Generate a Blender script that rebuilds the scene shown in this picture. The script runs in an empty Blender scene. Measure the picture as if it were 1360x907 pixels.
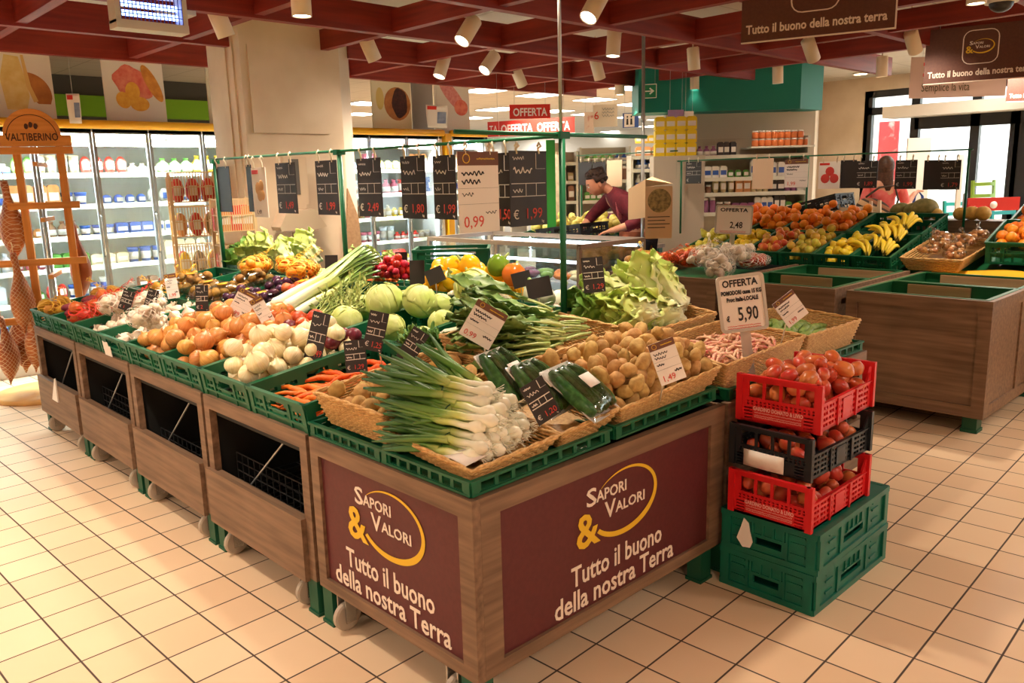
import bpy, math, random
from mathutils import Vector, Matrix, noise as mnoise
rnd = random.Random(7)
PI = math.pi
COL = bpy.context.scene.collection
# ------------------------------------------------------------------ camera model (image 1360 x 907)
CAM = Vector((-1.32292, -1.55884, 1.53764)); PITCH, YAW, ROLL, FPX = 0.198416, 0.808563, -0.02605, 1073.193
_F = Vector((math.cos(YAW)*math.cos(PITCH), math.sin(YAW)*math.cos(PITCH), -math.sin(PITCH)))
_r = Vector((math.sin(YAW), -math.cos(YAW), 0)); _u = _r.cross(_F)
_R = _r*math.cos(ROLL) + _u*math.sin(ROLL); _U = _u*math.cos(ROLL) - _r*math.sin(ROLL)
FACE = YAW - PI/2            # z rotation that turns a thing's front (-Y) towards the viewer's side of the shop
def ray(u, v): return _F + _R*((u-680)/FPX) - _U*((v-453.5)/FPX)
def P(u, v, x=None, y=None, z=None):
    """the point of a world plane (x=, y= or z=) seen at photo pixel u, v"""
    d = ray(u, v)
    i, t = (0, x) if x is not None else (1, y) if y is not None else (2, z)
    return CAM + d*((t-CAM[i])/d[i])
def D(u, v, dep): return CAM + ray(u, v)*dep
def depth(p): return (Vector(p)-CAM).dot(_F)

# ------------------------------------------------------------------ materials
def lin(c):
    r = []
    for x in c:
        x /= 255.0
        r.append(x/12.92 if x <= .04045 else ((x+.055)/1.055)**2.4)
    return (r[0], r[1], r[2], 1.0)
class NT:
    def __init__(s, name):
        s.m = bpy.data.materials.new(name); s.m.use_nodes = True; s.t = s.m.node_tree; s.n = s.t.nodes; s.l = s.t.links
        s.b = s.n['Principled BSDF']; s.out = s.n['Material Output']
    def new(s, t, **k):
        x = s.n.new(t)
        for a, b in k.items(): setattr(x, a, b)
        return x
    def link(s, a, b): s.l.new(a, b)
    def math(s, op, a, b=None, c=None):
        x = s.new('ShaderNodeMath', operation=op)
        for i, q in enumerate((a, b, c)):
            if q is None: continue
            if isinstance(q, (int, float)): x.inputs[i].default_value = q
            else: s.link(q, x.inputs[i])
        return x.outputs[0]
    def mix(s, f, a, b):
        x = s.new('ShaderNodeMix', data_type='RGBA')
        for k, q in ((0, f), (6, a), (7, b)):
            if isinstance(q, (int, float, tuple)): x.inputs[k].default_value = q
            else: s.link(q, x.inputs[k])
        return x.outputs[2]
    def noise(s, vec, scale, detail=3):
        x = s.new('ShaderNodeTexNoise'); x.inputs['Scale'].default_value = scale; x.inputs['Detail'].default_value = detail
        if vec is not None: s.link(vec, x.inputs['Vector'])
        return x.outputs['Fac']
    def obj(s): return s.new('ShaderNodeTexCoord').outputs['Object']
    def ramp(s, f, lo, hi):
        x = s.new('ShaderNodeMapRange'); x.inputs[1].default_value = lo; x.inputs[2].default_value = hi; s.link(f, x.inputs[0]); return x.outputs[0]
    def bump(s, h, strength, dist=.01):
        x = s.new('ShaderNodeBump'); x.inputs['Strength'].default_value = strength; x.inputs['Distance'].default_value = dist
        s.link(h, x.inputs['Height']); s.link(x.outputs[0], s.b.inputs['Normal'])
MATS = {}
def mat(name, rgb, rough=.55, rgb2=None, nscale=20, lo=.35, hi=.65, bump=0, bscale=None, vary=0, metal=0, emit=0, erg=None, spec=.4, trans=0, sub=0):
    if name in MATS: return MATS[name]
    t = NT(name); b = t.b; c = lin(rgb)
    b.inputs['Base Color'].default_value = c; b.inputs['Roughness'].default_value = rough; b.inputs['Metallic'].default_value = metal
    b.inputs['Specular IOR Level'].default_value = spec
    col = None
    if rgb2 is not None:
        f = t.ramp(t.noise(t.obj(), nscale), lo, hi); col = t.mix(f, c, lin(rgb2))
    if vary:
        rn = t.new('ShaderNodeObjectInfo').outputs['Random']
        h = t.new('ShaderNodeHueSaturation')
        t.link(t.math('MULTIPLY_ADD', rn, vary*.12, .5-vary*.06), h.inputs['Hue'])
        t.link(t.math('MULTIPLY_ADD', t.math('FRACT', t.math('MULTIPLY', rn, 7.31)), vary*1.0, 1-vary*.5), h.inputs['Value'])
        if col is None: h.inputs['Color'].default_value = c
        else: t.link(col, h.inputs['Color'])
        col = h.outputs[0]
    if col is not None: t.link(col, b.inputs['Base Color'])
    if bump: t.bump(t.noise(t.obj(), bscale or nscale), bump)
    if emit:
        b.inputs['Emission Color'].default_value = lin(erg or rgb); b.inputs['Emission Strength'].default_value = emit
    if trans: b.inputs['Transmission Weight'].default_value = trans
    if sub:
        b.inputs['Subsurface Weight'].default_value = sub; b.inputs['Subsurface Radius'].default_value = (.02, .012, .006); b.inputs['Subsurface Scale'].default_value = .5
    MATS[name] = t.m
    return t.m
def wood(name, a, b, axis=0, scale=1.0, rough=.5, bump=.15):
    if name in MATS: return MATS[name]
    t = NT(name); mp = t.new('ShaderNodeMapping'); t.link(t.obj(), mp.inputs[0])
    sc = [38*scale]*3; sc[axis] = 2.2*scale; mp.inputs['Scale'].default_value = sc
    n1 = t.noise(mp.outputs[0], 1.0, 5); n2 = t.noise(t.obj(), 3.5*scale, 2)
    f = t.math('ADD', t.math('MULTIPLY', n1, .75), t.math('MULTIPLY', n2, .25))
    t.link(t.mix(t.ramp(f, .35, .66), lin(a), lin(b)), t.b.inputs['Base Color'])
    t.b.inputs['Roughness'].default_value = rough; t.b.inputs['Specular IOR Level'].default_value = .3
    t.bump(n1, bump, .004); MATS[name] = t.m
    return t.m
def clear(name, tint=(245, 250, 250), gloss=.07, rough=.03):
    """thin clear sheet: see-through with a slight mirror reflection"""
    if name in MATS: return MATS[name]
    t = NT(name); tr = t.new('ShaderNodeBsdfTransparent'); tr.inputs[0].default_value = lin(tint)
    gl = t.new('ShaderNodeBsdfGlossy'); gl.inputs['Roughness'].default_value = rough
    fr = t.new('ShaderNodeLayerWeight'); fr.inputs[0].default_value = .25
    mx = t.new('ShaderNodeMixShader'); t.link(t.math('MULTIPLY_ADD', fr.outputs['Fresnel'], .5, gloss), mx.inputs[0])
    t.link(tr.outputs[0], mx.inputs[1]); t.link(gl.outputs[0], mx.inputs[2]); t.link(mx.outputs[0], t.out.inputs[0])
    MATS[name] = t.m
    return t.m
def grad(name, stops, axis=2, rough=.5, nz=.0, vary=0, lo=0.0, hi=1.0, sub=0):
    """colour that runs along the length of the thing itself (object coordinates, axis from lo to hi)"""
    if name in MATS: return MATS[name]
    t = NT(name); sp = t.new('ShaderNodeSeparateXYZ'); o = t.obj(); t.link(o, sp.inputs[0])
    f = t.ramp(sp.outputs[axis], lo, hi)
    if nz: f = t.math('ADD', f, t.math('MULTIPLY', t.math('SUBTRACT', t.noise(o, 30), .5), nz))
    r = t.new('ShaderNodeValToRGB'); t.link(f, r.inputs[0]); e = r.color_ramp.elements
    while len(e) < len(stops): e.new(.5)
    for i, (p, c) in enumerate(stops): e[i].position = p; e[i].color = lin(c)
    col = r.outputs[0]
    if vary:
        h = t.new('ShaderNodeHueSaturation'); rn = t.new('ShaderNodeObjectInfo').outputs['Random']
        t.link(t.math('MULTIPLY_ADD', rn, vary, 1-vary/2), h.inputs['Value']); t.link(col, h.inputs['Color']); col = h.outputs[0]
    t.link(col, t.b.inputs['Base Color']); t.b.inputs['Roughness'].default_value = rough
    MATS[name] = t.m
    return t.m

# ------------------------------------------------------------------ mesh builder
class MB:
    def __init__(s): s.v = []; s.f = []; s.mi = []; s.sm = []
    def add(s, v, f, mi=0, sm=False, M=None):
        o = len(s.v)
        s.v += [tuple(M @ Vector(p)) for p in v] if M is not None else [tuple(p) for p in v]
        s.f += [tuple(i+o for i in q) for q in f]; s.mi += [mi]*len(f); s.sm += [sm]*len(f)
        return s
    def merge(s, b, M=None, mi=None):
        o = len(s.v)
        s.v += [tuple(M @ Vector(p)) for p in b.v] if M is not None else list(b.v)
        s.f += [tuple(i+o for i in q) for q in b.f]; s.mi += [mi]*len(b.f) if mi is not None else list(b.mi); s.sm += list(b.sm)
        return s
    def box(s, x0, x1, y0, y1, z0, z1, mi=0, M=None):
        v = [(x0,y0,z0),(x1,y0,z0),(x1,y1,z0),(x0,y1,z0),(x0,y0,z1),(x1,y0,z1),(x1,y1,z1),(x0,y1,z1)]
        return s.add(v, [(0,3,2,1),(4,5,6,7),(0,1,5,4),(1,2,6,5),(2,3,7,6),(3,0,4,7)], mi, False, M)
    def bar(s, p, q, w, h=None, mi=0, up=(0,0,1)):
        """rectangular bar from p to q"""
        p, q = Vector(p), Vector(q); d = (q-p); L = d.length; d.normalize(); u = Vector(up)
        if abs(d.dot(u)) > .98: u = Vector((0,1,0))
        a = d.cross(u).normalized(); b = a.cross(d); h = h or w
        M = Matrix((( *a, 0), (*b, 0), (*d, 0), (0,0,0,1))).transposed(); M.translation = p
        return s.box(-w/2, w/2, -h/2, h/2, 0, L, mi, M)
    def tube(s, pts, rad, n=8, mi=0, caps=True, closed=False, flat=1.0, sm=True):
        pts = [Vector(p) for p in pts]; N = len(pts); rad = [rad]*N if isinstance(rad, (int, float)) else rad
        v = []; f = []; prev = None
        for i, p in enumerate(pts):
            if closed: t = pts[(i+1) % N]-pts[i-1]
            else: t = pts[min(i+1, N-1)]-pts[max(i-1, 0)]
            if t.length < 1e-9: t = Vector((0,0,1))
            t.normalize()
            if prev is None:
                u = Vector((0,0,1)) if abs(t.z) < .9 else Vector((1,0,0))
            else: u = prev
            a = (u - t*u.dot(t)); 
            if a.length < 1e-6: a = t.orthogonal()
            a.normalize(); b = t.cross(a); prev = a
            for k in range(n):
                an = 2*PI*k/n; v.append(p + a*(math.cos(an)*rad[i]*flat) + b*(math.sin(an)*rad[i]))
        for i in range(N if closed else N-1):
            j = (i+1) % N
            for k in range(n): f.append((i*n+k, i*n+(k+1) % n, j*n+(k+1) % n, j*n+k))
        if caps and not closed: f += [tuple(range(n))[::-1], tuple(range((N-1)*n, N*n))]
        return s.add(v, f, mi, sm)
    def lathe(s, prof, n=16, mi=0, M=None, sm=True, ry=1.0):
        v = []; f = []
        for r, z in prof:
            for k in range(n): a = 2*PI*k/n; v.append((r*math.cos(a), r*math.sin(a)*ry, z))
        for i in range(len(prof)-1):
            for k in range(n): f.append((i*n+k, i*n+(k+1) % n, (i+1)*n+(k+1) % n, (i+1)*n+k))
        f += [tuple(range(n))[::-1], tuple(range((len(prof)-1)*n, len(prof)*n))]
        return s.add(v, f, mi, sm, M)
    def ball(s, c, r, nu=12, nv=8, fn=None, mi=0, M=None, sm=True):
        """sphere or ellipsoid; fn(direction) scales the radius"""
        r = (r, r, r) if isinstance(r, (int, float)) else r; v = []; f = []
        def pt(th, ph):
            d = Vector((math.sin(th)*math.cos(ph), math.sin(th)*math.sin(ph), math.cos(th))); k = fn(d) if fn else 1
            return (c[0]+d.x*r[0]*k, c[1]+d.y*r[1]*k, c[2]+d.z*r[2]*k)
        v.append(pt(0, 0))
        for i in range(1, nv):
            for j in range(nu): v.append(pt(PI*i/nv, 2*PI*j/nu))
        v.append(pt(PI, 0)); L = len(v)-1
        for j in range(nu): f.append((0, 1+j, 1+(j+1) % nu)); f.append((L, L-nu+(j+1) % nu, L-nu+j))
        for i in range(nv-2):
            for j in range(nu): a = 1+i*nu; f.append((a+j, a+nu+j, a+nu+(j+1) % nu, a+(j+1) % nu))
        return s.add(v, f, mi, sm, M)
    def grid(s, fn, nu, nv, mi=0, thick=0, M=None, sm=True):
        """surface fn(u, v) for u, v in 0..1, with a thickness if given"""
        V = [[Vector(fn(i/nu, j/nv)) for j in range(nv+1)] for i in range(nu+1)]; w = nv+1
        v = [V[i][j] for i in range(nu+1) for j in range(nv+1)]; f = [(i*w+j, (i+1)*w+j, (i+1)*w+j+1, i*w+j+1) for i in range(nu) for j in range(nv)]
        if thick:
            nrm = []
            for i in range(nu+1):
                for j in range(nv+1):
                    a = V[min(i+1, nu)][j]-V[max(i-1, 0)][j]; b = V[i][min(j+1, nv)]-V[i][max(j-1, 0)]; c = a.cross(b)
                    nrm.append(c.normalized() if c.length > 1e-12 else Vector((0,0,1)))
            o = len(v); v = v + [p-q*thick for p, q in zip(v, nrm)]; f = f + [tuple(x+o for x in reversed(q)) for q in f]
            B = [i*w for i in range(nu+1)] + [nu*w+j for j in range(1, nv+1)] + [i*w+nv for i in range(nu-1, -1, -1)] + [j for j in range(nv-1, 0, -1)]
            for a, b in zip(B, B[1:]+B[:1]): f.append((b, a, a+o, b+o))
        return s.add(v, f, mi, sm, M)
    def panel(s, x0, x1, z0, z1, t, holes, mi=0, M=None):
        """upright sheet in the XZ plane (thickness t along +Y from y=0) pierced by rectangular holes (x0,x1,z0,z1)"""
        xs = sorted({x0, x1} | {min(max(h[i], x0), x1) for h in holes for i in (0, 1)}); zs = sorted({z0, z1} | {min(max(h[i], z0), z1) for h in holes for i in (2, 3)})
        nx, nz = len(xs)-1, len(zs)-1
        def solid(i, j):
            if i < 0 or j < 0 or i >= nx or j >= nz: return False
            cx, cz = (xs[i]+xs[i+1])/2, (zs[j]+zs[j+1])/2
            return not any(h[0] < cx < h[1] and h[2] < cz < h[3] for h in holes)
        v = []; f = []
        def q(*p): o = len(v); v.extend(p); f.append((o, o+1, o+2, o+3))
        for i in range(nx):
            for j in range(nz):
                if not solid(i, j): continue
                a, b, c, d = xs[i], xs[i+1], zs[j], zs[j+1]
                q((a,0,c),(b,0,c),(b,0,d),(a,0,d)); q((b,t,c),(a,t,c),(a,t,d),(b,t,d))
                if not solid(i-1, j): q((a,t,c),(a,0,c),(a,0,d),(a,t,d))
                if not solid(i+1, j): q((b,0,c),(b,t,c),(b,t,d),(b,0,d))
                if not solid(i, j-1): q((a,0,c),(a,t,c),(b,t,c),(b,0,c))
                if not solid(i, j+1): q((a,0,d),(b,0,d),(b,t,d),(a,t,d))
        return s.add(v, f, mi, False, M)
    def prism(s, poly, y0, y1, mi=0, M=None):
        """polygon in the XZ plane pulled from y0 to y1"""
        n = len(poly); v = [(x, y0, z) for x, z in poly]+[(x, y1, z) for x, z in poly]
        f = [tuple(range(n)), tuple(range(2*n-1, n-1, -1))]+[(i, i+n, (i+1) % n+n, (i+1) % n) for i in range(n)]
        return s.add(v, f, mi, False, M)
    def mesh(s, name, mats):
        m = bpy.data.meshes.new(name); m.from_pydata(s.v, [], s.f); m.polygons.foreach_set('material_index', s.mi); m.polygons.foreach_set('use_smooth', s.sm)
        for x in (mats if isinstance(mats, (list, tuple)) else [mats]): m.materials.append(x)
        m.update(); return m
def T(x=0, y=0, z=0, rx=0, ry=0, rz=0, s=1): return Matrix.Translation((x,y,z)) @ Matrix.Rotation(rz,4,'Z') @ Matrix.Rotation(ry,4,'Y') @ Matrix.Rotation(rx,4,'X') @ Matrix.Scale(s,4)
def ob(name, mb, mats, parent=None, loc=None, rot=None, M=None):
    me = mb if isinstance(mb, bpy.types.Mesh) else mb.mesh(name, mats)
    o = bpy.data.objects.new(name, me); COL.objects.link(o)
    if parent is not None: o.parent = parent
    if M is not None: o.matrix_local = M
    if loc is not None: o.location = loc
    if rot is not None: o.rotation_euler = rot
    return o
def tag(o, label, cat, group=None, kind=None):
    if label: o['label'] = label
    if cat: o['category'] = cat
    if group: o['group'] = group
    if kind: o['kind'] = kind
    return o
def thing(name, label, cat, group=None, loc=(0,0,0), rz=0, M=None):
    o = bpy.data.objects.new(name, None); o.empty_display_size = .05; COL.objects.link(o)
    if M is not None: o.matrix_local = M
    else: o.location = loc; o.rotation_euler = (0, 0, rz)
    return tag(o, label, cat, group)
def struct(name, mb, mats, **k): o = ob(name, mb, mats, **k); o['kind'] = 'structure'; return o
KIDS = {}
def copy_tree(o, parent=None, **k):
    c = o.copy(); COL.objects.link(c)
    if parent is not None: c.parent = parent; c.matrix_parent_inverse = Matrix.Identity(4); c.matrix_local = o.matrix_local.copy()
    for ch in list(o.children): copy_tree(ch, c)
    return c
def dup(o, label=None, group=None, loc=None, rz=None, M=None):
    c = copy_tree(o)
    if label: c['label'] = label
    if group: c['group'] = group
    if M is not None: c.matrix_local = M
    if loc is not None: c.location = loc
    if rz is not None: c.rotation_euler = (0, 0, rz)
    return c
_TX = {}
def text(s, size=.1, align='LEFT', sx=1.0, shear=0, thick=.0006, bold=0):
    """lettering as a thin MB standing in the XZ plane, front towards -Y, baseline at z=0"""
    k = (s, size, align, sx, shear, thick, bold)
    if k not in _TX:
        c = bpy.data.curves.new('t', 'FONT'); c.body = s; c.size = size; c.align_x = align; c.extrude = thick; c.shear = shear; c.offset = bold; c.resolution_u = 2
        o = bpy.data.objects.new('t', c); COL.objects.link(o); dg = bpy.context.evaluated_depsgraph_get(); me = bpy.data.meshes.new_from_object(o.evaluated_get(dg))
        b = MB(); b.add([(v.co.x*sx, -v.co.z, v.co.y) for v in me.vertices], [tuple(p.vertices) for p in me.polygons])
        bpy.data.objects.remove(o); bpy.data.curves.remove(c); bpy.data.meshes.remove(me); _TX[k] = b
    return _TX[k]
def tw(b): xs = [v[0] for v in b.v]; return (max(xs)-min(xs)) if xs else 0
def scribble(w, h, amp, rr, y=-.0008, th=.0012):
    """one handwritten, unreadable word as a thin looping stroke in the XZ plane"""
    n = max(6, int(w/(h*.28))); pts = [(w*i/n, h*(.5+.5*math.sin(i*1.9+rr.random()*1.2))*(.6+.4*rr.random())) for i in range(n+1)]; b = MB()
    for (a, c), (d, e) in zip(pts, pts[1:]):
        L = math.hypot(d-a, e-c) or 1e-6; nx, nz = -(e-c)/L*th, (d-a)/L*th
        b.add([(a-nx,y,c-nz),(d-nx,y,e-nz),(d+nx,y,e+nz),(a+nx,y,c+nz)], [(0,1,2,3)])
    return b
def arcpoly(cx, cz, r, a0, a1, n=16): return [(cx+r*math.cos(a0+(a1-a0)*i/n), cz+r*math.sin(a0+(a1-a0)*i/n)) for i in range(n+1)]
def rrect(x0, x1, z0, z1, r, n=4):
    p = []
    for cx, cz, a in ((x1-r, z1-r, 0), (x0+r, z1-r, PI/2), (x0+r, z0+r, PI), (x1-r, z0+r, 1.5*PI)): p += arcpoly(cx, cz, r, a, a+PI/2, n)
    return p
def ring_poly(b, outer, inner, y0, y1, mi=0):
    n = len(outer); v = [(x, y, z) for y in (y0, y1) for q in (outer, inner) for x, z in q]; f = []
    for i in range(n):
        j = (i+1) % n; f += [(i, j, n+j, n+i), (2*n+i, 3*n+i, 3*n+j, 2*n+j), (i, 2*n+i, 2*n+j, j), (n+i, n+j, 3*n+j, 3*n+i)]
    b.add(v, f, mi)
def pack(n, r, x0, x1, y0, y1, zf, rr, tries=16, bias=0, keep=None, sq=.9):
    """drop n round things of radius r onto zf(x, y); each takes the lowest of a few random spots"""
    done = keep if keep is not None else []; new = []
    for _ in range(n):
        ri = r*(1+(rr.random()-.5)*.24); best = None
        for _t in range(tries):
            x = rr.uniform(x0, x1); y = rr.uniform(y0, y1); z = zf(x, y)+ri*.92
            for (a, b, c, q) in done:
                d2 = (x-a)**2+(y-b)**2; s = (ri+q)*sq
                if d2 < s*s: z = max(z, c+math.sqrt(s*s-d2))
            k = z-zf(x, y)+bias*math.hypot((x-(x0+x1)/2)/(x1-x0), (y-(y0+y1)/2)/(y1-y0))
            if best is None or k < best[0]: best = (k, x, y, z, ri)
        done.append(best[1:]); new.append(best[1:])
    return new
def place(mesh_or_obj, name, label, cat, group, spots, r0, rr, flatten=None, mats=None):
    """copies of a thing (mesh list or prototype objects) at pack() spots"""
    res = []
    for (x, y, z, r) in spots:
        m = rr.choice(mesh_or_obj); o = m.copy() if isinstance(m, bpy.types.Object) else bpy.data.objects.new(name, m)
        COL.objects.link(o)
        if isinstance(m, bpy.types.Object):
            for ch in m.children: copy_tree(ch, o)
        o.location = (x, y, z); o.scale = (r/r0,)*3
        if flatten is None: o.rotation_euler = (rr.uniform(0, 6.28), rr.uniform(0, 6.28), rr.uniform(0, 6.28))
        else: o.rotation_euler = (rr.gauss(0, flatten), rr.gauss(0, flatten), rr.uniform(0, 6.28))
        tag(o, label, cat, group); res.append(o)
    return res
SPOT_W, PANEL_W, FILL_W, CAB_W, SKY, EXPO = 97.0, 52.0, 58.0, 260.0, 5.0, 0.6
# ================================================================== MATERIALS OF THE PLACE
def tile_mat():
    t = NT('floor_tiles'); sp = t.new('ShaderNodeSeparateXYZ'); o = t.obj()
    mp = t.new('ShaderNodeMapping'); mp.vector_type = 'TEXTURE'; p0 = P(107.76, 878.5, z=0)
    mp.inputs['Location'].default_value = p0; mp.inputs['Rotation'].default_value = (0, 0, .038); t.link(o, mp.inputs[0])
    sc = t.new('ShaderNodeVectorMath', operation='SCALE'); t.link(mp.outputs[0], sc.inputs[0]); sc.inputs['Scale'].default_value = 1/.2025
    t.link(sc.outputs[0], sp.inputs[0])
    d = [t.math('ABSOLUTE', t.math('SUBTRACT', t.math('FRACT', t.math('ADD', sp.outputs[i], .5)), .5)) for i in (0, 1)]
    m = t.math('MINIMUM', d[0], d[1]); g = t.ramp(m, .0125, .02)
    fl = t.new('ShaderNodeVectorMath', operation='FLOOR'); t.link(sc.outputs[0], fl.inputs[0])
    wn = t.new('ShaderNodeTexWhiteNoise'); t.link(fl.outputs[0], wn.inputs[0])
    c = t.mix(wn.outputs['Value'], lin((222, 190, 156)), lin((231, 203, 170)))
    c = t.mix(t.math('MULTIPLY', t.ramp(t.noise(o, 1.3, 4), .4, .75), .25), c, lin((200, 166, 130)))
    t.link(t.mix(g, lin((74, 58, 50)), c), t.b.inputs['Base Color'])
    t.link(t.math('MULTIPLY_ADD', g, -.42, .78), t.b.inputs['Roughness']); t.b.inputs['Specular IOR Level'].default_value = .35
    t.bump(g, .25, .003); return t.m
M_white = mat('white_paint', (228, 216, 200), .7); M_cream = mat('cream_wall', (226, 206, 180), .75, (216, 194, 166), 3)
def ceil_mat():
    t = NT('ceiling_panels'); sp = t.new('ShaderNodeSeparateXYZ'); o = t.obj(); t.link(o, sp.inputs[0])
    d = [t.math('ABSOLUTE', t.math('SUBTRACT', t.math('FRACT', t.math('MULTIPLY', sp.outputs[i], 1/.6)), .5)) for i in (0, 1)]
    g = t.ramp(t.math('MAXIMUM', d[0], d[1]), .488, .494)
    t.link(t.mix(g, lin((216, 208, 194)), lin((176, 166, 150))), t.b.inputs['Base Color']); t.b.inputs['Roughness'].default_value = .85; return t.m
M_beam = wood('red_stained_beam', (112, 32, 22), (138, 44, 30), 0, .8, .5, .05); M_beamy = wood('red_stained_beam_cross', (112, 32, 22), (138, 44, 30), 1, .8, .5, .05)
M_dkmetal = mat('dark_frame', (38, 36, 38), .4); M_teal = mat('teal_paint', (8, 112, 96), .6); M_grey = mat('grey_metal', (168, 168, 166), .35, metal=.6)
M_steel = mat('steel', (190, 186, 180), .25, metal=.9); M_ltgrey = mat('light_grey_plastic', (196, 190, 180), .5); M_black = mat('black_plastic', (22, 21, 22), .45)
M_yel = mat('yellow_enamel', (236, 172, 32), .35); M_lamp = mat('lamp_glow', (255, 246, 226), .5, emit=9); M_lamppanel = mat('light_panel_glow', (255, 253, 244), .5, emit=5)
M_spot = mat('lamp_white', (226, 206, 178), .5); M_red = mat('red_sign', (206, 44, 34), .5); M_paper = mat('white_paper', (238, 230, 222), .7); M_glass = clear('window_glass')
M_lime = mat('lime_paint', (128, 186, 32), .6); M_greydark = mat('shadow_grey', (92, 90, 86), .8)  # last one: plain dark grey of the back wall
# ================================================================== ROOM SHELL
b = MB(); b.box(-6, 30, -6, 27, -.1, 0); struct('floor', b, tile_mat())
b = MB(); b.box(-6, 12, -6, 27, 2.92, 3.0); b.box(12, 30, 7, 27, 2.92, 3.0); struct('ceiling', b, ceil_mat())
b = MB(); b.box(-6, 12, -6.1, -6, 0, 2.92); struct('wall_front', b, M_cream)
b = MB(); b.box(-6.1, -6, -6, 27, 0, 2.92); struct('wall_left', b, M_cream)
b = MB(); b.box(-6, 30, 27, 27.1, 0, 2.92); struct('wall_far', b, M_white)
b = MB(); b.box(11.85, 30, 6.9, 7, 0, 2.92); struct('wall_right_far', b, M_white)
YW = 9.6
z0, z1 = P(180, 157, y=YW).z, P(180, 131, y=YW).z
b = MB(); b.box(-6, 4.6, YW, YW+.1, 0, 2.92); struct('wall_back', b, M_greydark)
b = MB(); b.box(-6, 4.6, YW-.12, YW, z0, z1); struct('trim_1', b, M_lime)
# exit wall (plane X = XE) with glazed doors
XE = 11.6
def ey(u, v): return P(u, v, x=XE).y
def ez(u, v): return P(u, v, x=XE).z
yA, yB = ey(1150, 200), ey(1090, 200)
ztop = ez(1190, 118)
b = MB(); b.box(XE, XE+.25, yA, 7, 0, 2.92); struct('wall_right', b, M_cream)
b = MB(); b.box(XE, XE+.25, -6, yA, ztop, 2.92); struct('wall_lintel', b, M_cream)
# the shop front: dark aluminium frame, fixed lights above, sliding doors below
ym = [ey(u, 200) for u in (1150, 1212, 1292, 1345)] + [-.4, -1.5, -3.0]
zdoor = ez(1250, 168); ztr = ez(1170, 144)
b = MB()
for y in ym: b.box(XE, XE+.1, y-.06, y+.06, 0, ztop)
b.box(XE, XE+.1, -6, yA, ztop-.1, ztop); b.box(XE, XE+.1, -6, yA, ztr-.09, ztr+.02); b.box(XE, XE+.1, -6, yA, 0, .1); b.box(XE, XE+.1, -6, ym[1], zdoor-.02, zdoor+.24)
b.box(XE, XE+.1, ym[3]-.28, ym[3], 0, zdoor)
struct('window_1', b, M_dkmetal)
b = MB(); b.box(XE+.045, XE+.055, -6, yA, .1, ztop-.1); g = ob('pane', b, M_glass); g.name = 'window_2'; g['kind'] = 'structure'
b = MB(); yq = ey(1187, 150); b.box(XE-.42, XE, -3, yq, ez(1187, 161)+.03, ez(1187, 142)-.02); tag(ob('door_heater', b, M_white), 'long white air curtain box above the glass exit doors', 'air curtain')
# outside: pavement and the pale house front opposite
b = MB(); b.box(XE+.25, 30, -6, 27, 0, .01); struct('pavement', b, mat('pavement', (200, 196, 190), .8))
M_teal2 = mat('teal_fascia', (10, 120, 104), .55)
# green fascia over the far shelving (turned towards the tills)
fa, fb, fc = D(848, 150, 9.6), D(1063, 137, 9.6), D(1092, 140, 9.9)
def wallrun(p, q, z0, z1, t=.12):
    p, q = Vector((p[0], p[1], 0)), Vector((q[0], q[1], 0)); d = (q-p); L = d.length; M = Matrix.Translation(p) @ Matrix.Rotation(math.atan2(d.y, d.x), 4, 'Z')
    b = MB(); b.box(0, L, 0, t, z0, z1, M=M); return b
zf = fa.z
b = wallrun(fa, fb, zf, 2.92, .5); b.merge(wallrun(fb, fc, zf, 2.92, .3)); struct('trim_2', b, M_teal2)
sA, sB = D(884, 180, 10.1), D(1082, 180, 10.1)
b = wallrun(sA, sB, 0, zf+.02, .15); struct('wall_shelving', b, mat('shelf_back', (214, 202, 184), .75))
w0, w1 = D(1082, 180, 10.1), P(1092, 200, x=XE); w1 = Vector((XE, yB+.05, 0))
b = wallrun(w0, w1, 0, 2.92, .15); struct('wall_side', b, M_cream)
# ================================================================== RED BEAM LATTICE
ZB = 2.61; YB = [-3.3, -2.15, -1.0, .15, 1.3, 2.45, 3.6, 4.75, 5.88]
PX0, PX1, PY0, PY1 = 1.74, 2.63, 4.62, 5.2         # the pillar
XEND = 8.2
for i, y in enumerate(YB):
    xe = {4.75: 7.75, 5.88: 7.5, 2.45: 8.75}.get(y, XEND)
    runs = [(-5.9, PX0), (2.82, xe)] if y == 4.75 else [(-5.9, xe)]
    for x0, x1 in runs:
        b = MB(); b.box(x0, x1, y, y+.07, ZB, ZB+.2); struct('beam', b, M_beam)
for x in (-3.2, -2.05, -.9, .25, 1.36, 2.46, 3.57, 4.69, 5.73, 6.85):
    b = MB(); b.box(x, x+.07, -3.3, 5.95, ZB+.02, ZB+.18)
    if PX0-.05 < x < 2.82:
        b = MB(); b.box(x, x+.07, -3.3, PY0, ZB+.02, ZB+.18); b.box(x, x+.07, PY1+.1, 5.95, ZB+.02, ZB+.18)
    struct('beam', b, M_beamy)
# ================================================================== PILLAR
b = MB(); b.box(PX0, PX1, PY0, PY1, 0, 2.92)
b.box(PX0+.06, PX1-.14, PY0-.012, PY0, 1.95, 2.62); b.box(PX0-.014, PX0, PY0+.1, PY1-.08, 0, 2.92); b.box(PX0-.025, PX0-.014, PY0+.2, PY0+.3, 0, 2.92)
struct('pillar', b, M_cream)
b = MB(); b.box(PX1, 2.83, PY0+.16, PY1+.1, 0, 2.92); struct('pillar', b, M_white)
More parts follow.
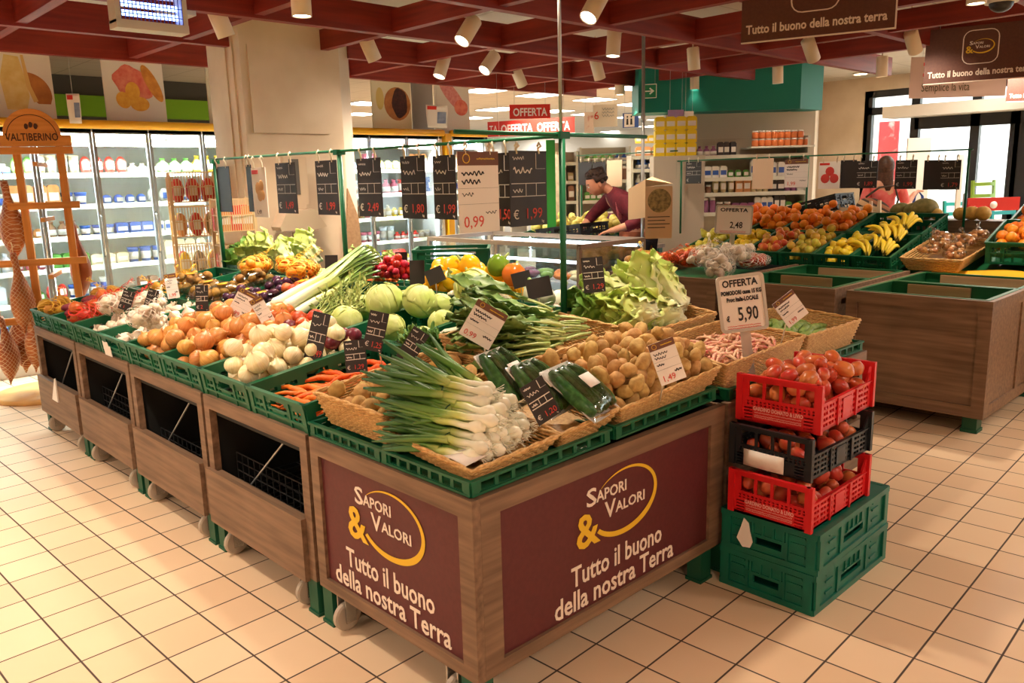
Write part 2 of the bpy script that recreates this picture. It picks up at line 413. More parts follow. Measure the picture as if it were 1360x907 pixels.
# ================================================================== DISPLAY STANDS
M_wood = wood('grey_brown_oak', (102, 79, 62), (140, 111, 88), 2, 1.0); M_woodh = wood('grey_brown_oak_rail', (102, 79, 62), (140, 111, 88), 1, 1.0); M_woodx = wood('grey_brown_oak_long', (102, 79, 62), (140, 111, 88), 0, 1.0)
M_burg = mat('burgundy_print', (92, 38, 40), .5, (86, 34, 37), 60); M_gleg = mat('green_steel', (20, 82, 58), .5); M_inner = mat('dark_inside', (34, 34, 32), .7)
M_cast = mat('caster_grey', (170, 156, 140), .5); M_cream_ink = mat('cream_ink', (232, 216, 200), .6); M_gold = mat('gold_ink', (226, 184, 44), .55); M_wire = mat('black_wire', (48, 48, 48), .4)
H = .69; MODW = .86; MODD = 1.257; HB = .139
def legs(root, w, d, xs=None):
    for x in (.004, d-.11):
        for y in (.02, w-.08):
            b = MB(); b.box(x, x+.07, y, y+.06, 0, HB+.03); b.box(x-.005, x+.075, y-.005, y+.065, 0, .012); ob('leg', b, M_gleg, root)
    for y in (.13, w-.13):
        b = MB(); M = T(.03, y, .054, PI/2); b.lathe([(.016, -.012), (.045, -.012), (.052, -.008), (.052, .008), (.045, .012), (.016, .012)], 20, M=M, sm=False)
        c = ob('caster', b, M_cast, root); f = MB(); f.box(.01, .05, y-.028, y-.022, .04, .138); f.box(.01, .05, y+.022, y+.028, .04, .138); f.box(.01, .05, y-.028, y+.028, .130, .138); ob('caster_fork', f, M_steel, c)
def wire_grid(root, d, w, z):
    b = MB(); n = 14
    for i in range(n+1): y = .06+(w-.12)*i/n; b.bar((.1, y, z), (d-.06, y, z), .004); b.bar((.1, y, z), (.1, y, z+.12), .004)
    for i in range(13): x = .1+(d-.16)*i/12; b.bar((x, .06, z), (x, w-.06, z), .004)
    for k in (.04, .08, .12): b.bar((.1, .06, z+k), (.1, w-.06, z+k), .004)
    return ob('wire_shelf', b, M_wire, root)
def open_unit(label, M, wires=False, group='open wooden market stand units of the front island'):
    """stand unit with its open front on local X=0; local Y runs along the front"""
    r = thing('display_stand_unit', label, 'display stand', group, M=M); w, d = MODW, MODD; MX = Matrix.Rotation(-PI/2, 4, 'Z')
    b = MB(); b.panel(-w+.012, -.012, HB, H, .03, [(-w+.06, -.06, .36, H-.055)], M=MX @ T()); ob('front_frame', b, M_woodh, r)
    b = MB(); b.box(-.02, -.001, .055, w-.012, .13, .37); ob('kick_board', b, M_woodh, r)
    b = MB(); b.box(.03, d-.02, .012, .03, HB, H-.01); b.box(.03, d-.02, w-.03, w-.012, HB, H-.01); b.box(.03, d-.005, .03, w-.03, HB, HB+.02); ob('carcass', b, M_inner, r)
    b = MB(); b.box(.0305, d-.03, .03, w-.03, H-.09, H-.075); ob('deck', b, M_inner, r)
    b = MB(); b.bar((.06, w*.84, .24), (.06, w*.3, H-.08), .006); ob('brace_rod', b, M_grey, r)
    legs(r, w, d)
    if wires: wire_grid(r, d, w, .3 if wires == 1 else .23)
    return r
units = []
ls = ['open wooden stand unit next to the burgundy corner unit on the aisle side', 'open wooden stand unit carrying the yellow onion crates on the aisle side', 'open wooden stand unit carrying the garlic crates on the aisle side', 'open wooden stand unit at the ham tower end of the aisle']
for i in range(1, 5): units.append(open_unit(ls[i-1], T(0, i*MODW, 0), {1: 1, 2: 2, 3: 1}.get(i, False)))
ls = ['open wooden stand unit behind the tomato crates at the right end', 'far side wooden stand unit behind the cabbages', 'far side wooden stand unit behind the leeks', 'far side wooden stand unit behind the plum packs', 'far side wooden stand unit below the lettuces']
for i in range(1, 5): open_unit(ls[i], T(2*MODD, (i+1)*MODW, 0, rz=PI), False)
# price tent card hooked over the last kick board
b = MB(); b.prism([(-.06, 0), (.06, 0), (0.06, .13), (.05, .15)], -.008, .0, M=Matrix.Rotation(-PI/2, 4, 'Z')); 
q = P(75, 532, x=-.0215); tag(ob('paper_flag', b, M_paper, loc=q), 'white folded paper flag on the low board of the last stand unit', 'paper')
# corner unit with the burgundy printed panels
def swoosh(b, cx, cz, rx, rz, rot, a0, a1, w0, wm, w1, n=48):
    for i in range(n):
        def pt(k):
            f = k/n; a = a0+(a1-a0)*f; w = (w0+(wm-w0)*min(1, f/.65)) if f < .65 else wm+(w1-wm)*(f-.65)/.35
            o = []
            for s in (-1, 1):
                x = (rx+s*w/2)*math.cos(a); z = (rz+s*w/2)*math.sin(a); o.append((cx+x*math.cos(rot)-z*math.sin(rot), -.002, cz+x*math.sin(rot)+z*math.cos(rot)))
            return o
        p, q = pt(i), pt(i+1); b.add([p[0], q[0], q[1], p[1]], [(0, 1, 2, 3)])
def logo(root, M, off=0.0, k=1.0, small=False):
    """printed emblem: SAPORI & VALORI in a golden loop, slogan below; panel coordinates in metres"""
    b = MB()
    def t(s, x, z, size, width, bold=.002, sh=0):
        q = text(s, size*k, 'LEFT', 1, sh, .0006, bold*k); f = width*k/(tw(q) or 1); b.merge(q, Matrix.Translation((off+x*k, -.0015, z*k)) @ Matrix.Diagonal((f, 1, 1, 1)))
    t('S', .478, .520, .083, .048, .0012); t('APORI', .529, .524, .052, .152, .0008)
    t('V', .570, .455, .080, .056, .0012); t('ALORI', .625, .461, .050, .155, .0008)
    if not small:
        nb = b; b = MB(); t('Tutto il buono', .405, .274, .096, .474, .0014); t('della nostra Terra', .325, .192, .096, .624, .0014); ob('slogan_lettering', b.mesh('slogan_lettering', M_cream_ink), None, root, M=M); b = nb
    ob('name_lettering', b.mesh('name_lettering', M_cream_ink), None, root, M=M)
    e = MB(); swoosh(e, off+.672*k, .492*k, .168*k, .108*k, .05, 2.35, -2.55, .002*k, .022*k, .016*k)
    q = text('&', .16*k, 'LEFT', 1, -.1, .0006, .003*k); e.merge(q, Matrix.Translation((off+.432*k, -.0022, .392*k)) @ Matrix.Diagonal((.115*k/(tw(q) or 1), 1, 1, 1)))
    ob('emblem', e.mesh('emblem', M_gold), None, root, M=M)
r = thing('display_stand_unit', 'corner stand unit with two burgundy printed panels and cream slogan lettering', 'display stand')
MXL = Matrix.Rotation(-PI/2, 4, 'Z')             # panel (x, z) on the plane X=0: local x -> -Y
b = MB(); b.panel(-MODW+.012, 0, HB, H, .03, [(-MODW+.062, -.062, .18, .632)], M=MXL); ob('side_frame', b, M_woodh, r); b = MB(); b.panel(.0305, MODD, HB, H, .03, [(.103, MODD-.09, .18, .632)]); 
ob('front_frame', b, M_woodx, r)
b = MB(); b.box(.012, .03, .05, MODW-.05, .17, .64); b.box(.09, MODD-.08, .012, .03, .17, .64); ob('printed_panel', b, M_burg, r)
g = bpy.data.objects['printed_panel']
logo(g, Matrix.Translation((.012, 0, 0)) @ MXL, -MODW+.86-.86-.218+.0)
logo(g, Matrix.Translation((0, .012, 0)), 0)
b = MB(); b.box(.04, MODD-.005, MODW-.03, MODW-.012, HB, H-.01); b.box(MODD-.025, MODD-.005, .03, MODW-.03, HB, H-.01); b.box(.03, MODD-.03, .03, MODW-.03, HB, HB+.02); b.box(.031, MODD-.03, .031, MODW-.03, H-.09, H-.075); ob('carcass', b, M_inner, r)
legs(r, MODW, MODD)
# right end unit: open front towards the shopper (plane Y=0)
r = thing('display_stand_unit', 'open wooden stand unit behind the tomato crates at the right end', 'display stand', 'open wooden market stand units of the front island', M=T(MODD+.02, 0, 0))
w = MODD-.02
b = MB(); b.panel(0, w, HB, H, .03, [(.07, w-.07, .36, H-.055)]); ob('front_frame', b, M_woodx, r)
b = MB(); b.box(.05, w-.06, -.02, -.001, .13, .37); ob('kick_board', b, M_woodx, r)
b = MB(); b.box(0, .018, .03, MODW-.02, HB, H-.01); b.box(w-.018, w, .03, MODW-.02, HB, H-.01); b.box(.018, w-.018, .03, MODW-.02, HB, HB+.02); b.box(.018, w-.018, MODW-.035, MODW-.02, HB, H-.01); ob('carcass', b, M_woodx, r)
b = MB(); b.box(.018, w-.018, .031, MODW-.035, H-.09, H-.075); ob('deck', b, M_inner, r)
legs(r, MODW, w)

# ================================================================== GREEN CRATES
M_green = mat('green_crate_plastic', (14, 92, 60), .42, vary=.12); M_green2 = mat('dark_green_crate_plastic', (12, 98, 74), .4)
def crate_mb(lx, ly, h, handle=True, t=.006, floor=True, detail=True):
    """open perforated plastic crate, length lx along X, ly along Y, base at z=0"""
    b = MB()
    def wall(L, n, M):
        holes = []; e = .03; z1 = h-.022
        if h > .11:
            n2 = n
            for i in range(n2):
                a = -L/2+e+(L-2*e)*i/n2+.008; c = -L/2+e+(L-2*e)*(i+1)/n2-.008
                holes.append((a, c, .016, .016+h*.22))
                if handle and -.055 < (a+c)/2 < .055: continue
                m = (a+c)/2; holes += [(a, m-.004, .03+h*.26, .03+h*.4), (m+.004, c, .03+h*.26, .03+h*.4), (a, m-.004, .036+h*.42, .03+h*.56), (m+.004, c, .036+h*.42, .03+h*.56)]
            if handle: holes.append((-.05, .05, h*.62, h*.62+.032))
        else:
            for i in range(n+2): a = -L/2+e+(L-2*e)*i/(n+2)+.007; c = -L/2+e+(L-2*e)*(i+1)/(n+2)-.007; holes.append((a, c, .009, h-.011))
        b.panel(-L/2, L/2, 0, h, t, holes if detail else holes[-1:], M=M)
        b.box(-L/2-.006, L/2+.006, -.01, 0, h-(.014 if h > .1 else .008), h, M=M)                       # rim
        if h > .1: b.box(-L/2, L/2, -.006, 0, h*.5-.004, h*.5+.004, M=M)
        b.box(-L/2, L/2, -.006, 0, 0, .012 if h > .1 else .007, M=M)
        for s in (-1, 1): b.box(s*(L/2-.014)-.013, s*(L/2-.014)+.013, -.005, 0, 0, h, M=M)
        if detail and h > .11:
            for s in (-1, 1): b.box(s*L*.22-.005, s*L*.22+.005, -.005, 0, .01, h-.01, M=M)
    wall(lx, 6, T(0, -ly/2)); wall(lx, 6, T(0, ly/2, rz=PI)); wall(ly, 5, T(-lx/2, 0, rz=-PI/2)); wall(ly, 5, T(lx/2, 0, rz=PI/2))
    if floor: b.box(-lx/2+t, lx/2-t, -ly/2+t, ly/2-t, .004, .01)
    return b
CR = crate_mb(.585, .412, .165).mesh('green_crate', M_green); CRS = crate_mb(.585, .29, .165).mesh('narrow_green_crate', M_green); CRL = crate_mb(.585, .412, .046).mesh('low_green_crate', M_green)
SL = math.radians(8.0)
def sz(x):                       # height of the crates' underside on the front island
    return .632+math.tan(SL)*x if x < 1.26 else .632+math.tan(SL)*(2.52-x)
def crate(x, y, label, group, low=False, rim=None):
    """crate lying on the sloped display, centre x, y"""
    s = -SL if x < 1.26 else SL; m = CRL if low else CR
    return tag(ob('low_crate' if low else 'vegetable_crate', m, None, loc=(x, y, sz(x)+(rim or 0)), rot=(0, s, 0)), label, 'crate', group)
cy = lambda k: .86+.215+.43*k         # crate row k counted from the corner unit (0 = carrots)
g1 = 'green crates along the aisle edge'
for k, l in enumerate(['green crate of carrots beside the corner unit', 'green crate of white onions on the aisle edge', 'green crate of yellow onions next to the white onions', 'second green crate of yellow onions on the aisle edge', 'green crate with a white paper label on its end, holding garlic', 'green crate of net garlic below the red nets', 'green crate of red onion nets and sweet potatoes', 'green crate of bagged potatoes at the ham tower end']):
    o = crate(.315, cy(k), l, g1)
    if k == 4: b = MB(); b.prism([(-.055, -.045), (.05, -.05), (.058, .03), (.03, .028), (.025, .05), (-.02, .044), (-.05, .05)], -.002, 0); ob('paper_label', b, M_paper, o, M=T(-.306, .07, .085, rz=-PI/2))
g2 = 'green crates of the second row'
cy2 = lambda k: cy(k)-.125
for k, l in enumerate(['raised green crate of leeks and parsley behind the carrots', 'raised green crate of cabbages nearest the corner', 'raised green crate of cabbages and green fronds', 'raised green crate of leeks', 'raised green crate of plum packs', 'raised green crate of kiwi punnets with the white cards', 'second raised green crate of kiwi punnets', 'raised green crate of mesh bagged citrus at the far end']):
    if k: crate(.92, cy2(k), l, g2)
    else: tag(ob('vegetable_crate', CRS, None, loc=(.92, 1.012, sz(.92)), rot=(0, -SL, 0)), l, 'crate', g2)
g3 = 'green crates on the far slope'
for k, l in enumerate(['far slope green crate of white turnips and fennel', 'far slope green crate of cauliflower below the peppers', 'far slope green crate of yellow peppers', 'far slope green crate of radishes', 'far slope green crate of celery and green heads', 'far slope green crate of carrots behind a black card', 'far slope green crate of pale cabbages', 'far slope green crate of lettuces']):
    crate(1.6, cy(k), l, g3)
g4 = 'low green crates under the wicker baskets'
M0 = lambda x, y, rim=.0: (x, y)
for x, y, l in ((.305, .645, 'low green crate under the potato basket on the aisle edge'), (.305, .225, 'low green crate at the front corner under the spring onions'), (.92, .225, 'low green crate under the potato basket of the burgundy front'), (.92, .645, 'low green crate under the leafy greens basket')):
    tag(ob('low_crate', CRL, None, loc=(x+.003, y, .6935+.02*x), rot=(0, -.02, 0)), l, 'crate', g4)
for x, y, l in ((1.6, .225, 'low green crate under the borlotti bean basket'), (2.2, .225, 'low green crate under the courgette basket'), (1.6, .645, 'low green crate under the lettuce basket')):
    tag(ob('low_crate', CRL, None, loc=(x, y, .6925), rot=(0, 0, 0)), l, 'crate', g4)

# ================================================================== WICKER BASKETS
M_wick = mat('wicker_cane', (218, 178, 116), .6, (184, 138, 80), 90, .3, .7); M_wick2 = mat('wicker_rim', (222, 182, 120), .6, (190, 142, 84), 60)
def basket(label, corners, h, flare=.035, amp=.0024, group='wicker baskets on the front stand', rows=None):
    """woven basket; corners: four rim corners in order (world); walls slope in to a smaller base h below the rim"""
    c = [Vector(p) for p in corners]; ctr = sum(c, Vector())/4
    r = thing('wicker_basket', label, 'basket', group, loc=(ctr.x, ctr.y, ctr.z-h)); c = [p-ctr for p in c]
    def loop(f, n_per=.018):
        pts = []
        for i in range(4):
            a, d = c[i], c[(i+1) % 4]; n = max(6, int((d-a).length/n_per)); n += n % 2
            for k in range(n):
                p = a.lerp(d, k/n); q = Vector((p.x*(1-flare/max(.1, abs(c[0].x)+abs(c[2].x))*2*(1-f)), p.y*(1-flare/max(.1, abs(c[0].y)+abs(c[2].y))*2*(1-f)), p.z+h*f)); pts.append(q)
        return pts
    rows = rows or max(5, int(h/.0072)); b = MB()
    for j in range(rows):
        f = (j+.5)/rows; pts = loop(f); N = len(pts); out = []
        for i, p in enumerate(pts):
            d = Vector((p.x, p.y, 0)); d.normalize(); out.append(p + d*amp*(1 if (i+j) % 2 else -1))
        b.tube(out, h/rows*.52, 5, closed=True)
    ob('woven_wall', b, M_wick, r)
    b = MB(); pts = loop(1.0)
    for ph in (0, PI):
        b.tube([p+Vector((0, 0, .004))+Vector((p.x, p.y, 0)).normalized()*.0035*math.cos(i*.8+ph)+Vector((0, 0, .0035*math.sin(i*.8+ph))) for i, p in enumerate(pts)], .0048, 6, closed=True)
    ob('rim', b, M_wick2, r)
    b = MB(); q = [p for p in loop(0.0)]; k = len(q)
    b.add([tuple(p+Vector((0, 0, .004))) for p in q]+[tuple(p+Vector((0, 0, -.002))) for p in q], [tuple(range(k)), tuple(range(2*k-1, k-1, -1))]+[(i, (i+1) % k, (i+1) % k+k, i+k)[::-1] for i in range(k)]); ob('base', b, M_wick, r)
    return r, ctr
def rim_quad(x0, x1, y0, y1, z00, z10, z11, z01): return [(x0, y0, z00), (x1, y0, z10), (x1, y1, z11), (x0, y1, z01)]
B2 = rim_quad(.03, .375, .03, .42, .757, .775, .80, .785)
B3 = rim_quad(.39, .66, .03, .42, .775, .795, .845, .825)
B4 = rim_quad(.675, 1.265, .03, .42, .79, .825, .89, .865)
B1 = rim_quad(.03, .56, .44, .84, .835, .90, .90, .838)
B5 = rim_quad(.60, 1.235, .44, .86, .892, .925, .955, .945)
B6 = rim_quad(1.30, 1.92, .46, .86, .885, .90, .945, .935)
B7 = rim_quad(1.31, 1.93, .03, .42, .822, .842, .87, .86)
B8 = rim_quad(1.96, 2.49, .03, .42, .835, .835, .865, .865)
basket('wicker basket of potatoes over the aisle edge, left of the spring onions', B1, .105)
basket('shallow wicker basket of spring onions at the front corner', B2, .05)
basket('shallow wicker basket of film wrapped courgettes beside the spring onions', B3, .06)
basket('wicker basket of potatoes above the burgundy front panel', B4, .085)
basket('wicker basket of dark leafy greens behind the spring onions', B5, .13)
basket('wicker basket of pale lettuces', B6, .13)
basket('deep wicker basket of pink borlotti beans', B7, .13)
basket('wicker basket of courgettes at the right end', B8, .125)

# ================================================================== SIGN RAILS ON THE FRONT ISLAND
XR = 1.3; ZR = 1.712
r = thing('price_sign_rack', 'green steel post and rail frame carrying the hanging price boards', 'sign rail', loc=(XR, .85, .8))
PY = [.848, 2.6, 4.27]
M_gpole = mat('green_pole', (18, 96, 62), .4)
for y in PY:
    b = MB(); b.tube([(0, y-.85, -.12), (0, y-.85, ZR-.8+.015)], .0145, 10); b.box(-.03, .03, y-.85-.02, y-.85+.02, ZR-.8-.012, ZR-.8+.018); ob('post', b, M_gpole, r)
b = MB(); b.tube([(0, 0, ZR-.8), (0, 3.5, ZR-.8+.02)], .008, 8); ob('rail', b, M_gpole, r)
xa = P(604, 183, y=.85).x; xb = P(858, 186, y=.85).x
b = MB(); b.tube([(xa-XR, 0, ZR-.8+.006), (xb-XR, 0, ZR-.8+.006)], .009, 8); ob('rail', b, M_gpole, r)
M_bd = mat('blackboard', (36, 31, 30), .5, (44, 38, 36), 12); M_chalk = mat('chalk_white', (214, 206, 196), .7); M_chalkred = mat('chalk_red', (196, 66, 56), .7); M_brown = mat('brown_card', (112, 72, 52), .6); M_ink = mat('ink_blue', (58, 60, 110), .6); M_inkred = mat('ink_red', (216, 84, 70), .6); M_inkdk = mat('ink_dark', (44, 40, 42), .6); M_clip = mat('clip_cream', (226, 214, 190), .5); M_picpot = mat('printed_potato', (206, 158, 96), .6)
def board(label, w, h, M, style='black', price=None, name='price_board', group='price boards on the rails', cat='price board', hook=True, seed=1, title=None, drop=.035):
    """price board whose top centre hangs at the origin of M (front -Y)"""
    rr = random.Random(seed); r = thing(name, label, cat, group, M=M); t = .004
    b = MB(); b.box(-w/2, w/2, 0, t, -h, 0); ob('board', b, {'black': M_bd, 'white': M_paper, 'blank': M_bd, 'plain': mat('buff_card', (226, 196, 164), .7)}.get(style, M_paper), r)
    L = MB(); R = MB(); y = -.0012
    if style == 'black':
        for z in (-h*.43, -h*.6): L.box(-w*.46, w*.46, y, 0, z-.0014, z+.0014)
        L.box(w*.2, w*.202+.002, y, 0, -h*.24, -h*.03); L.box(w*.2, w*.46, y, 0, -h*.24, -h*.236)
        for x in (-.08, .2): L.box(w*x, w*x+.002, y, 0, -h*.6, -h*.43)
        L.merge(scribble(w*.5, h*.09, 0, rr, th=.002*w/.15), T(-w*.4, 0, -h*.3)); L.merge(scribble(w*.3, h*.05, 0, rr, th=.0015), T(-w*.42, 0, -h*.12)); L.merge(scribble(w*.25, h*.06, 0, rr, th=.0016), T(-w*.42, 0, -h*.55))
        L.merge(text('€', h*.17), T(-w*.43, y, -h*.9)); L.merge(text('kg', h*.05), T(w*.34, y, -h*.96))
        if price: q = text(price, h*.2); R.merge(q, T(-w*.12, y, -h*.9) @ Matrix.Diagonal((min(1, w*.5/tw(q)), 1, 1, 1)))
    elif style == 'white':
        B = MB(); B.box(-w/2, w/2, -.002, 0, -h*.17, 0); ob('header', B, M_brown, r)
        L.merge(scribble(w*.55, h*.07, 0, rr, th=.0022*w/.15), T(-w*.42, 0, -h*.3)); L.merge(scribble(w*.45, h*.07, 0, rr, th=.0022*w/.15), T(-w*.42, 0, -h*.4)); L.merge(scribble(w*.28, h*.06, 0, rr, th=.0016), T(-w*.42, 0, -h*.55)); L.merge(scribble(w*.28, h*.06, 0, rr, th=.0016), T(w*.15, 0, -h*.78))
        L.box(-w*.5, w*.5, y, 0, -h*.45, -h*.4475); L.box(-w*.5, w*.5, y, 0, -h*.645, -h*.6425)
        if price: q = text(price, h*.2); R.merge(q, T(-w*.4, y, -h*.93) @ Matrix.Diagonal((min(1, w*.55/tw(q)), 1, 1, 1)))
        E_ = MB(); ring_poly(E_, arcpoly(-w*.3, -h*.085, h*.06, 0, 2*PI, 20)[:-1], arcpoly(-w*.3, -h*.085, h*.05, 0, 2*PI, 20)[:-1], -.003, -.002); E_.merge(scribble(w*.45, h*.025, 0, rr, y=-.0025), T(-w*.05, 0, -h*.1)); ob('header_print', E_, M_gold, r)
    elif style == 'potato':
        for i, (x, z, s) in enumerate(((-.1, -.42, .2), (.14, -.36, .17), (0, -.55, .2), (.2, -.55, .16))): R.ball((x*w, 0, z*h), (s*w, .002, s*w*1.1), 12, 6)
        L.merge(text('1,49', h*.12), T(-w*.3, y, -h*.93))
    elif style == 'apple':
        for x, z in ((0, -.36), (-.2, -.62), (.2, -.62)): R.ball((x*w, 0, z*h), (w*.2, .002, w*.2), 12, 6)
    if L.v: ob('lettering', L.mesh('lettering', M_chalk if style == 'black' else M_inkdk), None, r)
    if R.v: ob('price' if style in ('black', 'white') else 'picture', R.mesh('price', M_chalkred if style == 'black' else {'potato': M_picpot, 'apple': mat('printed_apple', (206, 60, 52), .6)}.get(style, M_inkred)), None, r)
    if style in ('potato', 'apple'):
        B = MB(); B.box(-w*.46, -w*.02, -.002, 0, -h*.13, -h*.05); ob('header', B, M_red, r)
    if hook:
        b = MB()
        for s in (-.3, .3): b.tube([(w*s, .002, -.012), (w*s-.004, .002, drop*.5), (w*s, -.011, drop*.9), (w*s, 0, drop+.012), (w*s, .011, drop*.9)], .0055, 5)
        ob('hook', b, M_clip, r)
    return r
RX = T(rz=-PI/2)
def rail_board(u0, v0, u1, v1, label, x=None, y=None, top=None, rz=0, **k):
    """board hung from a rail: on the plane X = x (facing the aisle) or Y = y (facing the front)"""
    a, c = P(u0, v0, x=x, y=y), P(u1, v1, x=x, y=y); e = P(u0, v1, x=x, y=y)
    w = abs(a.y-c.y) if x is not None else abs(a.x-c.x); zt = a.z; m = (a+c)/2; h = abs(a.z-e.z)
    M = Matrix.Translation((m.x, m.y, zt)) @ Matrix.Rotation((-PI/2 if x is not None else 0)+rz, 4, 'Z')
    return board(label, w, h, M, **k)
xs_ = XR-.0
for i, (u0, v0, u1, v1, st, pr, l) in enumerate((
    (284, 222, 309, 281, 'blank', None, 'plain dark board, first on the rail from the ham tower end'),
    (326, 219, 338, 281, 'blank', None, 'dark board half hidden behind the white potato poster'),
    (365, 217, 396, 283, 'black', '1,49', 'black chalk price board hanging in front of the weighing scale'),
    (418, 214, 451, 285, 'black', '1,99', 'black chalk price board just left of the middle green post'),
    (473, 211, 509, 287, 'black', '2,49', 'black chalk price board just right of the middle green post'),
    (531, 208, 567, 290, 'black', '1,80', 'black chalk price board priced 1,80 on the long rail'),
    (574, 207, 607, 291, 'black', '1,99', 'black chalk price board beside the big white price card'),
    (650, 204, 680, 300, 'black', '1,50', 'black chalk price board half hidden behind the big white card'))):
    rail_board(u0, v0, u1, v1, l, x=xs_, style=st, price=pr, seed=i+3, drop=.05)
rail_board(333, 223, 357, 288, 'white poster with a potato picture hanging on the long rail', x=xs_-.03, style='potato', drop=.06)
rail_board(607, 201, 664, 311, 'big white price card with brown header reading 0,99', y=.85, style='white', price='0,99', seed=21, drop=.02)
rail_board(676, 200, 727, 302, 'big black chalk board reading 1,99 beside the front green post', y=.85, style='black', price='1,99', seed=22, drop=.02)
# ================================================================== PRODUCE MESHES (made once, shared by the copies)
R1 = random.Random(11)
def onion_mesh(r, m, seed, squash=.88, top=.25):
    b = MB(); prof = []
    for i in range(13):
        t = PI*i/12; rr = r*math.sin(t); z = -r*squash*math.cos(t)
        if i >= 10: z += r*top*((i-9)/3)**1.5; rr *= .75 if i < 12 else 1
        prof.append((max(rr, r*.05), z))
    prof.append((r*.07, r*(squash+top+.14))); prof.append((r*.02, r*(squash+top+.18)))
    b.lathe(prof, 18); ph = seed
    b.v = [(x*(1+.03*math.sin(3*math.atan2(y, x)+ph)), y*(1+.03*math.cos(2*math.atan2(y, x)+ph)), z) for x, y, z in b.v]
    for k in range(6): a = k*1.05; b.tube([(0, 0, -r*squash), (r*.12*math.cos(a), r*.12*math.sin(a), -r*(squash+.1))], r*.012, 4)
    return b.mesh('onion', m)
def skin_mat(name, a, b_, vein, rough=.35, vary=.25):
    """papery skin with fine lines running from pole to pole"""
    t = NT(name); sp = t.new('ShaderNodeSeparateXYZ'); o = t.obj(); t.link(o, sp.inputs[0]); an = t.math('ARCTAN2', sp.outputs[1], sp.outputs[0])
    cb = t.new('ShaderNodeCombineXYZ'); t.link(t.math('MULTIPLY', an, 7.0), cb.inputs[0]); t.link(t.math('MULTIPLY', sp.outputs[2], 12.0), cb.inputs[1])
    n = t.noise(cb.outputs[0], 1.6, 4); c = t.mix(t.ramp(n, .38, .62), lin(a), lin(b_)); c = t.mix(t.math('MULTIPLY', t.ramp(n, .6, .72), .6), c, lin(vein))
    h = t.new('ShaderNodeHueSaturation'); rn = t.new('ShaderNodeObjectInfo').outputs['Random']; t.link(t.math('MULTIPLY_ADD', rn, vary, 1-vary/2), h.inputs['Value']); t.link(t.math('MULTIPLY_ADD', t.math('FRACT', t.math('MULTIPLY', rn, 5.7)), .03, .485), h.inputs['Hue']); t.link(c, h.inputs['Color'])
    t.link(h.outputs[0], t.b.inputs['Base Color']); t.b.inputs['Roughness'].default_value = rough; t.bump(n, .12, .003); MATS[name] = t.m; return t.m
m_yon = skin_mat('yellow_onion_skin', (214, 156, 84), (198, 128, 62), (158, 92, 44)); m_won = skin_mat('white_onion_skin', (240, 226, 190), (228, 206, 152), (196, 164, 104), .35, .12)
m_ron = skin_mat('red_onion_skin', (122, 32, 48), (88, 20, 40), (160, 80, 84)); m_oon = skin_mat('copper_onion_skin', (204, 92, 36), (184, 70, 26), (140, 50, 24))
m_gar = skin_mat('garlic_skin', (240, 226, 204), (226, 202, 180), (196, 150, 150), .5, .1)
ON_Y = [onion_mesh(.04, m_yon, i, .86+.05*i) for i in range(3)]; ON_W = [onion_mesh(.043, m_won, i, .86+.05*i, .2) for i in range(3)]
ON_R = [onion_mesh(.035, m_ron, i) for i in range(2)]; ON_O = [onion_mesh(.037, m_oon, i, .95) for i in range(2)]
def potato_mesh(r, m, seed, lo=1.35, name='potato', k=.2, fr=1.6):
    b = MB(); off = Vector((seed*3.1, seed*1.7, seed*.9))
    b.ball((0, 0, 0), (r*lo, r, r*.86), 16, 10, lambda d: 1+k*mnoise.noise(d*fr+off)+.05*mnoise.noise(d*5+off)); return b.mesh(name, m)
m_pot = mat('potato_skin', (206, 168, 104), .75, (176, 132, 74), 45, .35, .7, .25, 60, vary=.22); m_ypot = mat('yellow_potato_skin', (222, 166, 66), .6, (204, 140, 46), 40, vary=.18)
POT = [potato_mesh(.03, m_pot, i, 1.15+.14*(i % 4)) for i in range(6)]; YPOT = [potato_mesh(.032, m_ypot, i, 1.2+.1*i) for i in range(3)]
SWP = [potato_mesh(.036, mat('sweet_potato_skin', (146, 52, 66), .65, (120, 36, 52), 30, vary=.15), i+7, 2.2, 'sweet_potato') for i in range(2)]
def carrot_mesh(L, r, seed):
    rr = random.Random(seed); bend = rr.uniform(-.03, .03); b = MB(); n = 11
    b.tube([(L*(i/n-.5), bend*math.sin(PI*i/n)*1.3, .004*math.sin(i*1.7)) for i in range(n+1)], [r*(.55 if i == 0 else 1.0)*(1-.82*(i/n)**1.3)*(1+.05*math.sin(i*4.1)) for i in range(n+1)], 10)
    b.tube([(-L*.5, 0, 0), (-L*.56, 0, .004)], r*.3, 5); return b.mesh('carrot', mat('carrot_skin', (232, 116, 34), .5, (214, 92, 20), 60, vary=.2))
CARR = [carrot_mesh(.19+.02*i, .0155, i) for i in range(4)]
def place_flat(meshes, name, label, cat, group, n, x0, x1, y0, y1, zf, rr, r, ang=0, dang=.5, tilt=.15, bias=0, sq=.75):
    """long things lying about one direction; ang about Z of their local X axis"""
    sp = pack(n, r, x0, x1, y0, y1, zf, rr, 20, bias, sq=sq); out = []
    for (x, y, z, q) in sp:
        m = rr.choice(meshes); o = m.copy() if isinstance(m, bpy.types.Object) else bpy.data.objects.new(name, m); COL.objects.link(o)
        if isinstance(m, bpy.types.Object):
            for ch in m.children: copy_tree(ch, o)
        dz = (zf(x+.05, y)-zf(x-.05, y))/.1
        o.location = (x, y, z); o.rotation_euler = (rr.uniform(0, 6.28) if not isinstance(m, bpy.types.Object) else 0, -math.atan(dz)*math.cos(ang)+rr.gauss(0, tilt), ang+rr.gauss(0, dang)); tag(o, label, cat, group); out.append(o)
    return out
fl = lambda x, y: sz(x)+.012          # inner floor of the sloped crates
def fill(k): return lambda x, y: sz(x)+k
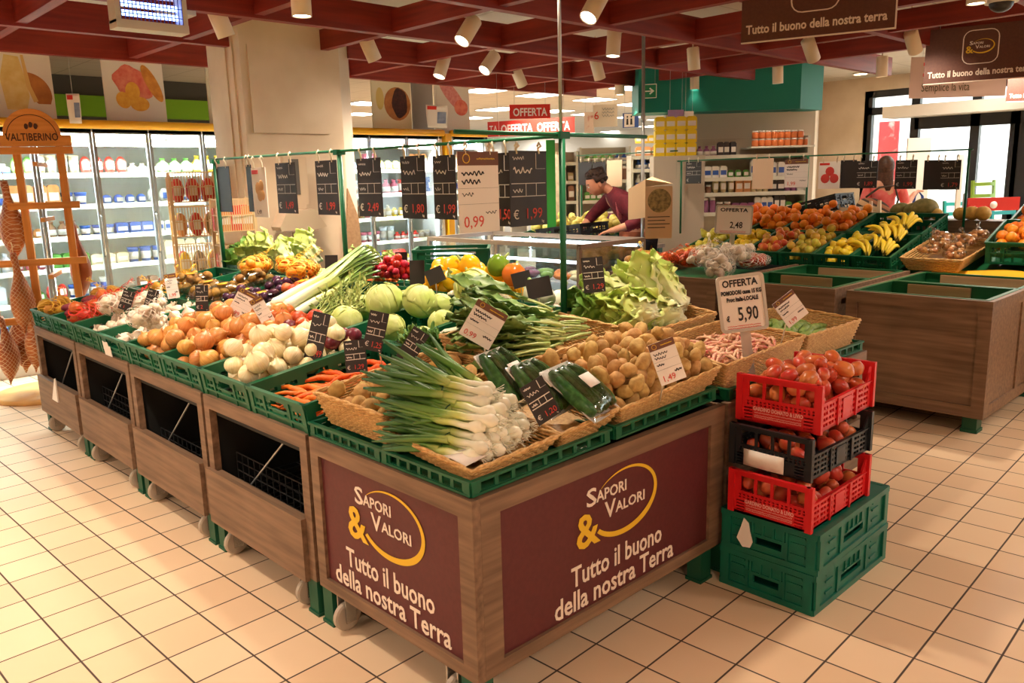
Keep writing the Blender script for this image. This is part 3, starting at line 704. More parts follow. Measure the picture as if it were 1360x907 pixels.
# ---- aisle row ------------------------------------------------------------------------------------
y0, y1 = cy(0)-.19, cy(0)+.19
place_flat(CARR, 'carrot', 'loose orange carrot in the green crate beside the potato basket', 'carrot', 'carrots', 84, .10, .54, y0+.02, y1-.02, fill(.07), R1, .016, PI*.5+.5, .45, .12)
y0, y1 = cy(1)-.185, cy(1)+.185
sp = pack(54, .043, .07, .50, y0+.03, y1-.03, fill(.06), R1, 14, .10)
place(ON_W, 'white_onion', 'white onion in the pale heap between carrots and yellow onions', 'onion', 'white onions', [s for s in sp], .043, R1, .5)
sp = pack(9, .037, .44, .58, y0+.03, y1+.2, fill(.15), R1, 10); 
place(ON_R, 'red_onion', 'dark red onion behind the white onions and their tall card', 'onion', 'red onions', sp[:9], .035, R1, .6)
y0, y1 = cy(2)-.19, cy(3)+.19
sp = pack(128, .041, .07, .57, y0+.03, y1-.03, fill(.06), R1, 12, .08)
place(ON_Y, 'yellow_onion', 'brown skinned yellow onion in the long heap on the aisle edge', 'onion', 'yellow onions', sp, .04, R1, .7)
sp = pack(7, .037, .5, .6, cy(2)-.2, cy(2)+.12, fill(.17), R1, 10)
place(ON_O, 'copper_onion', 'coppery orange onion behind the white onions', 'onion', 'copper onions', sp, .037, R1, .6)
# garlic: loose bulbs and bags
def garlic_mesh(r, seed):
    b = MB(); prof = [(r*.2, -r*.7), (r*.8, -r*.55), (r, -r*.1), (r*.86, r*.35), (r*.4, r*.75), (r*.16, r*1.05), (r*.12, r*1.6)]; b.lathe(prof, 24)
    b.v = [(x*(1+.07*math.cos(8*math.atan2(y, x)+seed)), y*(1+.07*math.cos(8*math.atan2(y, x)+seed)), z) for x, y, z in b.v]; return b.mesh('garlic_bulb', m_gar)
GAR = [garlic_mesh(.032, i) for i in range(2)]
sp = pack(110, .033, .07, .58, cy(4)-.18, cy(5)+.17, fill(.07), R1, 12, .06)
place(GAR, 'garlic_bulb', 'pinkish white garlic bulb in the heap next to the yellow onions', 'garlic', 'garlic bulbs', sp, .032, R1, .6)
def net_mat(name, col):
    """open mesh netting: strands with real gaps between them"""
    t = NT(name); sp = t.new('ShaderNodeSeparateXYZ'); t.link(t.obj(), sp.inputs[0]); h = t.math('ADD', sp.outputs[0], t.math('MULTIPLY', sp.outputs[1], .7))
    a, b = [t.math('ABSOLUTE', t.math('SUBTRACT', t.math('FRACT', t.math('MULTIPLY', t.math(op, h, sp.outputs[2]), 30.0)), .5)) for op in ('ADD', 'SUBTRACT')]
    t.b.inputs['Base Color'].default_value = lin(col); t.link(t.math('GREATER_THAN', t.math('MAXIMUM', a, b), .43), t.b.inputs['Alpha']); MATS[name] = t.m; return t.m
N_red = net_mat('red_netting', (226, 52, 40)); N_yel = net_mat('yellow_netting', (238, 190, 60)); N_org = net_mat('orange_netting', (238, 92, 30)); N_wht = net_mat('white_netting', (236, 226, 214))
def net_bag(label, cat, group, c, rx, ry, rz_, meshes, r, n, net, rr, name='net_bag', tail=True, content='potato', tailp=(0, .3)):
    """netted bag: its filling pieces are parts, the net is a thin skin drawn to a knot"""
    t = thing(name, label, cat, group, loc=c)
    sp = pack(n, r, -rx*.62, rx*.62, -ry*.62, ry*.62, lambda x, y: -rz_*.75+.35*rz_*((x/rx)**2+(y/ry)**2), rr, 14, rz_*.25)
    for (x, y, z, q) in sp:
        o = bpy.data.objects.new(content, rr.choice(meshes)); COL.objects.link(o); o.parent = t; o.location = (x, y, z); o.scale = (q/r,)*3; o.rotation_euler = (rr.random()*6, rr.random()*6, rr.random()*6)
    zt = max(s[2] for s in sp)+r*.9; b = MB(); off = rr.random()*9
    b.ball((0, 0, (zt-rz_)/2), (rx, ry, (zt+rz_)/2), 20, 12, lambda d: 1+.07*mnoise.noise(d*2.5+Vector((off, 0, 0))))
    if tail:
        a = rr.uniform(0, 6.28) if tailp is None else tailp[0]; L = .09; b.tube([(rx*.45*math.cos(a), ry*.45*math.sin(a), zt*.75), (rx*.7*math.cos(a), ry*.7*math.sin(a), zt+.012), (rx*.95*math.cos(a), ry*.95*math.sin(a), zt+.03), (rx*1.2*math.cos(a), ry*1.2*math.sin(a), zt+.05)], [.03, .012, .008, .018], 8)
    ob('net', b, net, t); return t
for i, (x, y) in enumerate(((.17, cy(4)+.0), (.34, cy(5)-.08), (.2, cy(5)+.09))):
    net_bag(['white net of garlic lying on the loose garlic, nearest the yellow onions', 'white net of garlic in the middle of the garlic crates', 'white net of garlic beside the red onion nets'][i], 'garlic net', 'nets of garlic', (x, y, sz(x)+.215), .095, .075, .05, GAR, .03, 7, N_wht, R1, 'garlic_net', content='garlic_bulb')
for i, (x, y, l) in enumerate(((.14, cy(6)-.06, 'red net of onions hanging over the crate edge'), (.36, cy(6)-.1, 'red net of onions behind the front red net'), (.33, cy(6)+.12, 'red net of onions against the sweet potatoes'))):
    net_bag(l, 'onion net', 'red nets of onions', (x, y, sz(x)+.145), .12, .10, .06, ON_O, .036, 8, N_red, R1, 'onion_net', content='onion')
for i, (x, y, a) in enumerate(((.12, cy(6)+.14, .7), (.15, cy(7)-.16, .4), (.28, cy(7)-.1, .6))):
    o = ob('sweet_potato', SWP[i % 2], None, loc=(x, y, sz(x)+.16+.01*i), rot=(0, .1, a)); tag(o, ['purple red sweet potato nearest the red nets', 'purple red sweet potato at the crate edge', 'purple red sweet potato behind the other two'][i], 'sweet potato', 'sweet potatoes')
for i, (x, y, l) in enumerate(((.13, cy(7)+.1, 'yellow net of potatoes at the ham tower end of the aisle edge'), (.42, cy(7)+.02, 'yellow net of potatoes behind the sweet potatoes'), (.66, cy(6)+.12, 'yellow net of potatoes in the middle of the far end'), (.86, cy(7)-.1, 'yellow net of potatoes under the grey card at the far end'))):
    net_bag(l, 'potato net', 'yellow nets of potatoes', (x, y, sz(x)+.155), .12, .11, .07, YPOT, .034, 9, N_yel, R1, 'potato_net', content='potato', tailp=(1.2+i, 0))
# ---- corner baskets -------------------------------------------------------------------------------------
lz = lambda q: (lambda x, y: q)
sp = pack(56, .030, .07, .52, .49, .80, lambda x, y: .765+.08*(x-.03), R1, 14); place(POT, 'potato', 'small brown potato in the basket on the aisle edge', 'potato', 'potatoes in the aisle basket', sp, .03, R1)
sp = pack(150, .0275, .71, 1.24, .06, .40, lambda x, y: .745+.09*(x-.68)+.12*y, R1, 14, .05); place(POT, 'potato', 'brown potato in the basket above the burgundy front', 'potato', 'potatoes in the front basket', sp, .03, R1)
# spring onion bunches: parts are the single stalks (white bulb, green leaves) and the tie
m_so = grad('spring_onion_stalk', [(0, (244, 238, 214)), (.2, (246, 244, 220)), (.33, (202, 212, 118)), (.5, (104, 146, 58)), (1, (58, 104, 60))], 0, .4, .06, .25, 0, .36)
m_tie = mat('dark_green_tie', (28, 74, 44), .5); m_root = mat('root_hair', (206, 176, 122), .8)
def so_stalk(seed):
    rr = random.Random(seed); L = .345+.035*rr.random(); b = MB(); r0 = .0165+.004*rr.random(); n = 12
    prof = [.4, 1.05, 1.1, .8, .55, .5, .5, .54, .58, .6, .58, .5, .2]
    b.tube([(L*.45*i/n, 0, .002*math.sin(i)) for i in range(n+1)], [r0*prof[min(i, 12)] for i in range(n+1)], 9)
    for k in range(3):
        a = rr.uniform(-.2, .2); up = rr.uniform(-.02, .13); m = 8
        b.tube([(L*(.38+.62*i/m), math.sin(a)*L*.62*i/m, up*(i/m)**1.5*(1-.3*i/m)+.004*k) for i in range(m+1)], [r0*.62*(1-(i/m)**4*.7) for i in range(m+1)], 7, flat=.6)
    for k in range(7): a = rr.random()*6.28; b.tube([(0, 0, 0), (-.012, .008*math.cos(a), .008*math.sin(a)), (-.024, .016*math.cos(a), .016*math.sin(a)-.004)], .0009, 3)
    return b.mesh('stalk', m_so)
SO = [so_stalk(i) for i in range(5)]
def so_bunch(label, p, rz, tilt, n, rr):
    t = thing('spring_onion_bunch', label, 'spring onions', 'spring onion bunches', M=T(*p, rz=rz, ry=tilt)); sp = []
    for i in range(n):
        a = i*2.399; q = .0125*math.sqrt(i+.3); y, z = q*math.cos(a)*1.25, q*math.sin(a)*.75
        o = bpy.data.objects.new('stalk', SO[i % 5]); COL.objects.link(o); o.parent = t; o.location = (rr.uniform(-.02, .02), y, z); o.rotation_euler = (rr.random()*6.28, rr.gauss(0, .03)-z*1.6, y*3.2+rr.gauss(0, .03))
    b = MB(); b.tube([(.15, .034*math.cos(2*PI*k/16), .023*math.sin(2*PI*k/16)) for k in range(16)], .0022, 5, closed=True); ob('tie', b, m_tie, t); return t
for i, (x, y, z, rz, tl, l) in enumerate((
    (.13, .07, .785, 1.72, -.03, 'front spring onion bunch along the aisle side of the basket'), (.20, .075, .79, 1.95, -.04, 'spring onion bunch second from the aisle side'), (.27, .085, .79, 2.05, -.05, 'spring onion bunch in the middle of the front rim'), (.33, .12, .795, 2.05, -.06, 'spring onion bunch at the right end of the front rim'),
    (.19, .11, .845, 1.95, -.12, 'upper spring onion bunch above the front corner'), (.27, .14, .85, 2.12, -.14, 'upper spring onion bunch across the middle of the heap'), (.34, .2, .84, 2.0, -.2, 'upper spring onion bunch below the slate sign'), (.36, .27, .83, 1.7, -.3, 'spring onion bunch leaning up towards the greens basket'), (.26, .19, .895, 2.25, -.2, 'topmost spring onion bunch of the heap'))):
    so_bunch(l, (x, y, z), rz, tl, 8, R1)
b = MB(); b.grid(lambda u, v: (.035+.09*u, .06+.26*v, .768+.01*math.sin(v*9)+.012*u), 8, 4, thick=.0015); tag(ob('paper_liner', b, M_paper), 'white paper liner under the front spring onions', 'paper')
# film wrapped courgettes on trays
m_zuc = mat('courgette_skin', (44, 84, 36), .35, (74, 118, 58), 60, .4, .7, vary=.25); m_zucl = mat('pale_courgette_skin', (150, 178, 96), .4, (112, 148, 72), 50, .4, .65, vary=.15); m_stem = mat('stem_green', (150, 168, 96), .6)
def courgette(L, r, seed, m):
    rr = random.Random(seed); b = MB(); n = 10; be = rr.uniform(-.02, .02)
    b.tube([(L*(i/n-.5), be*math.sin(PI*i/n), 0) for i in range(n+1)], [r*(.5, .9, 1, 1, 1.02, 1, .98, .95, .9, .72, .5)[i] for i in range(n+1)], 12)
    return b.mesh('courgette', m)
def courgette_thing(L, r, seed, m):
    o = bpy.data.objects.new('courgette', courgette(L, r, seed, m)); b = MB(); b.tube([(L*.5-.004, 0, 0), (L*.5+.014, 0, .002)], [r*.5, r*.36], 6); ob('stem', b, m_stem, o); return o
m_film = clear('cling_film', (250, 252, 252), .10, .08); m_tray = mat('white_foam_tray', (236, 232, 226), .6)
def tray_pack(label, p, rz, rx, w, d, hh, name='courgette_tray', group='film wrapped courgette trays', inner=None, cat='packed courgettes'):
    t = thing(name, label, cat, group, M=T(*p, rz=rz, rx=rx)); b = MB()
    b.grid(lambda u, v: ((u-.5)*w, (v-.5)*d, .022*max(abs(2*u-1), abs(2*v-1))**4), 12, 12, thick=.003); ob('tray', b, m_tray, t)
    inner(t)
    b = MB(); b.grid(lambda u, v: ((u-.5)*w*1.02, (v-.5)*d*1.02, .02+hh*(1-abs(2*u-1)**4)*(1-abs(2*v-1)**4)), 14, 14); ob('film', b, m_film, t)
    b = MB(); b.grid(lambda u, v: (-.035+.07*u, -.03+.055*v, .024+hh), 2, 2, thick=.0008); b2 = b; ob('price_label', b2, M_paper, t); return t
def inner_zuc(t):
    for k in range(4): o = ob('courgette', courgette(.2, .024, k, m_zuc), None, t, loc=(-.063+.042*k, 0, .03), rot=(0, 0, PI/2+.05*(k-1.5)))
tray_pack('film wrapped tray of dark courgettes leaning up at the front rim', (.575, .13, .845), .25, .62, .19, .24, .05, inner=inner_zuc)
tray_pack('film wrapped tray of dark courgettes in the middle behind the slate sign', (.485, .22, .86), .25, .72, .17, .22, .045, inner=inner_zuc)
tray_pack('film wrapped tray of dark courgettes at the back beside the greens basket', (.43, .32, .89), .3, .8, .17, .22, .045, inner=inner_zuc)
# leaves and heads
def leaf_strip(L, W, curl, ruf, seed, base=.25, mid=None, nu=14, nv=8, cup=.3, tip=.45):
    """one leaf along +X from the origin: width profile, upward curl, ruffled edge"""
    rr = random.Random(seed); ph = rr.random()*6
    def fn(u, v):
        s = v*2-1; w = W*(base+(1-base)*math.sin(min(1, u*1.2)*PI*.5)**1.3)*(1-.8*max(0, (u-tip)/(1-tip))**2.2); a = curl*u
        x = L*(math.sin(a)/curl if abs(curl) > .01 else u)*1.0; z = L*((1-math.cos(a))/curl if abs(curl) > .01 else 0)
        e = (abs(s)**2+max(0, u-.7)*2)*ruf; return (x+e*.5*math.sin(v*15+ph)*u, s*w*.5+e*.35*math.sin(u*17+ph), z+cup*w*s*s*.5+e*math.sin(u*19+ph+s*5))
    return fn
m_chic = mat('chicory_leaf', (84, 120, 54), .45, (128, 158, 84), 25, .35, .65, .15, 40, vary=.25); m_chst = mat('chicory_stem', (206, 216, 150), .45, (176, 196, 112), 30, vary=.15)
def greens_bunch(label, p, rz, tilt, L, rr, n=15, st=(m_chst, m_chic), name='greens_bunch', group='bunches of dark leafy greens', cat='leafy greens', W=.085):
    t = thing(name, label, cat, group, M=T(*p, rz=rz, ry=tilt)); S = MB(); Lf = MB()
    for i in range(n):
        a = i*2.399; q = .011*math.sqrt(i+.3); y, z = q*math.cos(a)*1.3, q*math.sin(a); sp = y*5+rr.gauss(0, .1); el = z*5+rr.gauss(0, .1); M = T(0, y, z, rz=sp, ry=-el); l2 = L*(.42+.1*rr.random())
        S.tube([M @ Vector((l2*k/4, 0, .004*math.sin(k))) for k in range(5)], [.008, .007, .0055, .0045, .003], 6, flat=.7)
        fn = leaf_strip(L*(.6+.15*rr.random()), W*(.8+.4*rr.random()), rr.uniform(-.5, .2), .008, rr.random(), .2); Lf.grid(fn, 12, 6, thick=.0012, M=M @ T(l2*.75, 0, 0, rx=rr.uniform(-.7, .7)))
    ob('stems', S, st[0], t); ob('leaves', Lf, st[1], t); return t
for i, (x, y, z, rz, tl, l) in enumerate(((.94, .53, .975, 2.6, -.1, 'bunch of dark leafy greens with its pale stems at the front rim'), (1.02, .62, .985, 2.5, -.1, 'bunch of dark leafy greens in the middle of the basket'), (1.08, .72, 1.0, 2.55, -.08, 'bunch of dark leafy greens at the back of the basket'), (.84, .50, .955, 2.3, -.02, 'bunch of leafy greens with short pale stalks above the courgette trays'), (1.12, .57, .965, 2.75, .02, 'bunch of leafy greens nearest the lettuce basket'), (1.04, .80, 1.0, 2.9, -.15, 'broad leafy greens bunch leaning on the green post'))):
    greens_bunch(l, (x, y, z-.03), rz, tl*.6, .36, R1)
m_let = grad('lettuce_leaf', [(0, (240, 242, 206)), (.4, (226, 234, 164)), (.75, (202, 220, 118)), (1, (168, 200, 84))], 0, .45, .3, .15, 0, .27); m_lett = grad('lettuce_leaf_dark', [(0, (226, 236, 170)), (.4, (160, 196, 84)), (1, (84, 140, 50))], 0, .45, .25, .2, 0, .24)
def lettuce(seed, R=.085, m=None, n=20, L=.25):
    """romaine-like head growing along local +X: broad ruffled leaves wrapped round a pale heart"""
    rr = random.Random(seed); b = MB()
    for i in range(n):
        f = i/(n-1); a = i*2.399+rr.gauss(0, .2); lf = (.8+.25*f)*rr.uniform(.92, 1.06); ly = .35+.75*f; fl = (.1+.75*f)*rr.uniform(.6, 1.3); ph = rr.random()*6; wd = rr.uniform(.85, 1.15)
        def fn(t, v):
            s = v*2-1; q = math.sin(PI*min(1.0, .12+t*.62)); r = R*(.18+.62*q)*ly+R*fl*max(0, t-.5)**1.5*1.5
            e = (abs(s)**2.5*.9+max(0, t-.75)*2.2)*R*.17; r += e*math.sin(t*21+ph+s*3)+abs(s)**2*R*.18*f
            an = a+s*wd*(.45+.65*q)*(1-.35*max(0, t-.7)/.3); x = L*lf*(t-.22*s*s*t*t)+e*.7*math.sin(v*17+ph)
            return (x-R*fl*max(0, t-.75)*.8, r*math.cos(an), r*math.sin(an))
        b.grid(fn, 16, 14, thick=.0013)
    b.ball((L*.4, 0, 0), (L*.42, R*.3, R*.3), 10, 8)
    return b.mesh('lettuce', m or m_let)
LET = [lettuce(i) for i in range(3)]; LETD = [lettuce(9+i, .08, m_lett) for i in range(2)]
def head(mesh, label, p, rz, ry, s=1, name='lettuce_head', cat='lettuce', group='heads of lettuce', rx=0): return tag(ob(name, mesh, None, loc=p, rot=(rx, ry, rz)) if s == 1 else ob(name, mesh, None, M=T(*p, rx=rx, ry=ry, rz=rz, s=s)), label, cat, group)
for i, (x, y, z, rz, ry, s, m, l) in enumerate(((1.56, .56, .90, 2.7, -.15, 1.1, LET[0], 'pale green lettuce head lying at the left of the lettuce basket'), (1.74, .55, .90, 2.9, -.2, 1.15, LET[1], 'pale green lettuce head lying in the middle of the lettuce basket'), (1.72, .68, .93, 2.0, -1.15, 1.1, LET[2], 'tall bright lettuce head standing up in the lettuce basket'), (1.84, .60, .91, 1.6, -.75, 1.0, LET[0], 'lettuce head leaning at the right rim of its basket'), (1.50, .74, .93, 2.7, -.2, .95, LETD[0], 'darker green lettuce head beside the front green post'), (1.62, .70, .97, 2.4, -.3, 1.1, LET[1], 'lettuce head on top at the back of the lettuce basket'), (1.52, .52, .95, 2.8, -.1, .9, LET[2], 'small lettuce head on the front rim of its basket'))):
    head(m, l, (x, y, z), rz, ry, s)
# borlotti pods
m_pod = mat('borlotti_pod', (234, 190, 158), .5, (208, 98, 98), 60, .5, .66, vary=.25)
def pod(seed):
    rr = random.Random(seed); L = .13+.03*rr.random(); be = rr.uniform(-.025, .025); b = MB(); n = 12
    b.tube([(L*(i/n-.5), be*math.sin(PI*i/n)*1.5, 0) for i in range(n+1)], [.0075*(.15, .7, .95, 1.05, .9, 1.05, .9, 1.05, .9, 1.05, .9, .55, .1)[i] for i in range(n+1)], 7, flat=.75)
    return b.mesh('bean_pod', m_pod)
PODS = [pod(i) for i in range(5)]
place_flat(PODS, 'bean_pod', 'pink speckled borlotti bean pod in the deep basket', 'bean pod', 'borlotti bean pods', 150, 1.37, 1.88, .08, .38, lambda x, y: .775+.02*(x-1.31)+.08*y, R1, .0125, .6, 1.1, .3, .02, .8)
# green courgettes at the right end
CZ = [courgette_thing(.19, .021, i, m_zucl) for i in range(3)]
for k, o in enumerate(place_flat(CZ, 'courgette', 'light green courgette in the basket at the right end of the stand', 'courgette', 'loose courgettes', 22, 2.06, 2.38, .1, .36, lambda x, y: .765+.08*y, R1, .025, .25, .12, .03, .0, .85)): pass
# ---- second row -------------------------------------------------------------------------------------------
m_cab = mat('cabbage_leaf', (214, 222, 146), .5, (184, 202, 104), 9, .35, .65, vary=.1)
def cabbage(seed, r=.095):
    off = Vector((seed*2.3, 0, 0)); b = MB(); b.ball((0, 0, 0), (r, r, r*.9), 28, 18, lambda d: 1+.03*mnoise.noise(d*2+off)+.008*math.sin(11*math.atan2(d.y, d.x)+4*d.z))
    rr = random.Random(seed)
    for k in range(7):
        a = k*.9+rr.random(); M = Matrix.Rotation(a, 4, 'Z') @ Matrix.Rotation(rr.uniform(-.15, .25), 4, 'X')
        def fn(u, v, a=a):
            th = .25+1.75*(1-u); ph = (v-.5)*1.25*(math.sin(min(1, (1-u)*1.3+.18)*PI*.5)); q = r*(1.02+.05*u*u+.012*math.sin(u*16+v*9)+.006*math.sin(v*30)); return (q*math.sin(th)*math.cos(ph), q*math.sin(th)*math.sin(ph), q*.9*math.cos(th))
        b.grid(fn, 12, 10, thick=.0015, M=M)
    return b.mesh('cabbage', m_cab)
CAB = [cabbage(i) for i in range(3)]
CB = [1.38, 1.81]
for i, (x, y, z, s, l) in enumerate(((.72, cy(2)-.06, .15, .9, 'round pale cabbage behind the chalk sign, nearest the green fronds'), (.90, cy(2)-.12, .2, 1.12, 'big pale cabbage behind the chalk card in the cabbage crates'), (.92, cy(2)+.1, .14, .85, 'pale cabbage next to the green fronds at the back'), (.98, cy(1)+.14, .19, 1.05, 'large pale cabbage in the middle of the cabbage heap'), (.72, cy(1)+.02, .15, .85, 'pale cabbage behind the tilted slate card'), (.92, cy(1)-.1, .13, .8, 'small pale cabbage by the crate wall near the white card'), (1.12, cy(1)-.09, .24, 1.12, 'pale cabbage on top at the back, highest of the heap'), (1.1, cy(1)+.14, .13, .85, 'pale cabbage half hidden behind the large one'), (.78, cy(1)-.13, .1, .75, 'small pale cabbage at the front right of its crate'), (1.1, cy(2)-.02, .13, .8, 'pale cabbage at the back by the crate divider'), (.68, cy(2)+.14, .12, .62, 'smallest pale cabbage at the front beside the stems'))):
    y -= .165; tag(ob('cabbage', CAB[i % 3], None, M=T(x, y, sz(x)+z+.02, rx=R1.uniform(-.3, .3), ry=-.5+R1.uniform(-.3, .3), rz=R1.random()*6, s=s*.84)), l, 'cabbage', 'pale cabbages')
# leeks
m_leek = grad('leek_stalk', [(0, (246, 244, 226)), (.22, (236, 238, 196)), (.42, (206, 214, 126)), (.72, (150, 178, 84)), (1, (96, 134, 70))], 0, .4, .05, .12, 0, .62)
def leek(seed, L=.62):
    rr = random.Random(seed); b = MB(); n = 14; r = .026
    b.tube([(L*.55*i/n, 0, .012*math.sin(i/n*2.4)) for i in range(n+1)], [r*(.7 if i == 0 else 1.1 if i == 1 else 1) for i in range(n+1)], 12)
    for k in range(6):
        s = (k-2.5)/2.5; b.grid(lambda u, v: (L*(.46+.54*u), s*.05*u*u+(v-.5)*.045*(1-.5*u), .012+(.012*k)*u-.05*u*u*(k % 2)+.02*abs(v-.5)+.012*math.sin(u*2.4)), 10, 4, thick=.002)
    for k in range(14): a = rr.random()*6.28; b.tube([(0, 0, 0), (-.02, .012*math.cos(a), .012*math.sin(a))], .001, 3)
    return b.mesh('leek', m_leek)
LEEK = [leek(i) for i in range(3)]
for i, (x, y, z, rz, s) in enumerate(((.64, 2.12, .16, .16, 1), (.66, 2.18, .17, .2, 1), (.65, 2.26, .16, .16, 1), (.68, 2.32, .165, .18, .95), (.64, 2.15, .21, .22, 1.1), (.62, 2.24, .215, .14, 1.15), (.62, 2.36, .175, .1, .9))):
    tag(ob('leek', LEEK[i % 3], None, M=T(x, y, sz(x)+z, rz=rz, ry=-.25, s=s)), 'long white and green leek in the raised crate behind the yellow onions', 'leek', 'leeks behind the yellow onions')
m_frond = mat('green_frond', (176, 186, 104), .6, (128, 150, 70), 30, vary=.2); m_pars = mat('parsley_leaf', (76, 124, 44), .6, (110, 150, 60), 30, vary=.2)
def fronds(label, p, rz, tilt, L, rr, m, n=30, W=.02, name='frond_bunch', group='bunches of green fronds', cat='green fronds'):
    t = thing(name, label, cat, group, M=T(*p, rz=rz, ry=tilt)); S = MB(); Lf = MB()
    for i in range(n):
        a, e = rr.gauss(0, .16), rr.gauss(.05, .14); M = T(0, rr.gauss(0, .02), rr.uniform(0, .03), rz=a, ry=-e); l2 = L*rr.uniform(.6, 1)
        S.tube([M @ Vector((l2*k/5, .006*math.sin(k+i), .012*math.sin(k*.8))) for k in range(6)], [.004, .0038, .0034, .003, .0022, .001], 5)
        for k in range(6): Lf.grid(leaf_strip(.05*rr.uniform(.7, 1.3), W, .6, .004, rr.random(), .2), 5, 3, thick=.0008, M=M @ T(l2*(.5+.1*k), 0, .01, rz=rr.uniform(-1.3, 1.3), ry=-rr.uniform(-.2, .6), rx=rr.uniform(-.5, .5)))
    ob('stems', S, m, t); ob('leaves', Lf, m, t); return t
for i, (x, y, rz, tl) in enumerate(((.68, 1.80, .35, -.2), (.66, 1.88, .3, -.2), (.68, 1.96, .2, -.2))):
    fronds(['bunch of thin green fronds nearest the cabbages', 'bunch of thin green fronds in the middle of the three', 'bunch of thin green fronds against the leek crate'][i], (x, y, sz(x)+.13), rz, tl, .40, R1, m_frond, 22, .014)
for i, (x, y, rz) in enumerate(((.64, 1.06, 2.5), (.66, .98, 2.3))):
    x -= .02; fronds(['bunch of parsley behind the carrots and their card', 'bunch of parsley nearest the leaning leeks'][i], (x+.1, y-.05, sz(x)+.13), rz, -.05, .15, R1, m_pars, 26, .022, 'parsley_bunch', 'bunches of parsley', 'parsley')
for i, (x, y, z) in enumerate(((.78, cy(0)-.16, .14), (.80, cy(0)-.1, .165), (.76, cy(0)-.05, .15))):
    tag(ob('leek', LEEK[i % 3], None, M=T(x-.06, y+.05, sz(x)+z, rz=-.55, ry=-.1, s=.8)), 'short leek lying behind the potato basket, left of the greens basket', 'leek', 'leeks behind the potato basket')
# packed plums, kiwis and citrus
m_plum = mat('plum_skin', (52, 28, 58), .25, (84, 40, 66), 20, vary=.3); m_kiwi = mat('kiwi_skin', (164, 122, 48), .7, (136, 96, 40), 60, vary=.15); m_cit = mat('citrus_skin', (232, 150, 36), .45, (222, 132, 24), 50, bump=.1, bscale=200, vary=.15); m_peach = mat('peach_skin', (222, 110, 52), .5, (196, 66, 40), 16, vary=.2)
def round_mesh(r, m, name, seed=0, k=.04, lo=1.0): b = MB(); off = Vector((seed*2.7, 1, 0)); b.ball((0, 0, 0), (r, r, r*lo), 14, 9, lambda d: (1+k*mnoise.noise(d*1.6+off))*(1-.07*max(0, d.z-.8)/.2)); return b.mesh(name, m)
PLUM = [round_mesh(.026, m_plum, 'plum', i, .05, 1.15) for i in range(2)]; KIWI = [round_mesh(.027, m_kiwi, 'kiwi', i, .05, 1.2) for i in range(2)]; CIT = [round_mesh(.031, m_cit, 'mandarin', i, .03, .9) for i in range(2)]; PEA = [round_mesh(.03, m_peach, 'apricot', i, .04) for i in range(2)]
def punnet(label, p, rz, rx, w, d, meshes, r, n, content, group, rr, hh=.06, lbl=True):
    t = thing('fruit_punnet', label, 'fruit punnet', group, M=T(*p, rz=rz, ry=rx)); b = MB()
    b.grid(lambda u, v: ((u-.5)*w, (v-.5)*d, .05*max(abs(2*u-1), abs(2*v-1))**6), 12, 12, thick=.001); ob('tray', b, m_film, t)
    for (x, y, z, q) in pack(n, r, -w/2+r, w/2-r, -d/2+r, d/2-r, lambda x, y: .004, rr, 14, sq=.95):
        o = bpy.data.objects.new(content, rr.choice(meshes)); COL.objects.link(o); o.parent = t; o.location = (x, y, z); o.scale = (q/r,)*3; o.rotation_euler = (rr.random()*6, rr.random()*6, 0)
    b = MB(); b.grid(lambda u, v: ((u-.5)*w*1.03, (v-.5)*d*1.03, .03+hh*(1-abs(2*u-1)**5)*(1-abs(2*v-1)**5)), 12, 12); ob('film', b, m_film, t)
    if lbl: b = MB(); b.lathe([(.03, .034+hh), (.03, .036+hh)], 16); ob('label', b, M_yel, t)
    return t
for i, (x, y) in enumerate(((.74, 2.57), (.74, 2.77), (1.0, 2.57), (1.0, 2.77))):
    m = (PLUM, PLUM, PEA, PLUM)[i]
    punnet(['film covered punnet of dark plums nearest the leeks', 'film covered punnet of dark plums beside the white card', 'film covered punnet of orange apricots above the leeks', 'film covered punnet of dark plums at the back of the raised crate'][i], (x, y, sz(x)+.135), 0, -SL, .22, .17, m, .026, 16, ['plum', 'plum', 'apricot', 'plum'][i], 'plum and apricot punnets', R1)
for i, (x, y) in enumerate(((.72, 3.0), (.72, 3.2), (.93, 3.06), (.72, 3.45))):
    punnet(['film covered punnet of brown kiwis in front, nearest the plums', 'film covered punnet of brown kiwis beside the pink white card', 'film covered punnet of brown kiwis in the second line', 'film covered punnet of brown kiwis below the citrus net'][i], (x, y, sz(x)+.14+.03*(i > 1)), 0, -SL, .24, .19, KIWI, .027, 17, 'kiwi', 'kiwi punnets', R1, .075)
for i, (x, y, z) in enumerate(((.98, 3.12, .29), (1.14, 2.95, .26), (1.10, 2.75, .24), (.74, 3.75, .19))):
    net_bag(['yellow net of mandarins on top of the kiwi punnets', 'yellow net of mandarins at the back beside the lettuces', 'yellow net of mandarins lying over the plum crate edge', 'yellow net of mandarins behind the pink white card'][i], 'mandarin net', 'nets of mandarins', (x, y, sz(x)+z), .11, .1, .06, CIT, .031, 9, N_yel, R1, 'mandarin_net', content='mandarin')
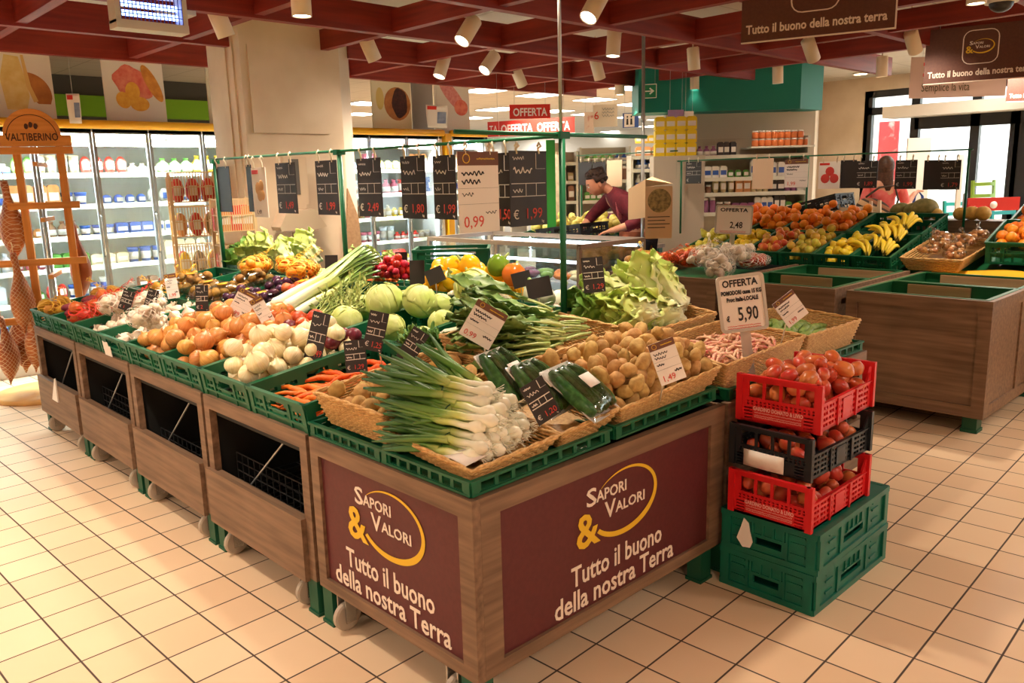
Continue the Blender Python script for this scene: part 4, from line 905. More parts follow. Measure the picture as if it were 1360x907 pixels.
# ---- far slope -----------------------------------------------------------------------------------------------
for i, (x, y, z, rz, ry, s, m) in enumerate(((1.5, cy(7)-.1, .19, 2.5, -.8, 1.0, LET[0]), (1.55, cy(7)+.1, .18, 2.2, -.9, 1.0, LETD[0]), (1.5, cy(6)+.12, .2, 2.6, -.8, 1.1, LET[1]), (1.72, cy(6)+.02, .22, 2.3, -1.0, 1.1, LET[2]), (1.45, cy(6)-.1, .18, 2.1, -1.0, .9, LET[0]), (1.5, cy(7)+.17, .15, 2.9, -.6, .9, LETD[1]))):
    head(m, ['lettuce head at the far end nearest the mandarins', 'dark lettuce head in front of the wire rack', 'large pale lettuce head in front of the white pillar', 'tallest pale lettuce head in front of the white pillar', 'small lettuce head right of the mandarin nets', 'dark lettuce head behind the far end green crate'][i], (x, y, sz(x)+z), rz, ry, s, group='lettuces on the far slope')
for i in range(5):
    x, y = 1.42+.09*(i % 2), 2.72+.085*i
    tag(ob('cabbage', CAB[i % 3], None, M=T(x, y, sz(x)+.16, rz=i, s=.62)), 'small pale cabbage on the far slope beside the lettuces', 'cabbage', 'small cabbages on the far slope')
place_flat(CARR, 'carrot', 'orange carrot behind the black card near the middle post', 'carrot', 'far carrots', 22, 1.5, 1.8, cy(4)-.15, cy(4)+.15, fill(.16), R1, .016, 1.2, .3, .1)
for i, (x, y) in enumerate(((1.42, 2.5), (1.5, 2.6), (1.45, 2.68), (1.62, 2.56))):
    greens_bunch(['pale green celery head nearest the radishes', 'pale green celery head behind the leek tops', 'pale green celery head beside the middle post', 'pale green celery head at the back of its crate'][i], (x+.1, y, sz(x)+.2), 2.6, -.6, .2, R1, 12, (m_chst, m_frond), 'celery_head', 'celery heads', 'celery', .05)
m_rad = mat('radish_skin', (206, 42, 52), .35, (180, 26, 44), 20, vary=.2); RAD = [round_mesh(.017, m_rad, 'radish', i, .05) for i in range(2)]
sp = pack(70, .021, 1.36, 1.56, cy(3)-.15, cy(3)+.08, fill(.20), R1, 10, .12); place(RAD, 'radish', 'round red radish in the red heap beside the celery', 'radish', 'radishes', sp, .017, R1)
def pepper(seed, m):
    rr = random.Random(seed); b = MB(); n = rr.choice((3, 4))
    b.ball((0, 0, 0), (.045, .045, .052), 24, 14, lambda d: (1+.13*abs(math.cos(n*.5*math.atan2(d.y, d.x)))*(1-abs(d.z)**2)-.05)*(1-.22*max(0, d.z-.75)/.25))
    o = bpy.data.objects.new('pepper', b.mesh('pepper', m)); s = MB(); s.tube([(0, 0, .036), (0, 0, .048), (.004, .003, .064)], [.012, .006, .005], 7); ob('stem', s, m_stem, o); return o
m_py = mat('yellow_pepper_skin', (240, 192, 26), .22, (232, 172, 20), 12, vary=.12); m_pg = mat('green_pepper_skin', (112, 146, 38), .25); m_po = mat('orange_pepper_skin', (226, 116, 34), .25); m_pr = mat('red_pepper_skin', (196, 36, 28), .25)
PEP = [pepper(i, m_py) for i in range(3)]
sp = pack(32, .056, 1.34, 1.70, 1.36, 1.98, fill(.13), R1, 14, .22); place(PEP, 'yellow_pepper', 'glossy yellow pepper in the heap behind the cabbages', 'pepper', 'yellow peppers', sp, .046, R1)
for i, (x, y, z, m, l, nm) in enumerate(((1.46, 1.44, .33, m_pg, 'single green pepper on top of the yellow peppers', 'green_pepper'), (1.46, 1.33, .29, m_po, 'orange pepper right of the green pepper', 'orange_pepper'), (1.62, 1.98, .28, m_pr, 'red pepper behind the black card', 'red_pepper'), (1.66, 2.08, .27, m_pr, 'red pepper next to the green bin', 'red_pepper'), (1.5, cy(0)+.12, .22, m_pr, 'red pepper at the edge of the pale turnips', 'red_pepper'))):
    o = pepper(40+i, m); o.scale = (1.25,)*3; COL.objects.link(o); o.name = nm; o.location = (x, y, sz(x)+z); o.rotation_euler = (.4, .6, i); tag(o, l, 'pepper', 'odd coloured peppers')
for o in PEP+CZ:
    for ch in list(o.children): bpy.data.objects.remove(ch)
    bpy.data.objects.remove(o)
# fennel, turnips, cauliflower florets
m_fen = grad('fennel_bulb', [(0, (244, 244, 226)), (.55, (236, 240, 206)), (1, (150, 182, 90))], 2, .4, .08, .1, -.05, .16)
def fennel(seed):
    b = MB(); b.lathe([(.012, -.05), (.04, -.045), (.052, -.01), (.046, .03), (.03, .06), (.026, .075)], 16, ry=.75)
    for k in range(4): a = k*1.6+seed; b.tube([(.014*math.cos(a), .012*math.sin(a), .05), (.022*math.cos(a), .02*math.sin(a), .1), (.036*math.cos(a), .034*math.sin(a), .16)], [.013, .011, .009], 8)
    return b.mesh('fennel', m_fen)
FEN = [fennel(i) for i in range(2)]
for i, (x, y, z, a) in enumerate(((1.42, cy(0)+.1, .2, 1.2), (1.4, cy(0)-.02, .2, 1.4), (1.5, cy(0)-.12, .19, .4), (1.55, cy(0)+.05, .18, .9), (1.62, cy(0)-.06, .17, .2))):
    tag(ob('fennel_bulb', FEN[i % 2], None, loc=(x, y, sz(x)+z), rot=(.9*math.cos(a), 1.3, a)), ['white fennel bulb lying in front of the black cards', 'white fennel bulb just left of the front green post', 'white fennel bulb just right of the front green post', 'white fennel bulb under the black card', 'white fennel bulb at the back of the crate'][i], 'fennel', 'fennel bulbs')
m_tur = mat('turnip_skin', (238, 222, 206), .45, (222, 150, 160), 8, .5, .7, vary=.12); TUR = [round_mesh(.032, m_tur, 'turnip', i, .06, .85) for i in range(2)]
sp = pack(16, .034, 1.45, 1.75, cy(0)-.17, cy(0)+.18, fill(.1), R1, 10); place(TUR, 'turnip', 'white and pink turnip in the heap between peppers and fennel', 'turnip', 'turnips', sp, .032, R1)
def cauli(seed):
    rr = random.Random(seed); b = MB()
    for i in range(40): a = i*2.399; q = .055*math.sqrt(i/40); b.ball((q*math.cos(a), q*math.sin(a), .03-(q/.055)**2*.03), .013, 7, 5)
    return b.mesh('cauliflower', mat('cauliflower_white', (238, 232, 204), .7))
CA = [cauli(1)]
for i in range(4): x, y = 1.35, cy(1)-.18+.1*i; tag(ob('cauliflower', CA[0], None, loc=(x, y, sz(x)+.15), rot=(0, -.3, i)), 'small white cauliflower below the yellow peppers', 'cauliflower', 'small cauliflowers')
# ---- small cards on sticks ------------------------------------------------------------------------------------
def stick_card(u, v, wpx, hpx, z, label, style='black', price=None, roll=0, turn=0, pitch=.25, seed=1, down=.1, lean=.12):
    """price card whose centre stands at height z over photo point u, v"""
    c = P(u, v, z=z); k = depth(c)/FPX; w, h = wpx*k, hpx*k/math.cos(pitch)
    M = Matrix.Translation(c) @ Matrix.Rotation(FACE+turn, 4, 'Z') @ Matrix.Rotation(-pitch, 4, 'X') @ Matrix.Rotation(roll, 4, 'Y') @ Matrix.Translation((0, 0, h/2))
    r = board(label, w, h, M, style, price, 'price_card', 'small price cards among the vegetables', 'price card', False, seed)
    b = MB(); Mi = M.inverted(); foot = Mi @ (c + Vector((.69*lean, .72*lean, -(down+h*.3)))); b.tube([(0, .006, -h*.5), ((foot.x)*.6, .006+(foot.y-.006)*.6, -h*.5+(foot.z+h*.5)*.6), foot], .003, 6); ob('stick', b, M_clip, r); return r
for i, (u, v, w, h, z, st, pr, ro, tu, l) in enumerate((
    (421, 447, 26, 64, .93, 'black', '1,49', .20, -.3, 'tall chalk card leaning between white onions and red onions'),
    (472, 473, 30, 42, .88, 'black', '1,29', -.12, -.2, 'chalk card standing over the carrots'),
    (499, 440, 27, 52, .98, 'black', '1,25', .2, -.2, 'chalk card in front of the cabbages'),
    (548, 459, 25, 46, .95, 'black', '1,45', .55, -.2, 'diamond tilted chalk card at the right of the cabbages'),
    (718, 532, 36, 56, .90, 'black', '1,20', -.42, .35, 'slate card tilted over the spring onion roots'),
    (642, 431, 46, 52, 1.06, 'white', '0,99', .55, 0, 'white card with brown header tilted over the greens basket'),
    (886, 480, 36, 56, .945, 'white', '1,49', -.3, .1, 'white card with brown header over the front potatoes'),
    (1050, 410, 34, 38, .99, 'white', '1,99', -.6, .1, 'white card with brown header over the courgettes at the right end'),
    (322, 404, 27, 38, .98, 'white', '1,99', .5, 0, 'white card tilted in front of the kiwi punnets'),
    (349, 414, 18, 40, .96, 'white', '1,49', -.4, .5, 'narrow white card right of the kiwi punnets'),
    (228, 380, 15, 32, .96, 'white', '1,99', -.1, .3, 'small pinkish white card near the far end'),
    (327, 432, 17, 17, .90, 'black', '2', 0, 0, 'small grey tag at the back of the yellow onions'),
    (168, 399, 16, 26, .93, 'black', '1', .35, 0, 'grey card leaning left over the garlic crates'),
    (200, 400, 15, 32, .95, 'black', '1', .35, 0, 'grey card right of the leaning one over the garlic crates'),
    (268, 396, 17, 34, 1.0, 'black', '2', 0, 0, 'dark grey card stuck between the kiwi punnets'),
    (440, 350, 17, 22, 1.08, 'blank', None, 0, 0, 'small black card with an orange spot near the middle post'),
    (533, 348, 16, 26, 1.08, 'blank', None, 0, 0, 'small dark card behind the radishes'),
    (554, 364, 20, 36, 1.05, 'blank', None, 0, 0, 'dark grey card standing right of the radishes'),
    (578, 366, 24, 20, 1.06, 'blank', None, -.35, .2, 'black card tilted left of the yellow peppers'),
    (693, 371, 26, 20, 1.06, 'blank', None, -.2, .2, 'black card behind the turnips'),
    (716, 382, 34, 26, 1.06, 'blank', None, -.15, .2, 'larger black card leaning over the fennel'),
    (788, 365, 29, 46, 1.12, 'black', '1,29', -.06, .1, 'dark chalk card in front of the chilled cabinet corner'))):
    stick_card(u, v, w, h, z, l, st, pr, ro, tu, .2, 50+i, down=max(.10, min(.2, z-.82)))
# big offer sign
def offer_sign(label, c, w, h, M, lines, name='offer_sign', pole=.3):
    r = thing(name, label, 'offer sign', 'offer signs', M=M); o = MB(); ring_poly(o, rrect(-w/2, w/2, 0, h, .018), rrect(-w/2+.012, w/2-.012, .012, h-.012, .01), -.006, .006); ob('frame', o, M_ltgrey, r)
    b = MB(); b.prism(rrect(-w/2+.004, w/2-.004, .004, h-.004, .014)[::-1], -.002, .003); b.f = [q[::-1] for q in b.f]; ob('sheet', b, M_paper, r)
    L = MB(); R = MB()
    for s, x, z, size, ww, red in lines: q = text(s, size*h, 'LEFT', 1, 0, .0004, .0012); (R if red else L).merge(q, T(x*w, -.004, z*h) @ Matrix.Diagonal((ww*w/(tw(q) or 1), 1, 1, 1)))
    for q in (.06, .1): R.merge(scribble(w*.7, h*.022, 0, random.Random(int(q*100)), y=-.0035, th=.0008), T(-w*.36, 0, h*q))
    ob('lettering', L.mesh('lettering', M_inkdk), None, r)
    if R.v: ob('small_print', R.mesh('small_print', M_inkred), None, r)
    b = MB(); b.box(-.02, .02, .004, .008, -pole, .03); ob('clear_holder', b, mat('frosted_clear', (226, 222, 214), .3, trans=.6), r); return r
c = P(990, 440, x=1.5); k = depth(c)/FPX
offer_sign('big white offer sign reading OFFERTA 5,90 over the tomato crates', c, 62*k, 76*k, Matrix.Translation(c) @ Matrix.Rotation(FACE-.1, 4, 'Z') @ Matrix.Rotation(-.12, 4, 'Y') @ Matrix.Rotation(-.12, 4, 'X'),
    [('OFFERTA', -.38, .8, .17, .74, 0), ('POMODORI cassa 15 KG', -.42, .66, .1, .84, 0), ('Prov: Italia-LOCALE', -.32, .54, .1, .66, 0), ('5,90', -.12, .2, .33, .42, 0), ('€', -.36, .2, .13, .07, 0)], pole=.28)
R2 = random.Random(23)
# ================================================================== CRATE STACK IN THE FOREGROUND
A, Bc, Cc = P(1080, 820, z=0), P(957, 775, z=0), P(1172, 738, z=0)
SX, SY = 1.215, -.405                                   # near corner of the stack (x, y)
def folding_crate_mb(lx, ly, h):
    b = MB(); b.box(-lx/2, lx/2, -ly/2, ly/2, 0, .012)
    def wall(L, M):
        b.panel(-L/2, L/2, 0, h, .012, [(-L*.14, L*.14, h*.30, h*.48)], M=M)
        b.box(-L/2-.004, L/2+.004, -.01, 0, h-.022, h, M=M); b.box(-L/2-.004, L/2+.004, -.008, 0, 0, .022, M=M)
        for s in (-1, 1):
            b.box(s*(L/2-.018)-.016, s*(L/2-.018)+.016, -.01, 0, .02, h-.02, M=M)
            b.box(s*L*.20-.004, s*L*.20+.004, -.006, 0, .02, h-.02, M=M)
            for z in (.34, .62, .8): b.box(s*L*.31-.028, s*L*.31+.028, -.005, 0, h*z-.004, h*z+.004, M=M)
        for x in (-.06, -.02, .02, .06): b.box(x-.004, x+.004, -.006, 0, h*.56, h*.86, M=M)
        b.box(-.075, .075, -.006, 0, h*.84, h*.88, M=M); b.box(-.075, .075, -.006, 0, h*.54, h*.58, M=M)
    wall(lx, T(0, -ly/2)); wall(lx, T(0, ly/2, rz=PI)); wall(ly, T(-lx/2, 0, rz=-PI/2)); wall(ly, T(lx/2, 0, rz=PI/2))
    return b
FC = folding_crate_mb(.61, .365, .153).mesh('folding_crate', mat('teal_green_crate', (9, 104, 82), .4, (12, 92, 74), 14))
for i, l in enumerate(['bottom green crate on the floor under the tomato crates', 'upper green crate directly under the red tomato crate']):
    t = tag(ob('green_crate', FC, None, loc=(SX+.31, SY+.195, .153*i), rot=(0, 0, .015*i)), l, 'crate', 'closed green crates in the front stack')
    b = MB(); b.box(-.3, .3, -.178, .178, .135, .152) if i else None
    if i:
        for k in range(9):
            for s in (-1, 1): b.box(-.28+.065*k, -.25+.065*k, s*.1-.03, s*.1+.03, .152, .158)
        ob('lid', b.mesh('lid', FC.materials[0]), None, t)
        b = MB(); rr = random.Random(4); poly = [(-.035, -.02), (-.01, -.05), (.02, -.045), (.03, -.02), (.018, .02), (.012, .05), (-.008, .065), (-.018, .03)]; b.prism([(x, z) for x, z in poly], -.013, -.0105)
        b2 = b.mesh('torn_label', M_paper); ob('torn_label', b2, None, t, M=T(-.305, .085, .075, rz=-PI/2))
def tomato_crate(label, col, x, y, z, rz, h, group, txt=True, lab=None):
    t = thing('tomato_crate', label, 'tomato crate', group, loc=(x, y, z), rz=rz); lx, ly = .47, .30; e = .008
    m = mat(col[0], col[1], .35, vary=0); b = MB()
    b.box(-lx/2, lx/2, -ly/2, ly/2, 0, .008); top = h
    def short(M):
        hs = [(-ly/2+.035+.064*i, -ly/2+.035+.064*i+.054, h*.52, h*.86) for i in range(4)]
        for i in range(16): hs.append((-ly/2+.03+.0165*i, -ly/2+.03+.0165*i+.009, h*.42, h*.455)); hs.append((-ly/2+.03+.0165*i, -ly/2+.03+.0165*i+.009, h*.36, h*.395))
        for s in (-1, 1):
            for k in range(4): hs.append((s*ly*.38-.017, s*ly*.38+.017, h*(.06+.07*k), h*(.06+.07*k)+.006))
        b.panel(-ly/2, ly/2, 0, h, e, hs, M=M); b.box(-ly/2, ly/2, -.008, 0, h-.012, h, M=M)
        for s in (-1, 1): b.box(s*ly/2-.012, s*ly/2+.012, -.006, .012, 0, h, M=M)
    def long(M):
        hs = []
        for i in range(8):
            a = -lx/2+.03+(lx-.06)*i/8
            for k in range(4): hs += [(a+.006, a+.025, h*(.08+.12*k), h*(.08+.12*k)+h*.07), (a+.03, a+.046, h*(.08+.12*k), h*(.08+.12*k)+h*.07)]
        b.panel(-lx/2, lx/2, 0, h*.6, e, hs, M=M); b.box(-lx/2, lx/2, -.006, 0, h*.58, h*.6, M=M)
        for s in (-1, 1): b.prism([(s*lx/2, h*.58), (s*lx/2, h), (s*(lx/2-.05), h*.58)][::(1 if s > 0 else -1)], 0, e, M=M); b.box(s*lx*.17-.004, s*lx*.17+.004, -.006, 0, 0, h*.6, M=M)
        b.box(-.035, .035, -.003, 0, h*.08, h*.5, M=M)
    short(T(-lx/2, 0, rz=-PI/2)); short(T(lx/2, 0, rz=PI/2)); long(T(0, -ly/2)); long(T(0, ly/2, rz=PI))
    ob('crate_body', b, m, t)
    if txt:
        L = MB()
        for s, zz, sz_, w in (('GARDINO DONATO & LIVIO', .26, .02, .19), ):
            q = text(s, sz_, 'CENTER', 1, 0, .0003, .0008); L.merge(q, T(0, 0, h*zz) @ Matrix.Diagonal((w/tw(q), 1, 1, 1)))
        for k in (.2, .14, .1): L.merge(scribble(.18, .006, 0, random.Random(int(k*90)), 0, .0007), T(-.09, 0, h*k))
        ob('lettering', L.mesh('lettering', mat('pink_ink', (236, 168, 160), .6)), None, t, M=T(-lx/2-.0015, 0, 0, rz=-PI/2))
    if lab: b = MB(); b.grid(lambda u, v: (-.10+.16*u, -.003-.003*math.sin(u*3), h*(.04+.4*v)), 6, 2, thick=.001); b.f = b.f; ob('paper_label', b, M_paper, t, M=T(-lx/2-.004, 0, 0, rz=-PI/2))
    return t
m_tom = mat('tomato_skin', (192, 66, 40), .32, (202, 112, 64), 9, .35, .65, vary=.2)
def tomato(seed):
    rr = random.Random(seed); off = Vector((seed*3.3, 0, 0)); b = MB(); lo = rr.choice((1.35, 1.5, 1.15))
    b.ball((0, 0, 0), (.03, .03, .03*lo), 18, 12, lambda d: 1+.12*mnoise.noise(d*1.3+off)+.05*math.cos(5*math.atan2(d.y, d.x)+seed)*(1-d.z*d.z)*(.5+.5*d.z)); return b.mesh('tomato', m_tom)
TOM = [tomato(i) for i in range(5)]
red = ('red_crate_plastic', (206, 28, 34)); blk = ('black_crate_plastic', (30, 34, 38)); zc = .312
stack = [(red, zc, .165, 'lower red tomato crate standing on the green crates', 1.435, -.222, .0, 'reds', True, False), (blk, zc+.17, .155, 'black tomato crate with a paper label in the middle of the stack', 1.47, -.203, -.02, None, False, True), (red, zc+.33, .175, 'top red crate heaped with tomatoes', 1.515, -.192, .03, 'reds', True, False)]
for j, (c, z, h, l, x, y, rz, g, tx, lb) in enumerate(stack):
    tomato_crate(l, c, x, y, z, rz, h, 'tomato crates in the front stack', tx, lb)
    sp = pack((44, 44, 100)[j], .030, x-.195, x+.195, y-.112, y+.112, lambda a, b: z+.012+(.03 if j < 2 else .03), R2, 16, .03 if j == 2 else 0, sq=.95)
    sp = [s for s in sp if s[2]+s[3] < z+(h+.045 if j == 2 else h-.02)]
    place(TOM, 'tomato', ['ripe red tomato in the lower red crate', 'ripe red tomato in the black crate', 'ripe ribbed tomato heaped in the top red crate'][j], 'tomato', ['tomatoes in the lower red crate', 'tomatoes in the black crate', 'tomatoes in the top red crate'][j], sp, .033, R2)
# ================================================================== RIGHT STAND WITH EMPTY BINS
RXL, RYF, RZT = 3.73, -.19, .79
M_bin = mat('green_bin', (24, 92, 54), .45); M_stripw = wood('raw_lath', (176, 136, 100), (196, 158, 120), 1, 1)
def bin_unit(label, y0, y1, x1=4.98, bins=True, front=False):
    r = thing('bin_stand', label, 'display stand', 'wooden stands with green bins', loc=(RXL, y0, 0)); w, d = y1-y0, x1-RXL; MX = Matrix.Rotation(-PI/2, 4, 'Z'); zb = .1
    b = MB(); b.panel(-w, 0, zb, RZT, .03, [(-w+.07, -.07, zb+.07, RZT-.07)], M=MX); b.panel(.03, d, zb, RZT, .03, [(.1, d/2-.03, zb+.07, RZT-.07), (d/2+.03, d-.07, zb+.07, RZT-.07)]); b.box(.03, d, w-.03, w, zb, RZT)
    ob('wooden_frame', b, M_woodh, r)
    b = MB(); b.box(.01, .028, .05, w-.05, zb+.05, RZT-.05); b.box(.09, d-.05, .01, .028, zb+.05, RZT-.05); ob('inset_panel', b, M_woodh, r)
    b = MB(); b.box(.03, d, .03, w-.03, zb, zb+.02); b.box(d-.02, d, .03, w-.03, zb+.02, RZT-.02)
    ob('carcass', b, M_inner, r)
    for s in ((.04, .04), (.04, w-.12), (d-.14, .04), (d-.14, w-.12)): b = MB(); b.box(s[0], s[0]+.09, s[1], s[1]+.08, 0, zb+.02); b.box(s[0]-.006, s[0]+.096, s[1]-.006, s[1]+.086, 0, .02); ob('foot', b, M_gleg, r)
    if bins:
        for i, (a, c) in enumerate(((.035, d/2-.01), (d/2+.01, d-.025))):
            b = MB(); ya, yb, zt, zl = .035, w-.035, RZT-.005, RZT-.2
            b.box(a, c, ya, yb, zl, zl+.01)
            for q in ((a, a+.012, ya, yb), (c-.012, c, ya, yb), (a, c, ya, ya+.012), (a, c, yb-.012, yb)): b.box(*q, zl, zt)
            ring_poly(b, rrect(a-.006, c+.006, ya-.006, yb+.006, .01), rrect(a+.02, c-.02, ya+.02, yb-.02, .01), 0, .008); 
            n = len(rrect(0, 1, 0, 1, .1)); k = len(b.v)-4*n; b.v[k:] = [(x, z, zt+y) for x, y, z in b.v[k:]]
            q = ob('green_bin', b, M_bin, r)
            s = MB(); s.box(c-.03, c-.012, ya+.06+.2*(i == 0), yb-.12, zt-.075, zt-.006); ob('wooden_lath', s, M_stripw, q)
    return r
bin_unit('wooden stand with empty green bins at the near right corner', RYF, .645)
bin_unit('wooden stand with empty green bins behind the near right one', .72, 1.56)
bin_unit('wooden stand heaped with onion and garlic nets', 1.60, 2.58, bins=False)
b = MB(); b.box(RXL+.03, 4.95, 1.64, 2.54, RZT-.09, RZT-.07); tag(ob('stand_deck', b, M_bin), 'dark green deck board under the onion nets of the middle stand', 'deck board')
NG = [garlic_mesh(.036, 5)]
for i, (x, y, z, rx, ry, n, ms, r_, nm, l) in enumerate(((3.98, 2.42, .85, .17, .13, 14, ON_Y, .036, N_yel, 'yellow net of onions at the cabinet end of the stand'), (3.95, 2.25, .86, .17, .13, 14, ON_O, .036, N_org, 'orange net of onions in front, next to the yellow net'), (4.15, 2.08, .88, .18, .13, 14, ON_O, .036, N_org, 'bright orange net of onions in the middle of the stand'), (4.05, 1.85, .90, .2, .15, 18, NG, .036, N_wht, 'big white net of garlic in the middle of the stand'), (4.2, 1.72, .93, .19, .13, 16, NG, .036, N_wht, 'white net of garlic on top, below the 2,48 offer sign'), (3.95, 1.70, .83, .15, .1, 12, NG, .036, N_wht, 'small white net of garlic at the stand edge'), (4.6, 1.8, .85, .2, .12, 14, ON_O, .03, N_wht, 'pale net of shallots at the back of the stand'), (4.75, 1.95, .85, .18, .12, 12, ON_O, .03, N_wht, 'pale net of shallots behind the other one'), (4.5, 2.3, .86, .2, .14, 14, ON_Y, .036, N_yel, 'yellow net of onions at the back of the stand'))):
    net_bag(l, 'onion net' if nm is not N_wht else 'garlic net', 'nets on the middle stand', (x, y, z), rx, ry, .07, ms, r_, n, nm, R2, 'onion_net', content='onion' if ms is not NG else 'garlic_bulb', tailp=None)
c = P(973, 311, x=4.45); k = depth(c)/FPX
offer_sign('white offer sign with dark rim reading OFFERTA 2,48 above the garlic nets', c, 48*k, 38*k, Matrix.Translation(c) @ Matrix.Rotation(FACE-.15, 4, 'Z') @ Matrix.Rotation(.05, 4, 'Y'), [('OFFERTA', -.38, .78, .17, .74, 0), ('2,48', -.1, .22, .3, .34, 0)], pole=.3)
# ================================================================== FRUIT STAND (far half)
FX0 = 5.0; fs = math.radians(13)
def fz(x): return .70+math.tan(fs)*(x-FX0)
for i in range(4):
    y0 = -1.05+i*.985
    r = thing('fruit_stand_unit', ['fruit stand unit at the right edge under the yellow cloth', 'fruit stand unit below the bananas', 'fruit stand unit below the apples', 'fruit stand unit beside the chilled cabinet'][i], 'display stand', 'wooden fruit stands', loc=(FX0+.02, y0, 0))
    b = MB(); b.panel(-.98, 0, .1, .7, .03, [], M=Matrix.Rotation(-PI/2, 4, 'Z')); b.box(.03, 1.22, 0, .03, .1, .7); b.box(.03, 1.22, .95, .98, .1, .7); b.box(1.2, 1.22, .03, .95, .1, .9); ob('wooden_body', b, M_woodh, r)
    b = MB(); b.box(0, 1.25, .01, .97, -.012, 0); ob('sloped_deck', b, M_bin, r, M=T(0, 0, .70, ry=-fs))
    for s in ((.06, .05), (.06, .85), (1.1, .05), (1.1, .85)): b = MB(); b.box(s[0], s[0]+.08, s[1], s[1]+.08, 0, .1); ob('foot', b, M_gleg, r)
def fcrate(x, y, label): return tag(ob('fruit_crate', CRS, None, loc=(x, y, fz(x)+.012), rot=(0, -fs, 0)), label, 'crate', 'green crates on the fruit stand')
def yv(u, v=333): return P(u, v, z=.86).y
fy = [2.50, 2.07, 1.64, 1.21, .80]
ap = mat('apple_skin', (222, 92, 52), .3, (232, 178, 74), 9, .4, .62, vary=.25); apg = mat('green_apple_skin', (204, 196, 74), .3, (216, 170, 60), 10, vary=.15); lem = mat('lemon_skin', (240, 206, 52), .4, (226, 196, 40), 40, vary=.12); ora = mat('orange_skin', (238, 142, 30), .45, (228, 122, 20), 80, bump=.1, bscale=220, vary=.15)
APP = [round_mesh(.037, ap, 'apple', i, .05, .92) for i in range(2)]; APG = [round_mesh(.037, apg, 'apple', i, .05, .92) for i in range(2)]; ORA = [round_mesh(.038, ora, 'orange', i, .02, .95) for i in range(2)]; PERS = [round_mesh(.042, mat('persimmon_skin', (238, 128, 34), .3, vary=.15), 'persimmon', i, .03, .85) for i in range(2)]
def lemon(r, m, name='lemon'): b = MB(); b.ball((0, 0, 0), (r, r, r*1.25), 14, 10, lambda d: 1+.22*max(0, abs(d.z)-.86)/.14); return b.mesh(name, m)
LEM = [lemon(.031, lem)]
def pear(r, m): b = MB(); b.lathe([(r*.2, -r*1.0), (r*.8, -r*.8), (r, -r*.2), (r*.85, r*.4), (r*.5, r*1.0), (r*.36, r*1.4), (r*.1, r*1.6)], 14); b.tube([(0, 0, r*1.55), (r*.15, 0, r*2)], r*.07, 5); return b.mesh('pear', m)
PEAR = [pear(.033, mat('pear_skin', (212, 206, 84), .4, (196, 180, 60), 14, vary=.15))]
rows = [(0, PEAR, 'pear', 'green yellow pear in the crate behind the steel pole', 'pears', 'pear'), (1, LEM, 'lemon', 'small yellow lemon in the crate beside the pears', 'lemons by the pears', 'lemon'), (2, APP, 'apple', 'red and yellow apple in the front apple crate', 'apples in the left apple crate', 'apple'), (3, APG, 'apple', 'golden apple in the crate beside the lemons', 'apples in the right apple crate', 'apple'), (4, LEM, 'lemon', 'bright yellow lemon in the crate beside the bananas', 'lemons by the bananas', 'lemon')]
fruity = [yv(u) for u in (925, 985, 1050, 1108)]
FY = [2.58, 2.27, 1.96, 1.65, 1.34]
for (i, ms, nm, l, g, cat), y in zip(rows, FY):
    fcrate(5.32, y, 'front green crate of '+['pears', 'small lemons beside the pears', 'red apples', 'golden apples', 'lemons beside the bananas'][i])
    sp = pack(44 if nm != 'lemon' else 46, .038 if nm != 'lemon' else .034, 5.07, 5.58, y-.105, y+.105, lambda x, y: fz(x)+.075, R2, 12, .05); place(ms, nm, l, cat, g, sp, .037 if nm != 'lemon' else .033, R2)
rows2 = [(2.58, PERS, 'persimmon', 'orange persimmon in the crate behind the pears', 'persimmons'), (2.27, ORA, 'orange', 'orange in the crate behind the small lemons', 'oranges behind the lemons'), (1.96, ORA, 'orange', 'orange in the crate behind the red apples', 'oranges behind the red apples'), (1.65, ORA, 'orange', 'orange heaped behind the golden apples, in front of the black crate', 'oranges behind the golden apples')]
for y, ms, nm, l, g in rows2:
    fcrate(5.93, y, 'rear green crate of '+g); sp = pack(34, .042, 5.70, 6.18, y-.1, y+.1, lambda x, y: fz(x)+.08, R2, 12, .05); place(ms, nm, l, nm, g, sp, .039, R2)
fcrate(5.93, 1.34, 'rear green crate behind the lemons, empty and dark')
# bananas
m_ban = grad('banana_skin', [(0, (110, 96, 40)), (.07, (226, 196, 50)), (.9, (238, 202, 46)), (1, (120, 92, 40))], 0, .45, .05, .12, 0, .2)
def banana(): b = MB(); n = 12; b.tube([(.2*i/n, 0, .05*math.sin(PI*i/n)) for i in range(n+1)], [.017*(.35, .55, .8, .95, 1, 1, 1, 1, .98, .9, .7, .45, .2)[i] for i in range(n+1)], 7); return b.mesh('banana', m_ban)
BAN = banana()
fcrate(5.32, 1.03, 'front green crate of bananas'); fcrate(5.93, 1.03, 'rear green crate behind the bananas, empty')
for i, (x, y, z, rz) in enumerate(((5.15, .40, .12, .3), (5.2, .52, .14, .2), (5.35, .38, .17, .5), (5.4, .54, .18, .1), (5.5, .44, .2, .4), (5.25, .46, .2, .8), (5.45, .35, .24, .2), (5.16, .6, .1, .9))):
    t = thing('banana_bunch', ['banana bunch at the front left of the banana crate', 'banana bunch at the front of the crate next to the wicker tray', 'banana bunch in the middle of the crate, lower', 'banana bunch in the middle beside the wicker tray', 'banana bunch at the back of its crate', 'banana bunch on top of the front ones', 'banana bunch highest at the back', 'banana bunch spilling over to the lemons'][i], 'bananas', 'banana bunches', M=T(x, 1.03+(y-.46)*.7, fz(x)+z+.02, rz=rz, ry=-.25))
    for k in range(6): o = bpy.data.objects.new('banana', BAN); COL.objects.link(o); o.parent = t; o.location = (0, .006*(k-2.5), .014*(k % 3)); o.rotation_euler = (.5+.12*(k-2.5), -.1*(k % 3), .17*(k-2.5))
